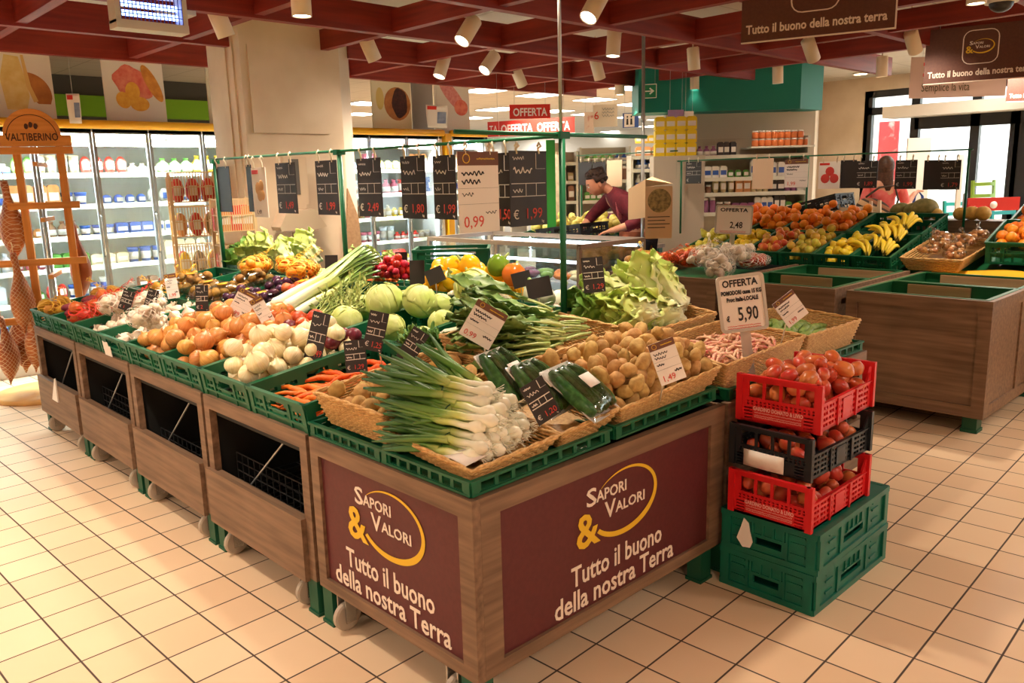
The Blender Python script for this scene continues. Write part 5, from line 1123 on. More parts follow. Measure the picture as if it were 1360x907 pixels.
# wicker tray of packed nuts
basket('wide wicker tray of bagged nuts beside the bananas', [(5.08, .40, .87), (5.9, .36, 1.0), (5.9, .84, 1.0), (5.08, .84, .87)], .09, .05, group='wicker baskets on the fruit stand', rows=7)
m_bag = clear('cellophane', (250, 244, 236), .12, .15); m_nut = mat('nut_shell', (206, 150, 92), .6, (176, 118, 66), 40, vary=.2); NUT = [round_mesh(.02, m_nut, 'walnut', i, .1, 1.15) for i in range(2)]
for i in range(7):
    x, y = 5.22+.085*i, .50+.09*((i*2) % 4)+.03*(i % 3)
    net_bag(['clear bag of nuts at the front of the wicker tray', 'clear bag of nuts second from the front', 'clear bag of nuts left of the middle of the tray', 'clear bag of nuts in the middle of the tray', 'clear bag of nuts right of the middle', 'clear bag of nuts near the back rim', 'clear bag of nuts at the back rim of the tray'][i], 'bag of nuts', 'bags of nuts', (x, y, fz(x)+.16), .1, .08, .05, NUT, .02, 12, m_bag, R2, 'nut_bag', content='walnut', tailp=None)
# yellow cloth, crates of oranges to the right
b = MB(); b.grid(lambda u, v: (4.98+.22*u, .62-.95*v+.03*math.sin(v*5), .735+.05*u+.012*math.sin(v*9+u*3)+.01*math.sin(u*8)), 8, 20, thick=.004); tag(ob('yellow_cloth', b, mat('yellow_cloth', (240, 182, 34), .7)), 'bright yellow cloth laid over the edge of the fruit stand', 'cloth')
for i, (y, ms, nm, l, g) in enumerate(((.13, ORA, 'orange', 'orange in the tilted crate behind the yellow cloth', 'oranges behind the cloth'), (-.32, APP, 'apple', 'red apple in the crate at the right edge', 'apples at the right edge'))):
    for xx, q in ((5.62, 'front'), (6.2, 'rear')):
        tag(ob('fruit_crate', CR, None, loc=(xx, y, fz(xx)+.06), rot=(0, -fs, .06)), f'{q} tilted green crate of {nm}s right of the nut tray', 'crate', 'tilted green crates'); 
        sp = pack(40, .04, xx-.23, xx+.23, y-.16, y+.16, lambda x, y: fz(x)+.14, R2, 12, .05); place(ms if q == 'front' else PERS, nm if q == 'front' else 'persimmon', l if q == 'front' else 'orange persimmon in the rear tilted crate, '+('above the oranges' if i == 0 else 'above the red apples'), nm if q == 'front' else 'persimmon', g if q == 'front' else 'rear persimmons '+str(i), sp, .038, R2)
# melons and white wooden crate at the back
CTZ = P(1213, 291, x=6.35).z
m_mel = mat('melon_skin', (112, 108, 52), .6, (146, 134, 76), 18, vary=.12); m_mel2 = mat('yellow_melon_skin', (226, 182, 92), .5, (206, 158, 70), 20)
def melon(r, m, lo): b = MB(); b.ball((0, 0, 0), (r*lo, r, r), 20, 14, lambda d: 1+.012*math.cos(10*math.atan2(d.z, d.y))); return b.mesh('melon', m)
for i, (u, v, r, l) in enumerate(((1196, 287, .075, 'dark green melon at the left of the melons'), (1213, 293, .075, 'dark green melon in front of the big one'), (1228, 281, .095, 'largest dark green melon in front of the striped bag'), (1243, 293, .05, 'small yellow melon right of the dark melons'), (1290, 291, .06, 'pale yellow melon behind the oranges'), (1275, 292, .055, 'pale yellow melon beside the rail post'), (1305, 290, .06, 'pale yellow melon right of the others'))):
    c = P(u, v, x=6.35); c.z = CTZ+r*.96; tag(ob('melon', melon(r, m_mel if i < 3 else m_mel2, 1.25 if i < 3 else 1.1), None, loc=c, rot=(0, 0, FACE)), l, 'melon', 'melons on the fruit stand')
b = MB(); b.box(6.25, 6.55, -1.4, 1.7, 0, CTZ); tag(ob('rear_counter', b, M_woodh), 'wooden counter carrying the melons behind the fruit crates', 'counter')
c0, c1 = P(1100, 296, x=6.25), P(1152, 296, x=6.25); b = MB(); L = abs(c0.y-c1.y); MW = Matrix.Translation((6.28, c1.y, CTZ+.002)) @ Matrix.Rotation(PI/2, 4, 'Z')
for yy in (0, -.22): b.box(0, L, yy-.008, yy, .0, .06, M=MW); b.box(0, L, yy-.008, yy, .066, .1, M=MW)
for xx in (0, L): b.prism([(xx-.02, 0), (xx+.02, 0), (xx+.012, .16), (xx-.012, .16)], -.23, -.2, M=MW); b.prism([(xx-.02, 0), (xx+.02, 0), (xx+.012, .16), (xx-.012, .16)], -.03, -.008, M=MW)
b.box(0, L, -.22, 0, 0, .008, M=MW); tag(ob('wooden_crate', b, mat('poplar', (232, 208, 176), .7)), 'pale thin wooden crate behind the bananas', 'crate')
# black crates leaning behind the oranges
def black_crate(label, M): return tag(ob('black_crate', CRB, None, M=M), label, 'crate', 'black plastic crates')
CRB = crate_mb(.585, .4, .15).mesh('black_crate', M_black)
c = P(1080, 287, x=6.35); black_crate('black slatted crate leaning behind the oranges', Matrix.Translation(c+Vector((.1, 0, .0))) @ Matrix.Rotation(PI/2, 4, 'Z') @ Matrix.Rotation(.25, 4, 'Y'))
# ================================================================== CHILLED ISLAND CABINET
IX, IY, IZ = 3.48, 2.68, 1.0; IW, IL = .83, 1.9
r = thing('chilled_display_cabinet', 'low glass sided chilled cabinet of packed vegetables', 'chilled cabinet', loc=(IX, IY, 0))
b = MB(); b.box(0, IW, 0, IL, .08, .42); ob('base_cabinet', b, mat('cabinet_dark', (48, 46, 48), .5), r)
b = MB()
for z in (IZ, ): 
    for a, c in (((0, 0, z), (IW, 0, z)), ((IW, 0, z), (IW, IL, z)), ((IW, IL, z), (0, IL, z)), ((0, IL, z), (0, 0, z))): b.bar(a, c, .045, .035)
for x, y in ((0, 0), (IW, 0), (0, IL), (IW, IL), (0, IL*.5), (IW, IL*.5)): b.bar((x, y, .42), (x, y, IZ), .03)
for a, c in (((0, 0, .43), (IW, 0, .43)), ((0, 0, .43), (0, IL, .43))): b.bar(a, c, .05)
ob('steel_frame', b, mat('cabinet_bronze', (150, 134, 118), .4, metal=.3), r)
b = MB(); b.box(-.003, .003, .02, IL-.02, .44, IZ-.02); b.box(.02, IW-.02, -.003, .003, .44, IZ-.02); b.box(IW-.003, IW+.003, .02, IL-.02, .44, IZ-.02); ob('glass_side', b, clear('cabinet_glass', (236, 244, 246), .08), r)
b = MB(); b.tube([(.03, .05, IZ-.13), (.03, IL-.05, IZ-.13)], .012, 8); b.tube([(IW-.03, .05, IZ-.05), (IW-.03, IL-.05, IZ-.05)], .012, 8); ob('strip_light', b, mat('cool_strip', (236, 244, 255), .5, emit=9), r)
b = MB(); b.box(.06, IW-.06, .06, IL-.06, .42, .5); ob('inner_tray', b, mat('tray_steel', (150, 160, 176), .3, metal=.5), r)
b = MB(); b.box(.25, IW-.25, .1, IL-.1, .5, .66); ob('step_tray', b, mat('tray_white', (216, 220, 226), .4), r)
cols = [((196, 60, 44), 'red'), ((126, 152, 84), 'green'), ((214, 190, 150), 'beige'), ((120, 78, 96), 'purple'), ((208, 120, 60), 'orange')]
PKM = {}
def pack_bag(name, col, seed, w=.16, d=.12, h=.07):
    k = name
    if k not in PKM: b = MB(); off = Vector((seed, seed*2, 0)); b.ball((0, 0, 0), (w/2, d/2, h/2), 14, 9, lambda q: 1+.16*mnoise.noise(q*2.6+off)); PKM[k] = b.mesh('veg_bag', mat('bag_'+name, col, .18, tuple(min(255, int(x*1.25)) for x in col), 25))
    return PKM[k]
for i in range(40):
    col, cn = cols[(i*3) % 5 if i > 7 else (0 if i < 5 else 2)]; lvl = i % 3
    if i < 8: x, y, z = IX+.12+.095*i if i < 7 else IX+.4, IY+.13+.05*(i % 2), .55+.04*(i % 2)
    else:
        k = i-8; x = IX+(.14, .34, .52, .71)[k % 4]; y = IY+.3+.19*(k//4); z = (.54, .70, .70, .54)[k % 4]
    tag(ob('veg_bag', pack_bag(cn, col, i % 5), None, loc=(x, y, z), rot=(0, R2.gauss(0, .15), R2.random()*3)), {'red': 'shiny red bag of tomatoes inside the chilled cabinet', 'green': 'green salad bag inside the chilled cabinet', 'beige': 'beige bag of mushrooms inside the chilled cabinet', 'purple': 'purple radicchio bag inside the chilled cabinet', 'orange': 'orange carrot bag inside the chilled cabinet'}[cn], 'vegetable bag', cn+' bags in the chilled cabinet')
# paper poster standing on the cabinet end
c = P(858, 280, y=3.2); 
r = thing('paper_stand_card', 'folded beige paper card with a picture standing on the cabinet end', 'paper card', M=Matrix.Translation(P(866, 317, x=4.36)) @ Matrix.Rotation(FACE, 4, 'Z'))
b = MB(); b.box(-.06, .17, 0, .004, 0, .44); b.add([(-.06, 0, .18), (-.19, .1, .16), (-.19, .1, .42), (-.06, 0, .5)], [(3, 2, 1, 0)]); b.add([(-.06, 0, .5), (-.19, .1, .42), (.02, .16, .52), (.17, 0, .46)], [(3, 2, 1, 0)]); ob('card', b, mat('buff_paper', (216, 186, 146), .7), r)
b = MB(); b.prism(arcpoly(.06, .32, .1, 0, 2*PI, 24)[:-1], -.002, -.0005); ob('picture', b, mat('printed_bowl', (104, 92, 62), .6, (170, 150, 96), 30), r)
b = MB()
for k in range(4): b.box(-.04, .15-.04*(k % 2), -.002, 0, .18-.03*k, .187-.03*k)
ob('print_lines', b, M_inkdk, r)
# steel poles
for (u, v0, v1, y, l) in ((853, 20, 330, 2.9, 'tall steel pole from the red beams down past the fruit stand'), (745, 104, 190, .85, 'thin steel pole hanging from the beams to the green sign rail')):
    a, c = P(u, v0, y=y), P(u, v1, y=y); b = MB(); z0 = 0 if y > 2 else 1.73; zz = 2.75
    b.tube([(0, 0, z0), (0, 0, zz)], .016 if y > 2 else .008, 10); b.lathe([(.03, zz-.02), (.03, zz)], 12)
    if y > 2: b.lathe([(.05, 0), (.05, .01)], 12); b.lathe([(.021, 2.0), (.021, 2.06)], 12)
    tag(ob('steel_pole', b, M_grey, loc=(c.x, y if y < 2 else c.y, 0)), l, 'pole')
# ================================================================== REFRIGERATED WALL CABINETS
FYW = 6.2
M_ficase = mat('fridge_white', (226, 224, 220), .4); M_fridgein = mat('fridge_inside', (246, 250, 248), .5); M_frm = mat('door_aluminium', (150, 152, 156), .3, metal=.5); M_cool = mat('fridge_tube', (238, 250, 255), .5, emit=12); M_fill_led = mat('led_strip', (240, 252, 255), .5, emit=46); M_fglass = clear('fridge_glass', (246, 252, 252), .05)
def fridge(label, x0, x1, bars, zt=2.06, yellow_col=False, shelves=7):
    r = thing('refrigerated_cabinet', label, 'refrigerated cabinet', 'glass door refrigerated cabinets', loc=(x0, FYW, 0)); w = x1-x0; d = .8; zh = ZBAR
    b = MB(); b.box(0, w, d-.04, d, .0, zt); b.box(0, .04, 0, d, 0, zt); b.box(w-.04, w, 0, d, 0, zt); b.box(0, w, 0, d, zt-.03, zt); b.box(0, w, -.02, .04, zh, zt-.0); b.box(0, w, -.06, d, 0, .24); ob('case', b, M_ficase, r)
    b = MB(); b.box(.04, w-.04, d-.05, d-.04, .24, zt-.03); ob('back_lining', b, M_fridgein, r)
    for i in range(shelves):
        z = .3+(zh-.42)*i/(shelves-1); b = MB(); b.box(.04, w-.04, .14, d-.05, z, z+.012); b.box(.04, w-.04, .125, .14, z-.02, z+.022); ob('shelf', b, mat('shelf_cream', (240, 232, 206), .5), r)
    b = MB(); b.tube([(.06, .10, zh-.03), (w-.06, .10, zh-.03)], .015, 8); ob('tube_light', b, M_cool, r)
    bx = [x-x0 for x in bars]
    for a, c in zip(bx, bx[1:]):
        b = MB(); b.panel(a+.004, c-.004, .25, zh, .03, [(a+.026, c-.026, .29, zh-.04)]); q = ob('door', b, M_frm, r)
        g = MB(); g.box(a+.026, c-.026, .012, .018, .29, zh-.04); ob('pane', g, M_fglass, q)
        led = MB(); led.box(a+.03, a+.036, .035, .045, .32, zh-.06); ob('led_strip', led, M_fill_led, q)  # glowing strip added behind each door bar to brighten the shelves
        h = MB(); h.tube([(c-.016, -.002, .95), (c-.016, -.03, .97), (c-.016, -.03, 1.3), (c-.016, -.002, 1.32)], .007, 6); ob('handle', h, M_steel, q)
    b = MB(); b.tube([(0, -.03, zt+.035), (w, -.03, zt+.035)], .038, 14); ob('yellow_pipe', b, M_yel, r)
    if yellow_col: b = MB(); b.box(-.09, 0, -.04, .05, 0, zt+.03); ob('yellow_column', b, M_yel, r)
    return r, x0, w, [.3+(zh-.42)*i/(shelves-1)+.012 for i in range(shelves)]
ZBAR = P(160, 172, y=FYW).z
LB = [P(u, 178, y=FYW).x for u in (42, 122, 197, 268)]; st = (LB[3]-LB[0])/3; bl = [LB[0]-2*st, LB[0]-st]+LB+[LB[3]+st]
RB = [P(u, 178, y=FYW).x for u in (490, 540, 582)]; s2 = RB[1]-RB[0]; br = [RB[0]-s2]+RB
F1 = fridge('long glass door dairy cabinet left of the pillar', bl[0]-.05, bl[-1]+.05, bl); F2 = fridge('glass door dairy cabinet right of the pillar', br[0]-.05, br[-1]+.05, br); x3 = br[-1]+.17; F3 = fridge('short glass door cabinet with a yellow column at the end of the row', x3, x3+.62, [x3+.05, x3+.57], yellow_col=True)
gp = [((222, 60, 50), 'red'), ((60, 96, 178), 'blue'), ((238, 236, 228), 'white'), ((100, 160, 70), 'green'), ((240, 200, 60), 'yellow'), ((206, 110, 130), 'pink'), ((140, 96, 70), 'brown'), ((220, 150, 90), 'orange')]
GPALE = gp+[((238, 236, 228), 'white'), ((238, 236, 228), 'white'), ((206, 214, 222), 'palegrey'), ((226, 206, 170), 'cream')]
GM = {}
def goods(kind, col, cn, w=.1, h=.1, d=.1):
    k = (kind, cn, round(w, 2), round(h, 2))
    if k not in GM:
        b = MB(); m = mat('pack_'+cn, col, .45); m2 = M_paper if cn != 'white' else mat('pack_blue', (60, 96, 178), .45)
        if kind == 'carton': b.box(-w/2, w/2, -d/2, d/2, 0, h); b.box(-w*.4, w*.4, -d/2-.001, -d/2, h*.3, h*.72, 1); b.prism([(-w/2, h), (w/2, h), (w*.3, h*1.12), (-w*.3, h*1.12)], -d/2+.005, d/2-.005)
        elif kind == 'tub': b.lathe([(w*.38, 0), (w*.46, h*.85), (w*.5, h*.86), (w*.5, h)], 14); b.lathe([(w*.405, h*.2), (w*.455, h*.7)], 14, 1)
        elif kind == 'bottle': b.lathe([(w*.5, 0), (w*.5, h*.6), (w*.22, h*.78), (w*.2, h*.9), (w*.24, h*.9), (w*.24, h)], 12); b.lathe([(w*.51, h*.15), (w*.51, h*.5)], 12, 1)
        elif kind == 'jar': b.lathe([(w*.48, 0), (w*.5, h*.1), (w*.5, h*.7), (w*.4, h*.82)], 14); b.lathe([(w*.43, h*.82), (w*.43, h)], 14, 1)
        else:
            b.ball((0, 0, h*.45), (w*.5, d*.4, h*.5), 12, 8, lambda q: 1+.1*mnoise.noise(q*3)); b.box(-w*.3, w*.3, -d*.4-.001, -d*.36, h*.25, h*.65, 1)
        GM[k] = b.mesh(kind, [m, m2])
    return GM[k]
def stock(origin, M, w, zs, ydep, kinds, where, group, rr, step=.105, hmax=.2, cols=gp, run=4, skip=.06, cat='packed goods'):
    """line up packs along a shelf; M maps shelf coordinates to the world"""
    for zi, z in enumerate(zs):
        x = .07; c = rr.choice(cols); k = rr.choice(kinds); n = 0; pw = rr.uniform(.75, 1.0)*step; ph = rr.uniform(.5, 1)*hmax
        while x < w-.07:
            if n <= 0: c = rr.choice(cols); k = rr.choice(kinds); n = rr.randint(2, run); pw = rr.choice((.8, .9, 1.0))*step; ph = rr.choice((.55, .7, .85, 1.0))*hmax
            n -= 1
            if rr.random() > skip: tag(ob(k, goods(k, c[0], c[1], pw, ph, pw*.9), None, M=M @ T(x+pw/2, ydep, z+.001, rz=rr.gauss(0, .06))), f'{c[1]} {k} standing on a shelf {where}', cat, f'{c[1]} {k}s {group}')
            x += pw*1.08
for (fr, x0, w, zs), wh, g in ((F1, 'of the dairy cabinet left of the pillar', 'in the left dairy cabinet'), (F2, 'of the dairy cabinet right of the pillar', 'in the right dairy cabinet'), (F3, 'of the short cabinet with the yellow column', 'in the short cabinet')):
    stock(None, T(x0, FYW, 0), w, zs, .26, ('carton', 'tub', 'bag', 'bottle'), wh, g, R2, .105, .165, GPALE, 4, .03)
# posters above
def poster(label, u0, v0, u1, v1, paint, bg=(238, 230, 222), y=6.32):
    a, c = P(u0, v0, y=y), P(u1, v1, y=y); w, h = c.x-a.x, a.z-c.z; r = thing('food_poster', label, 'poster', 'food posters above the dairy cabinets', loc=((a.x+c.x)/2, y, c.z))
    b = MB(); b.box(-w/2, w/2, 0, .015, min(0, 2.061-c.z), h); ob('board', b, mat('poster_%d_%d_%d' % bg, bg, .6), r); paint(r, w, h); return r
def blob(b, cx, cz, rx, rz, y, a=0, n=22, a0=0, a1=2*PI, wob=0):
    p = []
    for i in range(n): t = a0+(a1-a0)*i/(n-1 if a1-a0 < 6.2 else n); k = 1+wob*math.sin(t*5+rx*40); x, z = rx*k*math.cos(t), rz*k*math.sin(t); p.append((cx+x*math.cos(a)-z*math.sin(a), cz+x*math.sin(a)+z*math.cos(a)))
    k = len(b.v)*1e-5; b.prism(p, y-.0006-k, y)
def pic(r, name, m, blobs, y):
    b = MB()
    for q in blobs: blob(b, *q[:4], y, **(q[4] if len(q) > 4 else {}))
    ob(name, b, m, r)
m_ch = mat('print_cheese', (236, 214, 150), .6, (226, 196, 120), 12); m_rind = mat('print_rind', (170, 104, 54), .6, (196, 128, 66), 9); m_ham = mat('print_ham', (214, 92, 76), .6, (232, 140, 116), 14); m_mel3 = mat('print_melon', (240, 186, 74), .6, (228, 160, 60), 20); m_dark = mat('print_dark', (86, 40, 34), .6, (60, 30, 28), 30); m_mor = mat('print_mortadella', (222, 130, 132), .6, (236, 166, 160), 30); m_bread = mat('print_bread', (226, 160, 70), .6, (196, 120, 46), 14)
def cheese(r, w, h):
    b = MB(); b.prism([(-.36*w, .12*h), (-.02*w, .10*h), (.06*w, .34*h), (.02*w, .62*h), (-.06*w, .95*h), (-.3*w, .97*h), (-.42*w, .6*h)], -.001, 0); ob('cheese_print', b, m_ch, r)
    b = MB(); b.prism([(.0*w, .96*h), (.02*w, .62*h), (.1*w, .3*h), (.2*w, .22*h), (.42*w, .22*h)]+arcpoly(.02*w, .35*h, .44*w, -.1, 1.45, 14), -.002, -.0011); ob('rind_print', b, m_rind, r)
    b = MB(); b.prism([(-.02*w, .98*h), (.03*w, .98*h), (.1*w, .5*h), (.2*w, .26*h), (.12*w, .24*h), (.02*w, .5*h)], -.003, -.0021); ob('cut_print', b, mat('print_cut', (226, 190, 120), .6), r)
poster('cheese poster at the far left above the ham tower', -12, 68, 76, 157, cheese, (240, 232, 224))
poster('ham and melon poster in front of the lime green wall strip', 133, 78, 222, 157, lambda r, w, h: (pic(r, 'ham_print', m_ham, [(-.08*w, .66*h, .26*w, .26*h, {'wob': .08}), (.1*w, .5*h, .2*w, .2*h, {'wob': .1})], -.001), pic(r, 'melon_print', m_mel3, [(-.04*w, .46*h, .12*w, .17*h), (-.2*w, .3*h, .12*w, .15*h, {'a': .4}), (.06*w, .24*h, .16*w, .13*h)], -.002), pic(r, 'bread_print', m_bread, [(.3*w, .62*h, .1*w, .36*h, {'a': .45})], -.003)))
poster('pale poster half hidden by the left side of the pillar', 272, 88, 340, 158, lambda r, w, h: pic(r, 'leaf_print', mat('print_leaf', (176, 176, 116), .6), [(-.3*w, .5*h, .06*w, .2*h, {'a': .5}), (-.1*w, .4*h, .06*w, .2*h)], -.001), (226, 216, 190))
poster('cured meat slice poster right of the pillar', 492, 100, 547, 162, lambda r, w, h: (pic(r, 'rind_print', m_rind, [(.14*w, .4*h, .34*w, .38*h)], -.001), pic(r, 'slice_print', m_dark, [(.2*w, .42*h, .2*w, .34*h, {'wob': .05})], -.002), pic(r, 'leaf_print', mat('print_pale', (226, 200, 120), .6), [(-.3*w, .5*h, .1*w, .25*h)], -.001)), (236, 222, 190))
poster('pink sausage poster at the right end of the dairy cabinets', 576, 98, 624, 164, lambda r, w, h: (pic(r, 'sausage_print', m_mor, [(0, .58*h, .5*w, .16*h, {'a': -.75})], -.001), pic(r, 'cut_print', m_ham, [(.25*w, .33*h, .2*w, .17*h)], -.002)))
b = MB(); ya = 6.6; a, c = P(546, 100, y=ya), P(576, 162, y=ya); b.box(a.x, c.x, ya, ya+.02, 2.061, a.z); tag(ob('grey_board', b, mat('grey_board', (168, 162, 160), .7)), 'plain grey board between the meat posters', 'board')
for i, (u0, v0, u1, v1, l) in enumerate(((88, 124, 109, 164, 'hanging offer leaflet with a red head left of the ham poster'), (567, 139, 594, 170, 'hanging offer leaflet with a red head in front of the sausage poster'))):
    y = 6.1; a, c = P(u0, v0, y=y), P(u1, v1, y=y); w, h = c.x-a.x, a.z-c.z; r = thing('offer_leaflet', l, 'leaflet', 'hanging leaflets', loc=((a.x+c.x)/2, y, c.z))
    b = MB(); b.grid(lambda u, v: ((u-.5)*w, .02*math.sin(u*3+v*2), v*h), 8, 8, thick=.002); ob('sheet', b, M_paper, r); b = MB(); b.grid(lambda u, v: (-.45*w+.42*w*u, -.004+.02*math.sin((.05+.42*u)*3+(.8+.15*v)*2), h*(.8+.15*v)), 4, 2); ob('red_head', b, M_red, r)
    b = MB(); b.grid(lambda u, v: (.02*w+.4*w*u, -.004+.02*math.sin((.52+.4*u)*3+(.2+.5*v)*2), h*(.2+.5*v)), 4, 4); ob('photo', b, mat('leaflet_photo', (70, 84, 122), .6, (150, 160, 186), 7), r); b = MB(); b.tube([(0, 0, h), (0, 0, 2.921-c.z)], .0015, 4); ob('thread', b, M_ltgrey, r)
# ================================================================== HAM TOWER
M_pine = wood('varnished_pine', (196, 124, 54), (222, 152, 76), 2, 1, .35); M_pinex = wood('varnished_pine_rung', (198, 126, 56), (224, 156, 80), 0, 1, .35)
hp = P(95, 520, z=0); hk = FACE+.35; HM = Matrix.Translation((hp.x, hp.y, 0)) @ Matrix.Rotation(hk, 4, 'Z'); kk = depth(hp)/FPX
r = thing('ham_display_tower', 'tall varnished wooden ladder stand for hanging hams with a round top sign', 'ham stand', M=HM)
b = MB(); b.lathe([(.35, 0), (.355, .01), (.355, .03), (.345, .04)], 40, M=T(-.16, 0, 0)); ob('round_base', b, mat('pine_base', (206, 160, 98), .45, (190, 142, 80), 8), r)
pw = (57-8)*kk*.98
for s in (-1, 1): b = MB(); b.bar((s*pw/2, 0, .03), (s*pw/2, 0, 1.92), .05, .04); ob('upright', b, M_pine, r)
for v in (200, 274, 350, 428):
    z = P(30, v, y=hp.y).z; b = MB(); b.bar((-pw/2-.1-(.16 if v > 300 else 0), -.035, z), (pw/2+.09, -.035, z), .03, .05, up=(0, 0, 1)); ob('rung', b, M_pinex, r)
    b = MB(); b.bar((0, -.2, z-.1), (0, .2, z-.1), .03, .03); ob('hook_bar', b, M_pine, r)
b = MB(); b.prism([(-.22, 0), (.25, 0), (.25, .08)]+[(x, z) for x, z in arcpoly(0, .08, .185, 0, PI, 24)]+[(-.22, .08)], -.05, -.02, M=T(-.02, 0, 1.86)); sg = ob('sign_board', b, M_pinex, r)
L = MB(); q = text('VALTIBERINO', .075, 'CENTER', 1, 0, .0005, .001); L.merge(q, T(-.02, -.052, 1.90) @ Matrix.Diagonal((.34/tw(q), 1, 1, 1))); ring_poly(L, arcpoly(-.02, 1.92, .165, -.05, PI+.05, 30), arcpoly(-.02, 1.92, .160, -.05, PI+.05, 30), -.0525, -.051)
for k in range(3): blob(L, -.05+.03*k, 2.0+.012*(k % 2), .012, .02, -.051)
ob('lettering', L.mesh('lettering', mat('burnt_print', (72, 40, 22), .6)), None, sg)
N_ham = net_mat('string_netting', (214, 178, 138))
m_hamsk = mat('ham_skin', (176, 92, 40), .4, (138, 64, 28), 9, .35, .65, .2, 14); m_hamn = mat('ham_fat', (196, 118, 60), .5, (160, 78, 38), 8, .35, .65)
def ham(label, dx, dy, ztop, L, s, m, net, rz=0):
    t = thing('hanging_ham', label, 'ham', 'hams on the tower', M=HM @ T(dx, dy, ztop, rz=rz)); b = MB(); n = 14; pr = [.03, .034, .03, .035, .05, .07, .092, .108, .116, .115, .104, .084, .055, .02, .004]
    b.tube([(.02*math.sin(i/n*3), 0, -L*i/n) for i in range(n+1)], [p*s for p in pr], 14, flat=.62); ob('ham_body', b, m, t)
    b = MB(); b.tube([(0, 0, 0), (.003, 0, .05), (-.003, 0, .08)], .004, 5); ob('string', b, mat('string', (226, 206, 176), .7), t)
    if net: b = MB(); b.tube([(.02*math.sin(i/n*3), 0, -L*i/n) for i in range(n+1)], [p*s*1.03+.002 for p in pr], 16, flat=.64); ob('net', b, N_ham, t)
for a in ((.14, .12, 1.30, .62, 1.05, m_hamsk, False, .2, 'big brown ham hanging behind the right upright'), (-.24, -.10, 1.10, .62, 1.0, m_hamn, True, -.2, 'netted ham hanging in front of the left upright'), (-.26, .04, 1.62, .60, .95, m_hamn, True, .9, 'netted ham hanging at the upper left'), (-.20, -.12, .70, .50, .9, m_hamn, True, .3, 'netted ham low in front, second from the right'), (-.38, -.10, .64, .52, .95, m_hamsk, True, 0, 'netted ham low and farthest left on the tower'), (.02, .14, .72, .55, 1.0, m_hamsk, False, .5, 'brown ham low behind the rungs'), (-.30, .06, .72, .55, 1.0, m_hamsk, True, 1.2, 'netted ham low behind the other netted ones'), (-.09, -.15, .58, .48, .8, m_hamn, True, .1, 'netted ham lowest, next to the end of the vegetable stand')):
    ham(a[8], *a[:8])
# ================================================================== WIRE RACKS, SCALE, GREEN BIN
M_cwire = mat('cream_wire', (226, 196, 150), .4)
def wire_rack(label, M, w, d, h, baskets, col):
    r = thing('wire_rack', label, 'wire rack', 'wire snack racks', M=M)
    for x in (0, w):
        for y in (0, d): b = MB(); b.box(x-.012, x+.012, y-.012, y+.012, 0, h); ob('post', b, col, r)
    for z in baskets:
        b = MB(); n = 16
        for k in range(n+1):
            x = w*k/n
            for y in (0, d): b.bar((x, y, z), (x, y, z+.24), .006)
        for k in range(7):
            for x in (0, w): b.bar((x, d*k/6, z), (x, d*k/6, z+.24), .005)
        for zz in (z, z+.12, z+.24):
            for a, c in (((0, 0, zz), (w, 0, zz)), ((w, 0, zz), (w, d, zz)), ((w, d, zz), (0, d, zz)), ((0, d, zz), (0, 0, zz))): b.bar(a, c, .007)
        b.box(0, w, 0, d, z-.004, z); ob('wire_basket', b, col, r)
    return r
q = P(215, 300, y=5.15); WM1 = Matrix.Translation((q.x+.1, 5.15, 0)) @ Matrix.Rotation(FACE+.45, 4, 'Z'); wire_rack('cream wire rack with snack bags in front of the dairy cabinet', WM1, .36, .32, 1.62, (.5, .82, 1.14, 1.42), M_cwire)
q = P(292, 300, y=4.44); WM2 = Matrix.Translation((q.x, 4.44, 0)) @ Matrix.Rotation(FACE+.6, 4, 'Z'); wire_rack('cream wire rack with red boxes left of the pillar', WM2, .27, .2, 1.45, (.5, .85, 1.2), M_cwire)
bagc = [((214, 60, 44), 'red'), ((150, 130, 70), 'olive'), ((206, 170, 60), 'yellow'), ((170, 150, 130), 'grey'), ((196, 120, 60), 'orange')]
for zi, z in enumerate((.5, .82, 1.14, 1.42)):
    for k in range(6):
        c = bagc[0] if zi == 3 else bagc[(k+zi*2) % 5]; tag(ob('snack_bag', goods('bag', c[0], c[1], .1, .2, .09), None, M=WM1 @ T(.06+.12*(k % 3), .08+.15*(k//3), z+.002, rz=R2.gauss(0, .2))), f'{c[1]} snack bag in the cream wire rack by the dairy cabinet', 'snack bag', f'{c[1]} snack bags in the wire rack')
for zi, z in enumerate((.5, .85, 1.2)):
    for k in range(6): c = bagc[0 if k % 2 else 4] if zi else bagc[k % 5]; tag(ob('snack_box', goods('carton', c[0], c[1], .09, .17, .07), None, M=WM2 @ T(.045+.09*(k % 3), .05+.1*(k//3), z+.002, rz=R2.gauss(0, .1))), f'{c[1]} box in the wire rack left of the pillar', 'box', f'{c[1]} boxes in the wire rack')
c = P(392, 300, y=4.45); r = thing('weighing_scale', 'grey weighing scale with a tall display standing before the pillar', 'scale', M=Matrix.Translation((c.x, 4.44, 0)) @ Matrix.Rotation(FACE+.6, 4, 'Z'))
zt = P(392, 305, y=4.45).z; zh_ = P(392, 208, y=4.45).z
b = MB(); b.box(-.025, .025, -.02, .03, .02, zt); b.box(-.2, .2, -.1, .1, 0, .02); ob('column', b, mat('scale_grey', (170, 158, 146), .5), r)
b = MB(); b.prism([(-.16, zt), (.16, zt), (.22, zt+.02), (.13, zt+.16), (-.1, zt+.16), (-.17, zt+.03)], -.12, .1); ob('keyboard_body', b, mat('scale_beige', (206, 184, 158), .5), r)
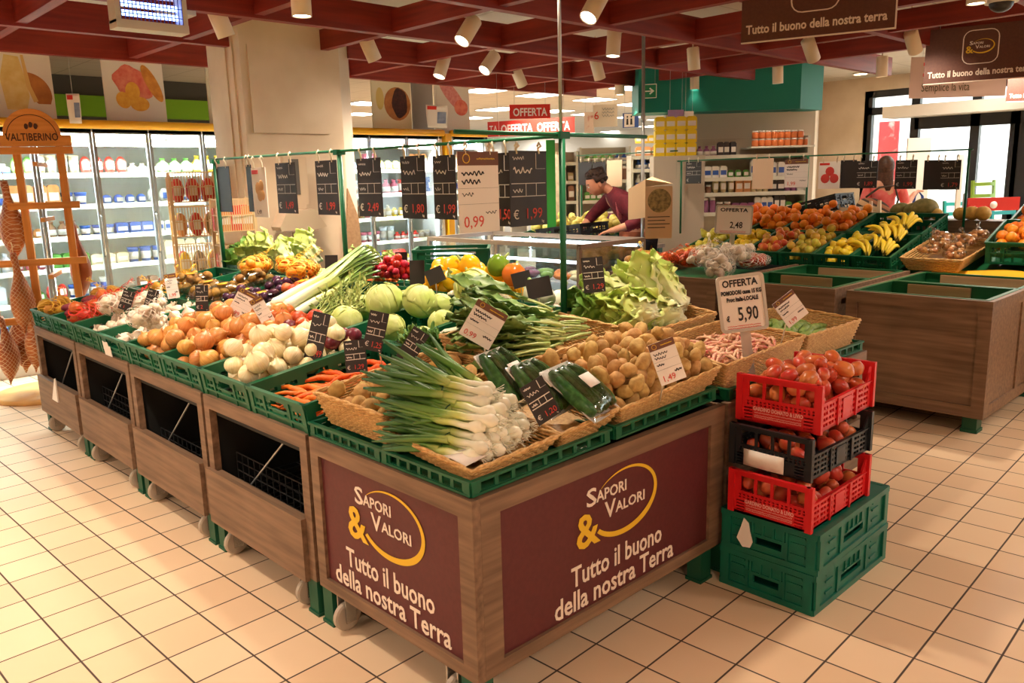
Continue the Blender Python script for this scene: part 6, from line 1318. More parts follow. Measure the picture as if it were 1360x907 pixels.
b = MB(); b.box(-.06, .1, .0, .06, zt+.16, zh_); b.box(.1, .13, .0, .06, zt+.2, zh_); ob('display_column', b, mat('scale_beige', (206, 184, 158), .5), r); b = MB(); b.box(-.02, .06, -.006, 0, zh_-.3, zh_-.02); ob('display', b, mat('scale_screen', (96, 92, 90), .3), r); b = MB(); b.box(-.14, .14, -.13, .08, zt-.012, zt); ob('weighing_plate', b, M_steel, r)
# brown board leaning on the pillar foot
a = P(470, 250, y=4.5); c0 = P(455, 348, y=4.5); c1 = P(482, 348, y=4.5); b = MB(); b.prism([(c0.x-.05, 0.0), (c1.x+.06, 0.0), (a.x+.03, a.z-.25), (a.x-.06, a.z)], 4.5, 4.52); tag(ob('leaning_board', b, M_stripw), 'pale brown board leaning beside the pillar behind the vegetables', 'board')
# tall green bins behind the radishes
BB = crate_mb(.6, .4, .3).mesh('green_bin_crate', M_green)
c = P(523, 345, y=3.72)
M = Matrix.Translation((2.95, 3.6, 0)) @ Matrix.Rotation(FACE, 4, 'Z')
for i in range(3):
    b = MB(); lx, ly, h = .6, .4, .33
    hs = [(-.2+.0, .2, h*.66+.035*k, h*.66+.035*k+.018) for k in range(3)]
    for Mx, L in ((T(0, -ly/2), lx), (T(0, ly/2, rz=PI), lx), (T(-lx/2, 0, rz=-PI/2), ly), (T(lx/2, 0, rz=PI/2), ly)): b.panel(-L/2, L/2, 0, h, .01, [(a*L/lx, c*L/lx, d, e) for a, c, d, e in hs], M=Mx); b.box(-L/2-.008, L/2+.008, -.012, 0, h-.022, h, M=Mx); [b.box(s*(L/2-.015)-.015, s*(L/2-.015)+.015, -.008, 0, 0, h, M=Mx) for s in (-1, 1)]
    b.box(-lx/2+.01, lx/2-.01, -ly/2+.01, ly/2-.01, 0, .01); tag(ob('tall_green_bin', b, M_green, M=M @ T(0, 0, i*.335)), ['bottom tall green bin behind the front island', 'middle tall green bin behind the front island', 'top tall green slatted bin seen above the radishes'][i], 'bin', 'stacked tall green bins')
# ================================================================== PEOPLE
def skin_mesh(J, E, root, sub=2):
    """J: name -> (co, radius or (rx, ry)); E: edges. One continuous body surface grown over the skeleton"""
    names = list(J); me = bpy.data.meshes.new('skeleton'); me.from_pydata([J[n][0] for n in names], [(names.index(a), names.index(b)) for a, b in E], [])
    o = bpy.data.objects.new('skeleton', me); COL.objects.link(o); o.modifiers.new('Skin', 'SKIN').use_smooth_shade = True; m = o.modifiers.new('Sub', 'SUBSURF'); m.levels = sub; m.render_levels = sub
    for n, sv in zip(names, me.skin_vertices[0].data):
        r = J[n][1]; sv.radius = (r, r) if isinstance(r, float) else r; sv.use_root = n == root
    dg = bpy.context.evaluated_depsgraph_get(); res = bpy.data.meshes.new_from_object(o.evaluated_get(dg)); b = MB(); b.add([v.co.copy() for v in res.vertices], [tuple(p.vertices) for p in res.polygons], 0, True)
    bpy.data.objects.remove(o); bpy.data.meshes.remove(me); bpy.data.meshes.remove(res); return b
def hand(J, E, wrist, tag_, w, p, curl, side):
    """palm, four fingers of different lengths and a thumb leaving the side of the palm; p: direction of the hand"""
    d = Vector(p).normalized(); up = Vector((0, 0, 1)); s = d.cross(up).normalized()*side; dn = s.cross(d)*side; W = Vector(J[w][0]); pc = W+d*.05
    J[tag_+'p'] = (W+d*.035, (.026, .016)); J[tag_+'q'] = (W+d*.075, (.030, .013)); E += [(w, tag_+'p'), (tag_+'p', tag_+'q')]
    for i, L in enumerate((.066, .074, .069, .054)):
        o = W+d*.085+s*(.026-.0175*i); a = tag_+'f%d' % i; J[a+'0'] = (o, .0085); J[a+'1'] = (o+d*L*.5+Vector((0, 0, -curl*.3*L)), .008); J[a+'2'] = (o+d*L*.85+Vector((0, 0, -curl*L*.8)), .007); E += [(tag_+'q', a+'0'), (a+'0', a+'1'), (a+'1', a+'2')]
    o = W+d*.03+s*.028; J[tag_+'t0'] = (o, .011); J[tag_+'t1'] = (o+d*.03+s*.02+Vector((0, 0, -.008)), .0095); J[tag_+'t2'] = (o+d*.056+s*.022+Vector((0, 0, -.02)), .008); E += [(tag_+'p', tag_+'t0'), (tag_+'t0', tag_+'t1'), (tag_+'t1', tag_+'t2')]
def head_mb(M):
    """head looking towards local -X: jaw, nose, brow, eyes, mouth, ears"""
    b = MB()
    def fn(d):
        k = 1.0
        if d.z < 0: k *= 1-.10*(-d.z)+(.10*max(0, -d.x)*(-d.z))
        k += .02*math.exp(-((d.z+.05)/.16)**2-(d.y/.5)**2)*(1 if d.x < 0 else 0)
        k += .17*math.exp(-((d.z+.12)/.14)**2-(d.y/.13)**2)*(d.x < 0)
        k -= .05*(math.exp(-((d.z-.05)/.12)**2-((abs(d.y)-.36)/.16)**2))*(d.x < 0)
        k += .05*math.exp(-((d.z+.45)/.1)**2-(d.y/.26)**2)*(d.x < 0)
        return k
    b.ball((0, 0, 0), (.095, .076, .118), 36, 28, fn, M=M)
    for s in (-1, 1): b.ball((.012, s*.078, -.012), (.018, .008, .03), 10, 8, M=M)
    return b
m_skin = mat('skin', (206, 146, 116), .5, (196, 132, 102), 20, sub=.1); m_skin2 = mat('skin_light', (222, 166, 134), .5, (212, 150, 120), 20, sub=.1)
m_shirt = mat('maroon_shirt', (110, 26, 40), .8, (92, 20, 34), 30, bump=.2, bscale=40); m_apron = mat('orange_brown_apron', (170, 92, 58), .8, (150, 80, 50), 20); m_trou = mat('dark_trousers', (44, 42, 52), .8); m_hair = mat('dark_brown_hair', (44, 28, 22), .6, (66, 42, 32), 60, bump=.6, bscale=90); m_hair2 = mat('brown_hair', (84, 52, 34), .5, (62, 38, 26), 50, bump=.4, bscale=70); m_shoe = mat('shoe_dark', (30, 28, 28), .5)
def face_bits(t, M, lip=(150, 74, 66)):
    for s in (-1, 1):
        e = MB(); e.ball((-.083, s*.029, .008), (.009, .012, .0075), 10, 8, M=M); q = ob('eye', e, mat('eye_white', (236, 230, 224), .3), t); e = MB(); e.ball((-.0905, s*.029, .008), (.003, .0055, .0055), 8, 6, M=M); ob('iris', e, mat('iris_dark', (40, 26, 20), .2), q)
        e = MB(); e.tube([M @ Vector((-.088, s*.014, .03)), M @ Vector((-.087, s*.03, .035)), M @ Vector((-.076, s*.046, .03))], .0035, 6); ob('eyebrow', e, m_hair, t)
    e = MB(); e.ball((-.090, 0, -.058), (.006, .023, .008), 12, 8, M=M); ob('mouth', e, mat('lips_%d' % lip[0], lip, .4), t)
def person(label, M, J, E, root, cloth, headM, hair, skin):
    t = thing('person', label, 'person', M=M); b = skin_mesh(J, E, root); b.merge(head_mb(headM)); ob('body', b, skin, t)
    for name, names, grow, m, ed in cloth:
        J2 = {n: (J[n][0], tuple(r+grow for r in J[n][1]) if not isinstance(J[n][1], float) else J[n][1]+grow) for n in names}; E2 = [(a, c) for a, c in (ed or E) if a in names and c in names]; c = skin_mesh(J2, E2, names[0]); ob(name, c, m, t)
    face_bits(t, headM); hb = MB(); hair(hb, headM); return t, hb
def base_body(hipx, lean):
    pass
# woman 1: bends to the left over the crates behind the chilled cabinet
W1 = D(835, 315, 7.75); PM = Matrix.Translation((W1.x, W1.y, 0)) @ Matrix.Rotation(FACE, 4, 'Z')
J = {'pelvis': ((.09, 0, .93), (.15, .12)), 'waist': ((.07, 0, 1.07), (.125, .105)), 'chest': ((-.03, 0, 1.24), (.14, .115)), 'upper': ((-.10, 0, 1.35), (.12, .09)), 'neck': ((-.19, 0, 1.41), .052), 'skull': ((-.27, -.0, 1.46), .06),
     'sn': ((-.08, -.165, 1.335), .062), 'en': ((.055, -.25, 1.12), .046), 'mn': ((-.08, -.245, 1.075), .040), 'wn': ((-.19, -.225, 1.045), .028), 'sf': ((-.15, .165, 1.335), .062), 'ef': ((-.33, .17, 1.17), .045), 'mf': ((-.40, .12, 1.10), .038), 'wf': ((-.455, .09, 1.035), .028),
     'hn': ((.09, -.095, .88), .095), 'kn': ((.05, -.11, .49), .062), 'an': ((.10, -.11, .09), .042), 'tn': ((-.06, -.12, .03), .035), 'hf': ((.09, .095, .88), .095), 'kf': ((.05, .11, .49), .062), 'af': ((.10, .11, .09), .042), 'tf': ((-.06, .12, .03), .035)}
E = [('pelvis', 'waist'), ('waist', 'chest'), ('chest', 'upper'), ('upper', 'neck'), ('neck', 'skull'), ('upper', 'sn'), ('sn', 'en'), ('en', 'mn'), ('mn', 'wn'), ('upper', 'sf'), ('sf', 'ef'), ('ef', 'mf'), ('mf', 'wf'), ('pelvis', 'hn'), ('hn', 'kn'), ('kn', 'an'), ('an', 'tn'), ('pelvis', 'hf'), ('hf', 'kf'), ('kf', 'af'), ('af', 'tf')]
hand(J, E, None, 'l', 'wn', (-1, .15, -.25), .5, 1); hand(J, E, None, 'r', 'wf', (-.7, -.25, -.75), .5, -1)
HM1 = T(-.31, -.01, 1.47, ry=-.45, rz=.12)
def hair1(b, M):
    off = Vector((3, 1, 2)); b.ball((.022, 0, .03), (.108, .098, .115), 30, 20, lambda d: (1+.10*mnoise.noise(d*4+off)+.05*mnoise.noise(d*11+off))*(.74 if (d.x < -.45 and d.z < .45) else 1)*(.62 if d.z < -.25 else .85 if d.z < 0 else 1), M=M)
    for k in range(44): a = k*2.4; z = .02+.09*math.sin(k*1.3); b.ball((.03+.085*math.cos(a)*.9, .08*math.sin(a), .05+z*.6), .022, 8, 6, M=M) if math.cos(a) > -.3 or z > .06 else None
t, hb = person('person with dark curly hair in a maroon top bending over crates behind the chilled cabinet', PM, J, E, 'pelvis',
    [('maroon_top', ['pelvis', 'waist', 'chest', 'upper', 'neck', 'sn', 'en', 'mn', 'sf', 'ef', 'mf'], .014, m_shirt, None), ('trousers', ['pelvis', 'hn', 'kn', 'an', 'hf', 'kf', 'af'], .010, m_trou, None)], HM1, hair1, m_skin); ob('hair', hb, m_hair, t)
b = MB(); b.grid(lambda u, v: (-.055+.035*math.cos(v*6)-.06*u+.10*u*u, -.20+.008*v-.02*math.sin(u*3), 1.40-.22*u), 8, 4, thick=.004); 
b = MB(); b.tube([(-.14, -.10, 1.43), (-.125, -.165, 1.38), (-.13, -.175, 1.30), (-.12, -.165, 1.22), (-.10, -.15, 1.14)], [.012, .02, .022, .022, .018], 8, flat=.4); ob('pink_strap', b, mat('dusty_pink', (176, 92, 96), .8), t)
b = MB(); b.grid(lambda u, v: (.085+.175*math.cos(PI*(.45+1.3*v)), .165*math.sin(PI*(.45+1.3*v)), 1.02-.5*u), 10, 16, thick=.006); ob('apron', b, m_apron, t)
for s, n in ((-1, 'n'), (1, 'f')): b = MB(); b.ball((.0, s*.115, .04), (.13, .046, .042), 14, 8); b.box(-.12, .12, s*.115-.04, s*.115+.04, 0, .02); ob('shoe', b, m_shoe, t)
# table with pale fruit crates where she works
bx = P(765, 300, x=5.25); r = thing('work_table', 'low table with fruit crates behind the chilled cabinet', 'table', loc=(4.95, 3.55, 0)); b = MB(); b.box(0, .9, 0, 1.5, .78, .82); ob('table_top', b, M_woodh, r)
for x in (.05, .85):
    for y in (.05, 1.45): b = MB(); b.box(x-.03, x+.03, y-.03, y+.03, 0, .78); ob('leg', b, M_gleg, r)
GRP = [round_mesh(.04, mat('pale_apple_skin', (232, 216, 120), .4, (214, 196, 90), 10, vary=.15), 'pale_apple', i, .04, .93) for i in range(2)]
for i, y in enumerate((3.8, 4.25, 4.7)):
    tag(ob('fruit_crate', CR, None, loc=(5.35, y, .825), rot=(0, -.15, 0)), ['green crate of pale apples nearest the bending person', 'green crate of pale apples in the middle of the work table', 'green crate of pale apples at the left end of the work table'][i], 'crate', 'crates on the work table')
    sp = pack(34, .042, 5.12, 5.58, y-.16, y+.16, lambda x, y: .95+.12*(x-5.1), R2, 12, .05); place(GRP, 'pale_apple', 'pale yellow apple heaped behind the arms of the bending person', 'apple', 'pale apples on the work table', sp, .04, R2)
c = P(738, 299, x=4.75); black_crate('black slatted crate held by the bending person', Matrix.Translation((4.62, c.y-.35, .93)) @ Matrix.Rotation(PI/2, 4, 'Z') @ Matrix.Rotation(.12, 4, 'Y'))
r = thing('crate_trolley', 'low wooden trolley carrying the black crate behind the chilled cabinet', 'trolley', loc=(4.62, c.y-.35, 0)); b = MB(); b.box(-.21, .21, -.31, .31, .12, .9); ob('trolley_body', b, M_woodh, r)
for x in (-.16, .16):
    for y in (-.25, .25): b = MB(); b.lathe([(.04, -.014), (.055, -.012), (.055, .012), (.04, .014)], 14, M=T(x, y, .055, PI/2)); ob('caster', b, M_cast, r)
# woman 2: seen from behind near the doors, pink top, striped shoulder bag
W2 = D(1172, 290, 9.4); PM2 = Matrix.Translation((W2.x, W2.y, 0)) @ Matrix.Rotation(FACE-.25, 4, 'Z')
J = {'pelvis': ((0, 0, .92), (.15, .11)), 'waist': ((0, 0, 1.05), (.115, .09)), 'chest': ((-.01, 0, 1.22), (.13, .10)), 'upper': ((0, 0, 1.36), (.12, .075)), 'neck': ((.0, .0, 1.44), .048), 'skull': ((.01, 0, 1.52), .06),
     'sl': ((-.165, 0, 1.355), .055), 'el': ((-.23, -.03, 1.1), .042), 'wl': ((-.12, .12, 1.0), .027), 'sr': ((.165, 0, 1.355), .055), 'er': ((.25, .05, 1.13), .042), 'mr': ((.31, .12, 1.19), .036), 'wr': ((.36, .18, 1.25), .027),
     'hl': ((-.09, 0, .87), .092), 'kl': ((-.1, -.02, .48), .06), 'al': ((-.1, .02, .09), .04), 'tl': ((-.11, .15, .03), .034), 'hr': ((.09, 0, .87), .092), 'kr': ((.1, .02, .48), .06), 'ar': ((.1, .0, .09), .04), 'tr': ((.11, .14, .03), .034)}
E = [('pelvis', 'waist'), ('waist', 'chest'), ('chest', 'upper'), ('upper', 'neck'), ('neck', 'skull'), ('upper', 'sl'), ('sl', 'el'), ('el', 'wl'), ('upper', 'sr'), ('sr', 'er'), ('er', 'mr'), ('mr', 'wr'), ('pelvis', 'hl'), ('hl', 'kl'), ('kl', 'al'), ('al', 'tl'), ('pelvis', 'hr'), ('hr', 'kr'), ('kr', 'ar'), ('ar', 'tr')]
hand(J, E, None, 'l', 'wl', (.6, .6, -.1), .5, 1); hand(J, E, None, 'r', 'wr', (.6, .5, .3), .6, -1)
HM2 = T(.01, .01, 1.555, rz=-PI/2-.4)
def hair2(b, M):
    b.ball((.03, 0, .02), (.10, .094, .118), 26, 18, lambda d: (1+.03*mnoise.noise(d*6))*(.78 if d.x < -.5 and d.z < .4 else 1), M=M)
    b.grid(lambda u, v: (.10*math.cos((v-.5)*2.2)*(1-.1*u)+.01, .10*math.sin((v-.5)*2.2)*(1+.1*u), .04-.30*u), 10, 12, thick=.03, M=M)
t, hb = person('person with long brown hair and pink top carrying a striped shoulder bag near the doors', PM2, J, E, 'pelvis',
    [('pink_top', ['pelvis', 'waist', 'chest', 'upper', 'sl', 'sr', 'el', 'er'], .012, mat('coral_pink', (224, 96, 92), .8, (232, 120, 116), 14), None), ('trousers', ['pelvis', 'hl', 'kl', 'al', 'hr', 'kr', 'ar'], .01, m_trou, None)], HM2, hair2, m_skin2); ob('hair', hb, m_hair2, t)
for s in (-1, 1): b = MB(); b.ball((s*.105, .07, .04), (.045, .125, .042), 14, 8); ob('shoe', b, m_shoe, t)
def stripe_mat():
    t = NT('striped_canvas'); sp = t.new('ShaderNodeSeparateXYZ'); t.link(t.obj(), sp.inputs[0]); f = t.math('FRACT', t.math('MULTIPLY', sp.outputs[2], 7.0)); r = t.new('ShaderNodeValToRGB'); r.color_ramp.interpolation = 'CONSTANT'; e = r.color_ramp.elements
    for _ in range(2): e.new(.5)
    for i, (p, c) in enumerate(((0, (196, 156, 116)), (.38, (70, 54, 44)), (.55, (150, 96, 66)), (.8, (64, 50, 42)))): e[i].position = p; e[i].color = lin(c)
    t.link(f, r.inputs[0]); t.link(r.outputs[0], t.b.inputs['Base Color']); t.b.inputs['Roughness'].default_value = .85; return t.m
r = thing('shoulder_bag', 'brown striped shoulder bag hanging on the back of the person in pink', 'bag', M=PM2 @ T(-.12, -.17, 1.06, ry=.5)); b = MB(); b.ball((0, 0, 0), (.22, .07, .15), 24, 14, lambda d: 1.0 if abs(d.z) < .7 else .95); ob('bag_body', b, stripe_mat(), r); b = MB(); b.tube([(-.17, .0, .1), (-.1, .02, .26), (.05, .1, .36), (.16, .06, .24), (.18, .0, .09)], .012, 8); ob('strap', b, mat('bag_strap', (70, 54, 44), .7), r)
r = thing('shopping_bag', 'blue handled shopping bag held by the person in pink', 'bag', M=PM2 @ T(.42, .24, .86)); b = MB(); b.prism([(-.09, 0), (.09, 0), (.11, .2), (-.11, .2)], -.04, .04); ob('bag_body', b, mat('bag_blue', (40, 80, 170), .5), r); b = MB(); [b.tube([(-.06, y, .19), (-.04, y, .36), (.0, 0, .41), (.04, y, .36), (.06, y, .19)], .008, 6) for y in (-.035, .035)]; ob('handle', b, mat('bag_blue', (40, 80, 170), .5), r)
# ================================================================== FAR SHELVES
def shelf_unit(label, p, q, zs, d, zt, back=True, name='grocery_shelf'):
    """shelving whose front bottom line runs from p to q"""
    p, q = Vector((p[0], p[1], 0)), Vector((q[0], q[1], 0)); e = q-p; L = e.length; M = Matrix.Translation(p) @ Matrix.Rotation(math.atan2(e.y, e.x), 4, 'Z'); r = thing(name, label, 'shelving', 'grocery shelving', M=M); m = mat('shelf_metal', (206, 204, 190), .5)
    b = MB(); b.box(0, L, d-.03, d, 0, zt); b.box(0, L, 0, d, 0, .12); ob('back_panel', b, mat('shelf_backing', (196, 184, 166), .7), r)
    for z in zs: b = MB(); b.box(0, L, 0, d-.03, z-.02, z); b.box(0, L, -.008, 0, z-.035, z+.01); ob('shelf', b, m, r)
    for x in (0, L-.03): b = MB(); b.box(x, x+.03, 0, d, 0, zt); ob('side_upright', b, m, r)
    return M, L
g2c = [((90, 62, 50), 'brown'), ((110, 140, 70), 'green'), ((196, 120, 60), 'orange'), ((150, 90, 130), 'purple'), ((210, 190, 140), 'beige'), ((60, 54, 56), 'dark'), ((226, 218, 206), 'white')]
dS = 9.45; zl = [1.545+(230-y)*dS/1073 for y in (283, 257, 237, 208)]
M, L = shelf_unit('grocery shelving below the teal fascia', D(888, 200, dS), D(1076, 200, dS), [.3, .62]+zl, .4, 1.95)
stock(None, M, L, zl[:3], .1, ('carton', 'jar', 'bag', 'carton'), 'under the teal fascia', 'under the teal fascia', R2, .085, .18, g2c, 3, .03); stock(None, M, L*.52, zl[3:], .1, ('carton', 'jar', 'bottle'), 'on the upper shelf below the teal fascia', 'on the upper shelf', R2, .085, .17, g2c, 3, .03)
cx = D(1038, 200, dS); lx = (M.inverted() @ Vector((cx.x, cx.y, 0))).x; b = MB(); b.box(lx-.38, lx+.36, -.08, .36, 1.545+(230-197)*dS/1073-.02, 1.545+(230-197)*dS/1073); tag(ob('jar_shelf', b, mat('shelf_metal', (206, 204, 190), .5), None, M=M), 'upper shelf board carrying the amber jars', 'shelf')
for k in range(17):
    row, i = divmod(k, 9); z = 1.545+(230-197)*dS/1073+.001+.09*row; tag(ob('amber_jar', goods('jar', (196, 104, 50), 'amber', .075, .088), None, M=M @ T(lx-.3+.076*i, .05, z)), 'amber jar stacked on the top shelf at the right', 'jar', 'amber jars on the top shelf')
dB = 9.9; M2, L2 = shelf_unit('shelving with orange and yellow packs left of the teal fascia', D(838, 200, dB), D(892, 200, dB), [.4, .8, 1.1, 1.545+(231-252)*dB/1073, 1.545+(231-224)*dB/1073, 1.545+(231-207)*dB/1073], .4, 1.78)
stock(None, M2, L2, [1.545+(231-207)*dB/1073], .1, ('carton',), 'left of the teal fascia', 'on the left shelf', R2, .09, .15, [((226, 96, 40), 'orange')], 6, 0); stock(None, M2, L2, [1.545+(231-207)*dB/1073+.16], .1, ('carton',), 'second tier left of the teal fascia', 'second tier of the left shelf', R2, .09, .12, [((226, 96, 40), 'orange'), ((238, 206, 40), 'yellow')], 6, 0)
stock(None, M2, L2, [1.545+(231-224)*dB/1073], .1, ('bottle',), 'below the orange packs', 'below the orange packs', R2, .08, .14, [((40, 80, 170), 'blue')], 6, 0); stock(None, M2, L2, [1.545+(231-252)*dB/1073], .1, ('bottle',), 'below the blue bottles', 'below the blue bottles', R2, .08, .2, [((230, 226, 214), 'white')], 6, 0)
c = D(900, 207, 8.9); M = Matrix.Translation((c.x, c.y, 0)) @ Matrix.Rotation(FACE, 4, 'Z')
for k in range(12):
    j, i = divmod(k, 4); tag(ob('yellow_pack', goods('carton', (244, 212, 40), 'brightyellow', .11, .125, .1), None, M=M @ T(-.2+.115*i, .02, c.z+.14*j)), 'bright yellow pack stacked at the left end of the teal fascia shelving', 'packed goods', 'bright yellow packs')
b = MB(); b.box(-.28, .28, -.1, .16, 0, c.z-.001); tag(ob('pack_plinth', b, mat('shelf_backing', (196, 184, 166), .7), None, M=M), 'plain plinth below the yellow packs', 'plinth')
# gondola ends far behind the chilled cabinet
dG = 11.5
for i, (u0, u1, zt, l) in enumerate(((748, 768, 1.9, 'tall grey gondola end behind the green post'), (770, 838, 1.95, 'far shelving of household bottles behind the bending person'))):
    M, L = shelf_unit(l, D(u0, 240, dG), D(u1, 240, dG), [.3, .6, .9, 1.2, 1.48, 1.74][:6], .4, zt); stock(None, M, L, [.9, 1.2, 1.48, 1.74] if i else [.9, 1.2, 1.48], .1, ('bottle', 'carton', 'jar'), 'far behind the bending person' if i else 'of the gondola end by the green post', 'far behind' if i else 'on the gondola end', R2, .1, .2, gp+g2c, 4, .05)
for i, (u0, u1, v0, v1, d, col, l) in enumerate(((725, 737, 186, 292, 8.6, (60, 170, 70), 'tall bright green strip panel beside the front green post'), (737, 751, 190, 292, 9.0, (196, 176, 150), 'narrow beige panel with product pictures by the green strip'))):
    a, c, e = D(u0, v0, d), D(u1, v0, d), D(u0, v1, d); w = (c-a).length; b = MB(); b.box(0, w, 0, .04, -a.z, 0); r = tag(ob('upright_banner', b, mat('panel_%d' % i, col, .6, (226, 206, 180) if i else None, 14)), l, 'panel'); r.matrix_local = Matrix.Translation(a) @ Matrix.Rotation(FACE, 4, 'Z')
dF = 17
for i, (u0, u1) in enumerate(((640, 668), (676, 700), (752, 792), (796, 836))):
    M, L = shelf_unit(['far aisle shelving behind the yellow column', 'far aisle shelving left of the price boards', 'far aisle shelving under the number six sign', 'far aisle shelving left of the steel pole'][i], D(u0, 230, dF), D(u1, 230, dF), [.4, .8, 1.2, 1.6], .4, 1.95); stock(None, M, L, [1.2, 1.6], .1, ('carton', 'bottle'), 'in the far aisle '+['behind the yellow column', 'left of the price boards', 'under the number six sign', 'left of the steel pole'][i], ['behind the yellow column', 'left of the price boards', 'under the number six sign', 'left of the steel pole'][i], R2, .14, .26, gp+g2c, 4, .05)
# ================================================================== FRUIT RAIL BOARDS
XF = 6.25; zr = P(1075, 207, x=XF).z; ya, yb = P(868, 207, x=XF).y, P(1292, 205, x=XF).y
r = thing('fruit_sign_rail', 'thin green rail frame over the fruit stand carrying price boards', 'sign rail', loc=(XF, 0, 0)); b = MB(); b.tube([(0, ya, zr), (0, yb, zr)], .007, 6); ob('rail', b, M_gpole, r)
for u in (1073, 1286, 905, 772): y = P(u, 220, x=XF).y; b = MB(); b.tube([(0, y, .9), (0, y, zr)], .011, 8); ob('post', b, M_gpole, r)
ya2, yb2 = P(766, 206, x=XF).y, P(900, 206, x=XF).y
for i, (u0, v0, u1, v1, st, pr, l) in enumerate(((768, 215, 786, 246, 'blank', None, 'dark board over the head of the bending person, left one'), (787, 215, 804, 246, 'blank', None, 'dark board over the head of the bending person, right one'), (806, 213, 826, 248, 'plain', None, 'buff board right of the head of the bending person'), (877, 213, 898, 238, 'black', None, 'small dark board right of the steel pole'), (911, 215, 931, 244, 'black', None, 'brownish chalk board over the pears'), (1000, 211, 1026, 251, 'plain', None, 'plain buff board over the red apples'), (1043, 212, 1072, 249, 'white', '1,99', 'white board with brown header left of the rail post'), (1088, 215, 1116, 251, 'apple', None, 'white poster with three red apples'), (1117, 213, 1136, 250, 'blank', None, 'plain dark board right of the apple poster'), (1138, 214, 1164, 250, 'black', '1,89', 'chalk board left of the person in pink'), (1190, 213, 1216, 251, 'black', '1,99', 'chalk board right of the person in pink'), (1228, 213, 1249, 252, 'blank', None, 'plain dark board over the oranges'), (1250, 213, 1274, 252, 'black', '1,79', 'chalk board at the right end of the fruit rail'))):
    rail_board(u0, v0, u1, v1, l, x=XF-.012, style=st, price=pr, seed=80+i, drop=.03)
b = MB(); b.tube([(0, yb2, P(766, 207, x=XF).z), (0, ya2, P(766, 207, x=XF).z)], .007, 6); tag(ob('sign_rail', b, M_gpole, loc=(XF, 0, 0)), 'thin green rail over the bending person', 'sign rail')
# ================================================================== HANGING SIGNS
M_banner = mat('brown_banner', (96, 56, 42), .6, (88, 50, 38), 50)
def banner(label, a, c, h, content):
    """sign hanging between two bottom corners a, c (same height)"""
    a, c = Vector(a), Vector(c); e = c-a; L = math.hypot(e.x, e.y); r = thing('hanging_banner', label, 'hanging sign', 'hanging signs', M=Matrix.Translation(a) @ Matrix.Rotation(math.atan2(e.y, e.x), 4, 'Z')); content(r, L, h)
    for x in (.12*L, .88*L):
        z1 = 2.9-a.z; b = MB(); b.tube([(x, .006, h-.01), (x, .006, z1)], .002, 5); ob('wire', b, M_grey, r)
    return r
def brown(full=True):
    def f(r, L, h):
        b = MB(); b.box(0, L, 0, .012, 0, h); ob('board', b, M_banner, r); b = MB(); b.box(0, L, -.002, .014, -.008, 0); b.box(L, L+.008, -.002, .014, -.008, h); ob('edge_strip', b, M_cream_ink, r)
        q = text('Tutto il buono della nostra terra', .075, 'LEFT', 1, 0, .0006, .002); b = MB(); b.merge(q, T(.035*L, -.003, h*.10) @ Matrix.Diagonal((.92*L/tw(q), 1, 1, 1)))
        ring_poly(b, rrect(.335*L, .655*L, h*.30, h*.92, .07), rrect(.345*L, .645*L, h*.315, h*.905, .06), -.003, -.001); ob('lettering', b.mesh('lettering', M_cream_ink), None, r)
        if full: logo(r, Matrix.Translation((.495*L-.645*.6*L, -.002, h*.62-.492*.6*L)), .0, .6*L, True)
    return f
def hang(u0, v0, d, u1, v1): a = D(u0, v0, d); return a, P(u1, v1, z=a.z)
a, c = hang(984, 57, 5.2, 1188, 36); banner('large brown hanging banner at the top right with cream slogan, nearest the viewer', a, c, .47, brown())
a, c = hang(1226, 112, 7.3, 1378, 100.5); banner('brown hanging banner with the full golden emblem at the right edge', a, c, .46, brown())
a, c = hang(1336, 135, 10.2, 1440, 131); banner('reddish brown hanging banner cut by the right edge, farthest back', a, c, .42, brown(False))
def white_sign(r, L, h):
    b = MB(); b.box(0, L, 0, .012, 0, h); ob('board', b, mat('pinkish_white', (216, 190, 180), .6), r); q = text('Semplice la vita', .12, 'LEFT'); b = MB(); b.merge(q, T(.12*L, -.003, h*.16) @ Matrix.Diagonal((.5*L/tw(q), 1, 1, 1))); ob('lettering', b.mesh('lettering', mat('olive_ink', (96, 88, 60), .6)), None, r); b = MB(); [b.box(.13*L+.02*(k % 2), .2*L, -.003, 0, h*(.52+.13*k), h*(.6+.13*k)) for k in range(3)]; ob('red_print', b, M_red, r)
a, c = hang(1207, 131, 8.6, 1335, 127); banner('pinkish white hanging sign reading Semplice la vita behind the brown banner', a, c, .42, white_sign)
def offerta(n, tail=False):
    def f(r, L, h):
        b = MB(); b.box(0, L, 0, .008, 0, h); ob('board', b, M_red, r); b = MB()
        for i in range(n): q = text('OFFERTA', h*.78, 'LEFT', 1, 0, .0006, .003); x0 = L*(i+.08)/n if not tail else L*(.16+.42*i); b.merge(q, T(x0, -.003, h*.2) @ Matrix.Diagonal(((L*.84/n if not tail else L*.37)/tw(q), 1, 1, 1)))
        if tail: q = text('TA', h*.78); b.merge(q, T(.02*L, -.003, h*.2) @ Matrix.Diagonal((.1*L/tw(q), 1, 1, 1))); b.box(.135*L, .138*L, -.003, 0, 0, h)
        ob('lettering', b.mesh('lettering', M_paper), None, r)
    return f
a, c = hang(677, 158, 10.0, 731, 157); banner('upper red hanging OFFERTA sign with a single word', a, c, .17, offerta(1)); a, c = hang(648, 182, 9.2, 763, 176); banner('lower long red hanging OFFERTA sign with repeated words', a, c, .165, offerta(2, True))
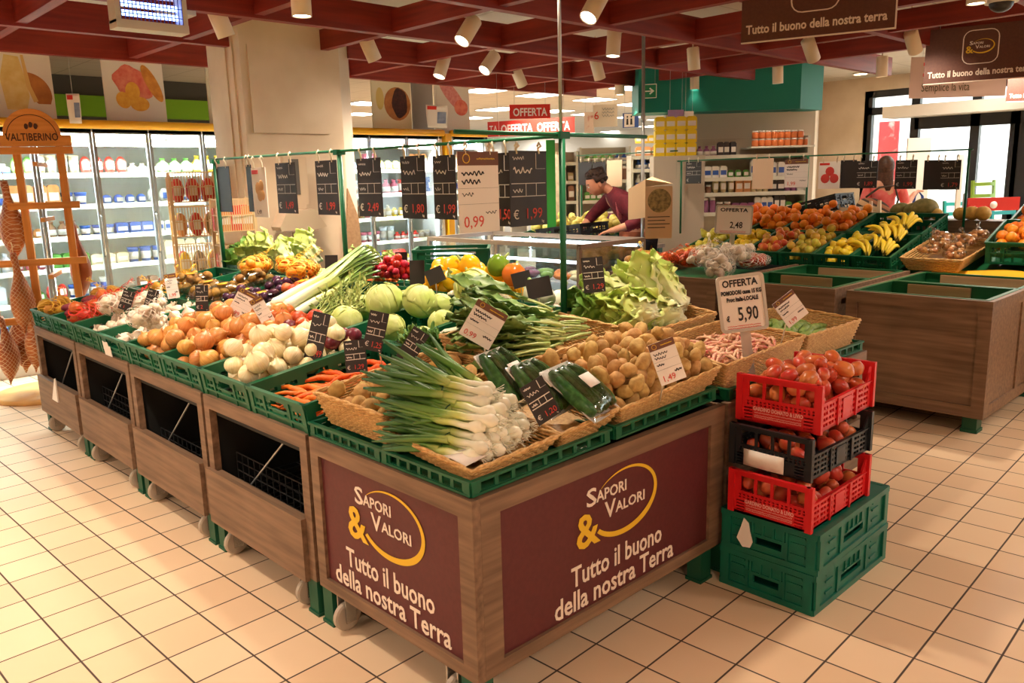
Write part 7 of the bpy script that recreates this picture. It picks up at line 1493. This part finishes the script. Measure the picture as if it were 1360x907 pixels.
def six(r, L, h): b = MB(); b.box(0, L, 0, .01, 0, h); ob('board', b, M_white, r); q = text('6', h*.5); b = MB(); b.merge(q, T(.02*L, -.003, h*.35)); ob('lettering', b.mesh('lettering', M_red), None, r); b = MB(); [b.merge(scribble(.5*L, .04, 0, random.Random(k), y=-.002, th=.004), T(.36*L, 0, h*(.75-.15*k))) for k in range(3)]; ob('print_lines', b, M_grey, r)
a, c = hang(788, 169, 12, 820, 168); banner('white hanging aisle sign with a red number six', a, c, .32, six)
def wc(r, L, h):
    b = MB(); b.box(0, L, 0, .01, 0, h); ob('board', b, mat('signblue', (60, 90, 160), .6), r); b = MB(); b.box(.1*L, .75*L, -.003, 0, .05*h, .95*h); ob('white_field', b, M_paper, r); b = MB()
    for x in (.3, .55): blob(b, x*L, .74*h, .05*L, .07*h, -.004); b.prism([(x*L-.07*L, .2*h), (x*L+.07*L, .2*h), (x*L+.05*L, .62*h), (x*L-.05*L, .62*h)], -.005, -.004)
    ob('pictogram', b, M_inkdk, r)
a, c = hang(827, 170, 12.5, 848, 169); banner('blue and white hanging restroom sign', a, c, .22, wc)
def pal(r, L, h): b = MB(); b.box(0, L, 0, .01, 0, h); ob('board', b, mat('poster_beige', (206, 186, 170), .6, (176, 96, 80), 9, .55, .7), r)
a, c = hang(776, 180, 13, 789, 179.5); banner('narrow hanging poster left of the number six sign', a, c, .36, pal)
a, c = hang(887, 170, 9.3, 908, 169.5); banner('lilac hanging card above the yellow packs', a, c, .2, lambda r, L, h: ob('board', MB().box(0, L, 0, .01, 0, h), mat('lilac', (170, 140, 196), .6), r)); a, c = hang(909, 168, 9.3, 921, 168); banner('small white hanging card above the yellow packs', a, c, .17, lambda r, L, h: ob('board', MB().box(0, L, 0, .01, 0, h), M_paper, r))
# emergency exit arrow plate on the teal fascia
a = D(853, 131, 9.5); c = P(872, 130, z=a.z); 
def arrow(r, L, h):
    b = MB(); b.box(0, L, 0, .01, 0, h); ob('board', b, mat('exit_green', (20, 120, 80), .5), r); b = MB(); ring_poly(b, rrect(0, L, 0, h, .004), rrect(.04*L, .96*L, .05*h, .95*h, .003), -.003, -.001); b.box(.12*L, .7*L, -.003, 0, .46*h, .54*h); b.prism([(.55*L, .74*h), (.84*L, .5*h), (.55*L, .26*h), (.48*L, .33*h), (.68*L, .5*h), (.48*L, .67*h)], -.003, 0); ob('arrow', b, M_paper, r)
banner('green exit plate with a white arrow beside the steel pole', a, c, .16, arrow)
# ================================================================== SPOTLIGHTS, PANELS, LAMPS
sun = []
def lampdata(name, kind, power, col, **k):
    l = bpy.data.lights.new(name, kind); l.energy = power; l.color = col
    for a, b_ in k.items(): setattr(l, a, b_)
    return l
WARM = (1.0, .83, .64)
LS = lampdata('spot_beam', 'SPOT', SPOT_W, WARM, spot_size=math.radians(105), spot_blend=.8, shadow_soft_size=.06)
LS3 = LS.copy(); LS3.energy = SPOT_W*.62; LS2 = LS.copy(); LS2.energy = SPOT_W*.15
def add_light(l, M): o = bpy.data.objects.new('light', l); COL.objects.link(o); o.matrix_world = M; return o
spots = [(401, 22, 399, -8, 2.50), (301, 49, 288, 18, 2.50), (613, 55, 634, 20, 2.50), (498, 80, 483, 46, 2.50), (643, 94, 661, 68, 2.50), (583, 102, 589, 82, 2.48), (781, 24, 796, -4, 2.50), (814, 75, 816, 42, 2.50), (797, 105, 790, 78, 2.50), (694, 114, 686, 95, 2.50), (823, 126, 823, 108, 2.50), (922, 93, 920, 62, 2.52), (922, 119, 922, 98, 2.52), (1033, 111, 1033, 86, 2.50), (1081, 79, 1070, 46, 2.50), (1171, 102, 1172, 74, 2.50), (1216, 68, 1206, 32, 2.52)]
where = ['nearest the pillar top', 'by the left edge of the pillar', 'angled left right of the pillar', 'angled right beside the pillar', 'angled left above the sausage poster', 'above the meat posters', 'large one at the top centre, angled left', 'pointing straight down left of the steel pole', 'turned away, left of the straight one', 'small one above the OFFERTA signs', 'smallest one beside the exit arrow', 'turned away, right of the steel pole', 'glowing in front of the teal fascia', 'in front of the right half of the teal fascia', 'turned away, below the big brown banner', 'above the corner of the entrance wall', 'turned away, left of the brown emblem banner']
SR = .058
sp_mb = MB(); sp_mb.lathe([(SR*.8, .21), (SR, .2), (SR, 0), (SR*.9, 0), (SR*.88, .03)], 24); SPM = sp_mb.mesh('housing', M_spot); gl = MB(); gl.lathe([(SR*.88, .006), (SR*.88, .01)], 24); SPG = gl.mesh('lens', M_lamp)
for i, (u, v, ut, vt, z) in enumerate(spots):
    p = P(u, v, z=z); q = P(ut, vt, y=p.y); d = (q-p).normalized()
    M = Matrix.Translation(p) @ d.to_track_quat('Z', 'Y').to_matrix().to_4x4()
    r = thing('ceiling_spotlight', 'white cylinder spotlight '+where[i], 'spotlight', 'ceiling spotlights', M=M); ob('housing', SPM, None, r); ob('lens', SPG, None, r)
    tp = M.inverted() @ Vector((*(p+d*.19).xy, 2.9)); b = MB(); b.tube([(0, 0, .19), tp], .008, 6); ob('stem', b, M_spot, r)
    l = LS
    if 'turned away' in where[i] or 'teal' in where[i] or 'entrance' in where[i]: l = LS2
    add_light(l, M @ Matrix.Translation((0, 0, -.02)))
for (x, y) in ((-2.2, 2.2), (-2.4, .2), (-.7, 1.6), (.5, 2.6), (-1.2, 3.6), (1.2, .9), (4.6, .3), (-3.2, -1.6)):       # same fittings added behind and beside the viewer for more light
    r = thing('ceiling_spotlight', 'white cylinder spotlight over the aisle outside the picture', 'spotlight', 'spotlights outside the picture', loc=(x, y, 2.55)); ob('housing', SPM, None, r); ob('lens', SPG, None, r); b = MB(); b.tube([(0, 0, .2), (0, 0, .37)], .008, 6); ob('stem', b, M_spot, r)
    add_light(LS if x > -.8 else LS3, Matrix.Translation((x, y, 2.53)))
LA = lampdata('panel_light', 'AREA', PANEL_W, (1.0, .95, .86), shape='SQUARE', size=.58)
PF = MB(); PF.box(-.3, .3, -.3, .3, 0, .012); PF = PF.mesh('panel_frame', M_white); PG = MB(); PG.box(-.28, .28, -.28, .28, -.006, 0); PG = PG.mesh('diffuser', M_lamppanel)
pl = [(716, 127), (790, 133), (738, 148), (668, 145), (642, 121), (658, 146), (842, 117), (842, 139), (835, 156), (782, 152), (880, 159), (866, 168), (485, 138), (478, 152), (631, 157), (814, 175), (78, 106), (225, 115)]
pw = ['brightest panel above the single OFFERTA sign', 'panel right of the single OFFERTA sign', 'small panel behind the OFFERTA sign edge', 'panel left of the OFFERTA sign', 'panel right of the sausage poster', 'second panel right of the sausage poster', 'panel left of the exit arrow', 'second panel left of the exit arrow', 'panel under the exit arrow', 'small panel left of the number six sign', 'panel under the teal fascia end', 'farthest panel above the orange packs', 'panel beside the pillar, upper', 'panel beside the pillar, lower', 'panel below the sausage poster top', 'farthest panel beside the restroom sign', 'panel beside the cheese poster', 'panel right of the ham and melon poster']
for i, (u, v) in enumerate(pl):
    p = P(u, v, z=2.9); r = thing('ceiling_light_panel', 'square lit '+pw[i], 'ceiling light', 'far ceiling light panels', loc=(p.x, p.y, 2.905)); ob('frame', PF, None, r); ob('diffuser', PG, None, r)
for (x, y) in ((6.5, 9.5), (9.5, 8), (10, 12), (14, 14), (6.5, 14), (9.5, 4.6), (14, 9), (10.3, 1.5), (9, -2), (18, 18), (11, 19)):
    add_light(LA, Matrix.Translation((x, y, 2.88)))
LN = lampdata('panel_light_warm', 'AREA', FILL_W, (1.0, .86, .68), shape='SQUARE', size=.6)  # warm fill lamps; their unseen ceiling panels are added for brightness
for (x, y) in ((-3.6, -2.6), (-1.1, -3.2), (2.2, -3.2), (5.2, -2.6), (-3.8, 1.2), (-3.8, 4.4), (7.4, -1.4)):
    if y < -2.4 and x > 0: l_ = LN.copy(); l_.energy = FILL_W*.75
    else: l_ = LN
    r = thing('ceiling_light_panel', 'square lit panel over the aisle outside the picture', 'ceiling light', 'ceiling panels outside the picture', loc=(x, y, 2.905)); ob('frame', PF, None, r); ob('diffuser', PG, None, r); add_light(l_, Matrix.Translation((x, y, 2.88)))
p = P(1142, 116, x=10.9); r = thing('recessed_downlight', 'small round downlight over the corner of the entrance wall', 'ceiling light', loc=(p.x, p.y, 2.9)); b = MB(); b.lathe([(.09, 0), (.11, 0), (.11, .02), (.09, .02)], 24); ob('ring', b, M_white, r); b = MB(); b.lathe([(.088, .0), (.088, .008)], 24); ob('lens', b, M_lamp, r)
# cold store light inside the cabinets
LF = lampdata('cabinet_light', 'AREA', CAB_W, (.93, 1.0, 1.0), shape='RECTANGLE', size=1.0, size_y=.1)
for x0, x1 in ((F1[1], F1[1]+F1[2]), (F2[1], F2[1]+F2[2]), (F3[1], F3[1]+F3[2])):
    w = x1-x0; l = LF.copy(); l.size = w*.95; l.energy = CAB_W*w
    add_light(l, Matrix.Translation(((x0+x1)/2, FYW+.11, ZBAR-.06)) @ Matrix.Rotation(.5, 4, 'X'))
# insect lamp hanging under the beams, top left
a = P(150, 30, y=3.35); c = P(245, 33, y=3.35); w = c.x-a.x
r = thing('insect_lamp', 'white insect killer lamp with blue tubes hanging under the red beams', 'insect lamp', loc=(a.x, 3.35, a.z)); hh = .16
b = MB(); b.box(0, w, -.06, .06, -.03, .015); b.box(0, .03, -.055, .055, 0, hh); b.box(w-.03, w, -.055, .055, 0, hh); b.box(0, w, -.05, .05, hh, hh+.02); ob('housing', b, M_ltgrey, r)
b = MB(); b.tube([(.04, 0, .06), (w-.04, 0, .06)], .016, 10); b.tube([(.04, 0, .11), (w-.04, 0, .11)], .016, 10); ob('tube_light', b, mat('uv_tube', (150, 180, 255), .5, emit=5, erg=(140, 170, 255)), r)
b = MB(); [b.bar((.03+(w-.06)*k/16, -.055, .01), (.03+(w-.06)*k/16, -.055, hh), .004) for k in range(17)]; [b.bar((.03, -.055, z), (w-.03, -.055, z), .004) for z in (.05, .1)]; ob('grille', b, mat('blue_wire', (60, 70, 150), .4), r); b = MB(); [b.tube([(x, 0, hh+.02), (x, 0, 2.921-a.z)], .003, 5) for x in (.05, w-.05)]; ob('wire', b, M_grey, r)
b = MB(); M = Matrix.Translation(P(232, 18, y=3.66)); b.box(-.09, .1, -.08, .08, -.014, .014, M=M); b.box(-.02, .02, -.02, .02, .014, 2.62-M.translation.z, M=M); tag(ob('junction_box', b, M_ltgrey), 'flat pale box under the beam beside the insect lamp', 'box')
# pale flat air diffuser behind, small
a = P(865, 18, y=2.6); c = P(982, 14, y=2.6); b = MB(); b.tube([(a.x+(c.x-a.x)*k/16, 2.6, a.z+(c.z-a.z)*k/16-.5*(1-(k/8-1)**2)*.32) for k in range(17)], .011, 8); tag(ob('hanging_cable', b, M_ltgrey), 'pale cable sagging between two red beams beside the big banner', 'cable')
p = P(1330, 4, z=2.6); r = thing('dome_camera', 'white dome camera under the ceiling at the top right', 'camera', loc=p); b = MB(); b.lathe([(.05, .3), (.05, .05), (.1, .04), (.1, 0)], 20); ob('mount', b, M_white, r); b = MB(); b.ball((0, 0, 0), (.075, .075, .06), 18, 10); ob('dome', b, M_dkmetal, r)
# ================================================================== ENTRANCE AREA
b = MB(); p0, p1 = D(1285, 273, 10.0), D(1354, 273, 10.0); d = p1-p0; L = math.hypot(d.x, d.y); M = Matrix.Translation(p0) @ Matrix.Rotation(math.atan2(d.y, d.x), 4, 'Z')
r = thing('gate_barrier', 'red barrier bar of the entrance gate at the right', 'gate', M=M); b.box(0, L, 0, .03, -.07, .09); ob('bar', b, M_red, r); b = MB(); b.lathe([(.045, 0), (.045, .004)], 24, M=T(L*.5, -.001, 0, PI/2)); ob('disc_sign', b, M_paper, r); b = MB(); b.tube([(-.03, .02, -p0.z), (-.03, .02, .15)], .025, 10); ob('post', b, M_grey, r)
def stool(label, p, col, h=1.0):
    r = thing('stacked_chair', label, 'chair', 'plastic chairs by the doors', M=Matrix.Translation((p[0], p[1], 0)) @ Matrix.Rotation(FACE+.3, 4, 'Z')); m = mat('chair_%d_%d_%d' % col, col, .5)
    for x in (-.2, .2):
        for y in (-.2, .2): b = MB(); b.bar((x*1.1, y*1.1, 0), (x, y, .45), .035); ob('leg', b, m, r)
    b = MB(); b.box(-.21, .21, -.21, .21, .44, .47); ob('seat', b, m, r); b = MB()
    for x in (-.19, .19): b.bar((x, .2, .45), (x, .25, h), .035)
    for z in (.6, .72, .84, .96): b.bar((-.19, .22+.03*(z-.5), z*h), (.19, .22+.03*(z-.5), z*h), .02, .05)
    ob('backrest', b, m, r)
for i, (u, d, col, h, l) in enumerate(((1240, 10.8, (140, 170, 50), .95, 'green chair behind the melons'), (1208, 11.2, (90, 130, 50), .9, 'darker green chair left of the other green chair'), (1322, 11.3, (150, 180, 60), 1.35, 'tall lime green chair behind the red barrier'), (1288, 10.7, (40, 160, 150), 1.1, 'turquoise chair left of the red barrier'), (1352, 10.7, (30, 140, 140), 1.1, 'turquoise chair at the right edge'))):
    p = D(u, 290, d); stool(l, p, col, h)
for i, (u, v0, v1, w, d, l) in enumerate(((1222, 183, 280, .32, 11.0, 'pale panel standing before the exit glass'), (1278, 205, 300, .06, 10.4, 'white upright post right of the chalk boards'))):
    a = D(u, v0, d); b = MB(); b.box(-w/2, w/2, 0, .03, 0, a.z); tag(ob('white_screen', b, M_white, M=Matrix.Translation((a.x, a.y, 0)) @ Matrix.Rotation(FACE, 4, 'Z')), l, 'panel')
a = P(1168, 162, x=12.6); e = P(1186, 290, x=12.6); 
b = MB(); b.box(12.6, 12.64, e.y, a.y, .01, a.z); tag(ob('red_banner', b, mat('outdoor_red', (214, 60, 76), .6, (236, 190, 190), 5, .6, .7)), 'red poster standing outside the glass front', 'poster')
M_out = mat('sunlit_plaster', (236, 232, 224), .8); b = MB(); b.box(19, 19.2, -6, 20, 0, 4.5); o = struct('wall_opposite', b, M_out)  # house front opposite in plain pale plaster
# ================================================================== WORLD, CAMERA
sc = bpy.context.scene; w = bpy.data.worlds.new('World'); sc.world = w; w.use_nodes = True; bg = w.node_tree.nodes['Background']; bg.inputs[0].default_value = (.93, .97, 1.0, 1); bg.inputs[1].default_value = SKY
cd = bpy.data.cameras.new('Camera'); cd.sensor_width = 36; cd.lens = 36*FPX/1360; cd.clip_start = .05; cd.clip_end = 200; co = bpy.data.objects.new('Camera', cd); COL.objects.link(co)
co.matrix_world = Matrix(((_R.x, _U.x, -_F.x, CAM.x), (_R.y, _U.y, -_F.y, CAM.y), (_R.z, _U.z, -_F.z, CAM.z), (0, 0, 0, 1))); sc.camera = co
sc.view_settings.view_transform = 'Standard'; sc.view_settings.look = 'None'; sc.view_settings.exposure = EXPO; sc.view_settings.gamma = 1.0; sc.view_settings.use_curve_mapping = False
try: sc.cycles.use_denoising = True; sc.cycles.max_bounces = 7; sc.cycles.transparent_max_bounces = 14; sc.cycles.sample_clamp_indirect = 4.0; sc.cycles.caustics_reflective = False; sc.cycles.caustics_refractive = False
except Exception: pass
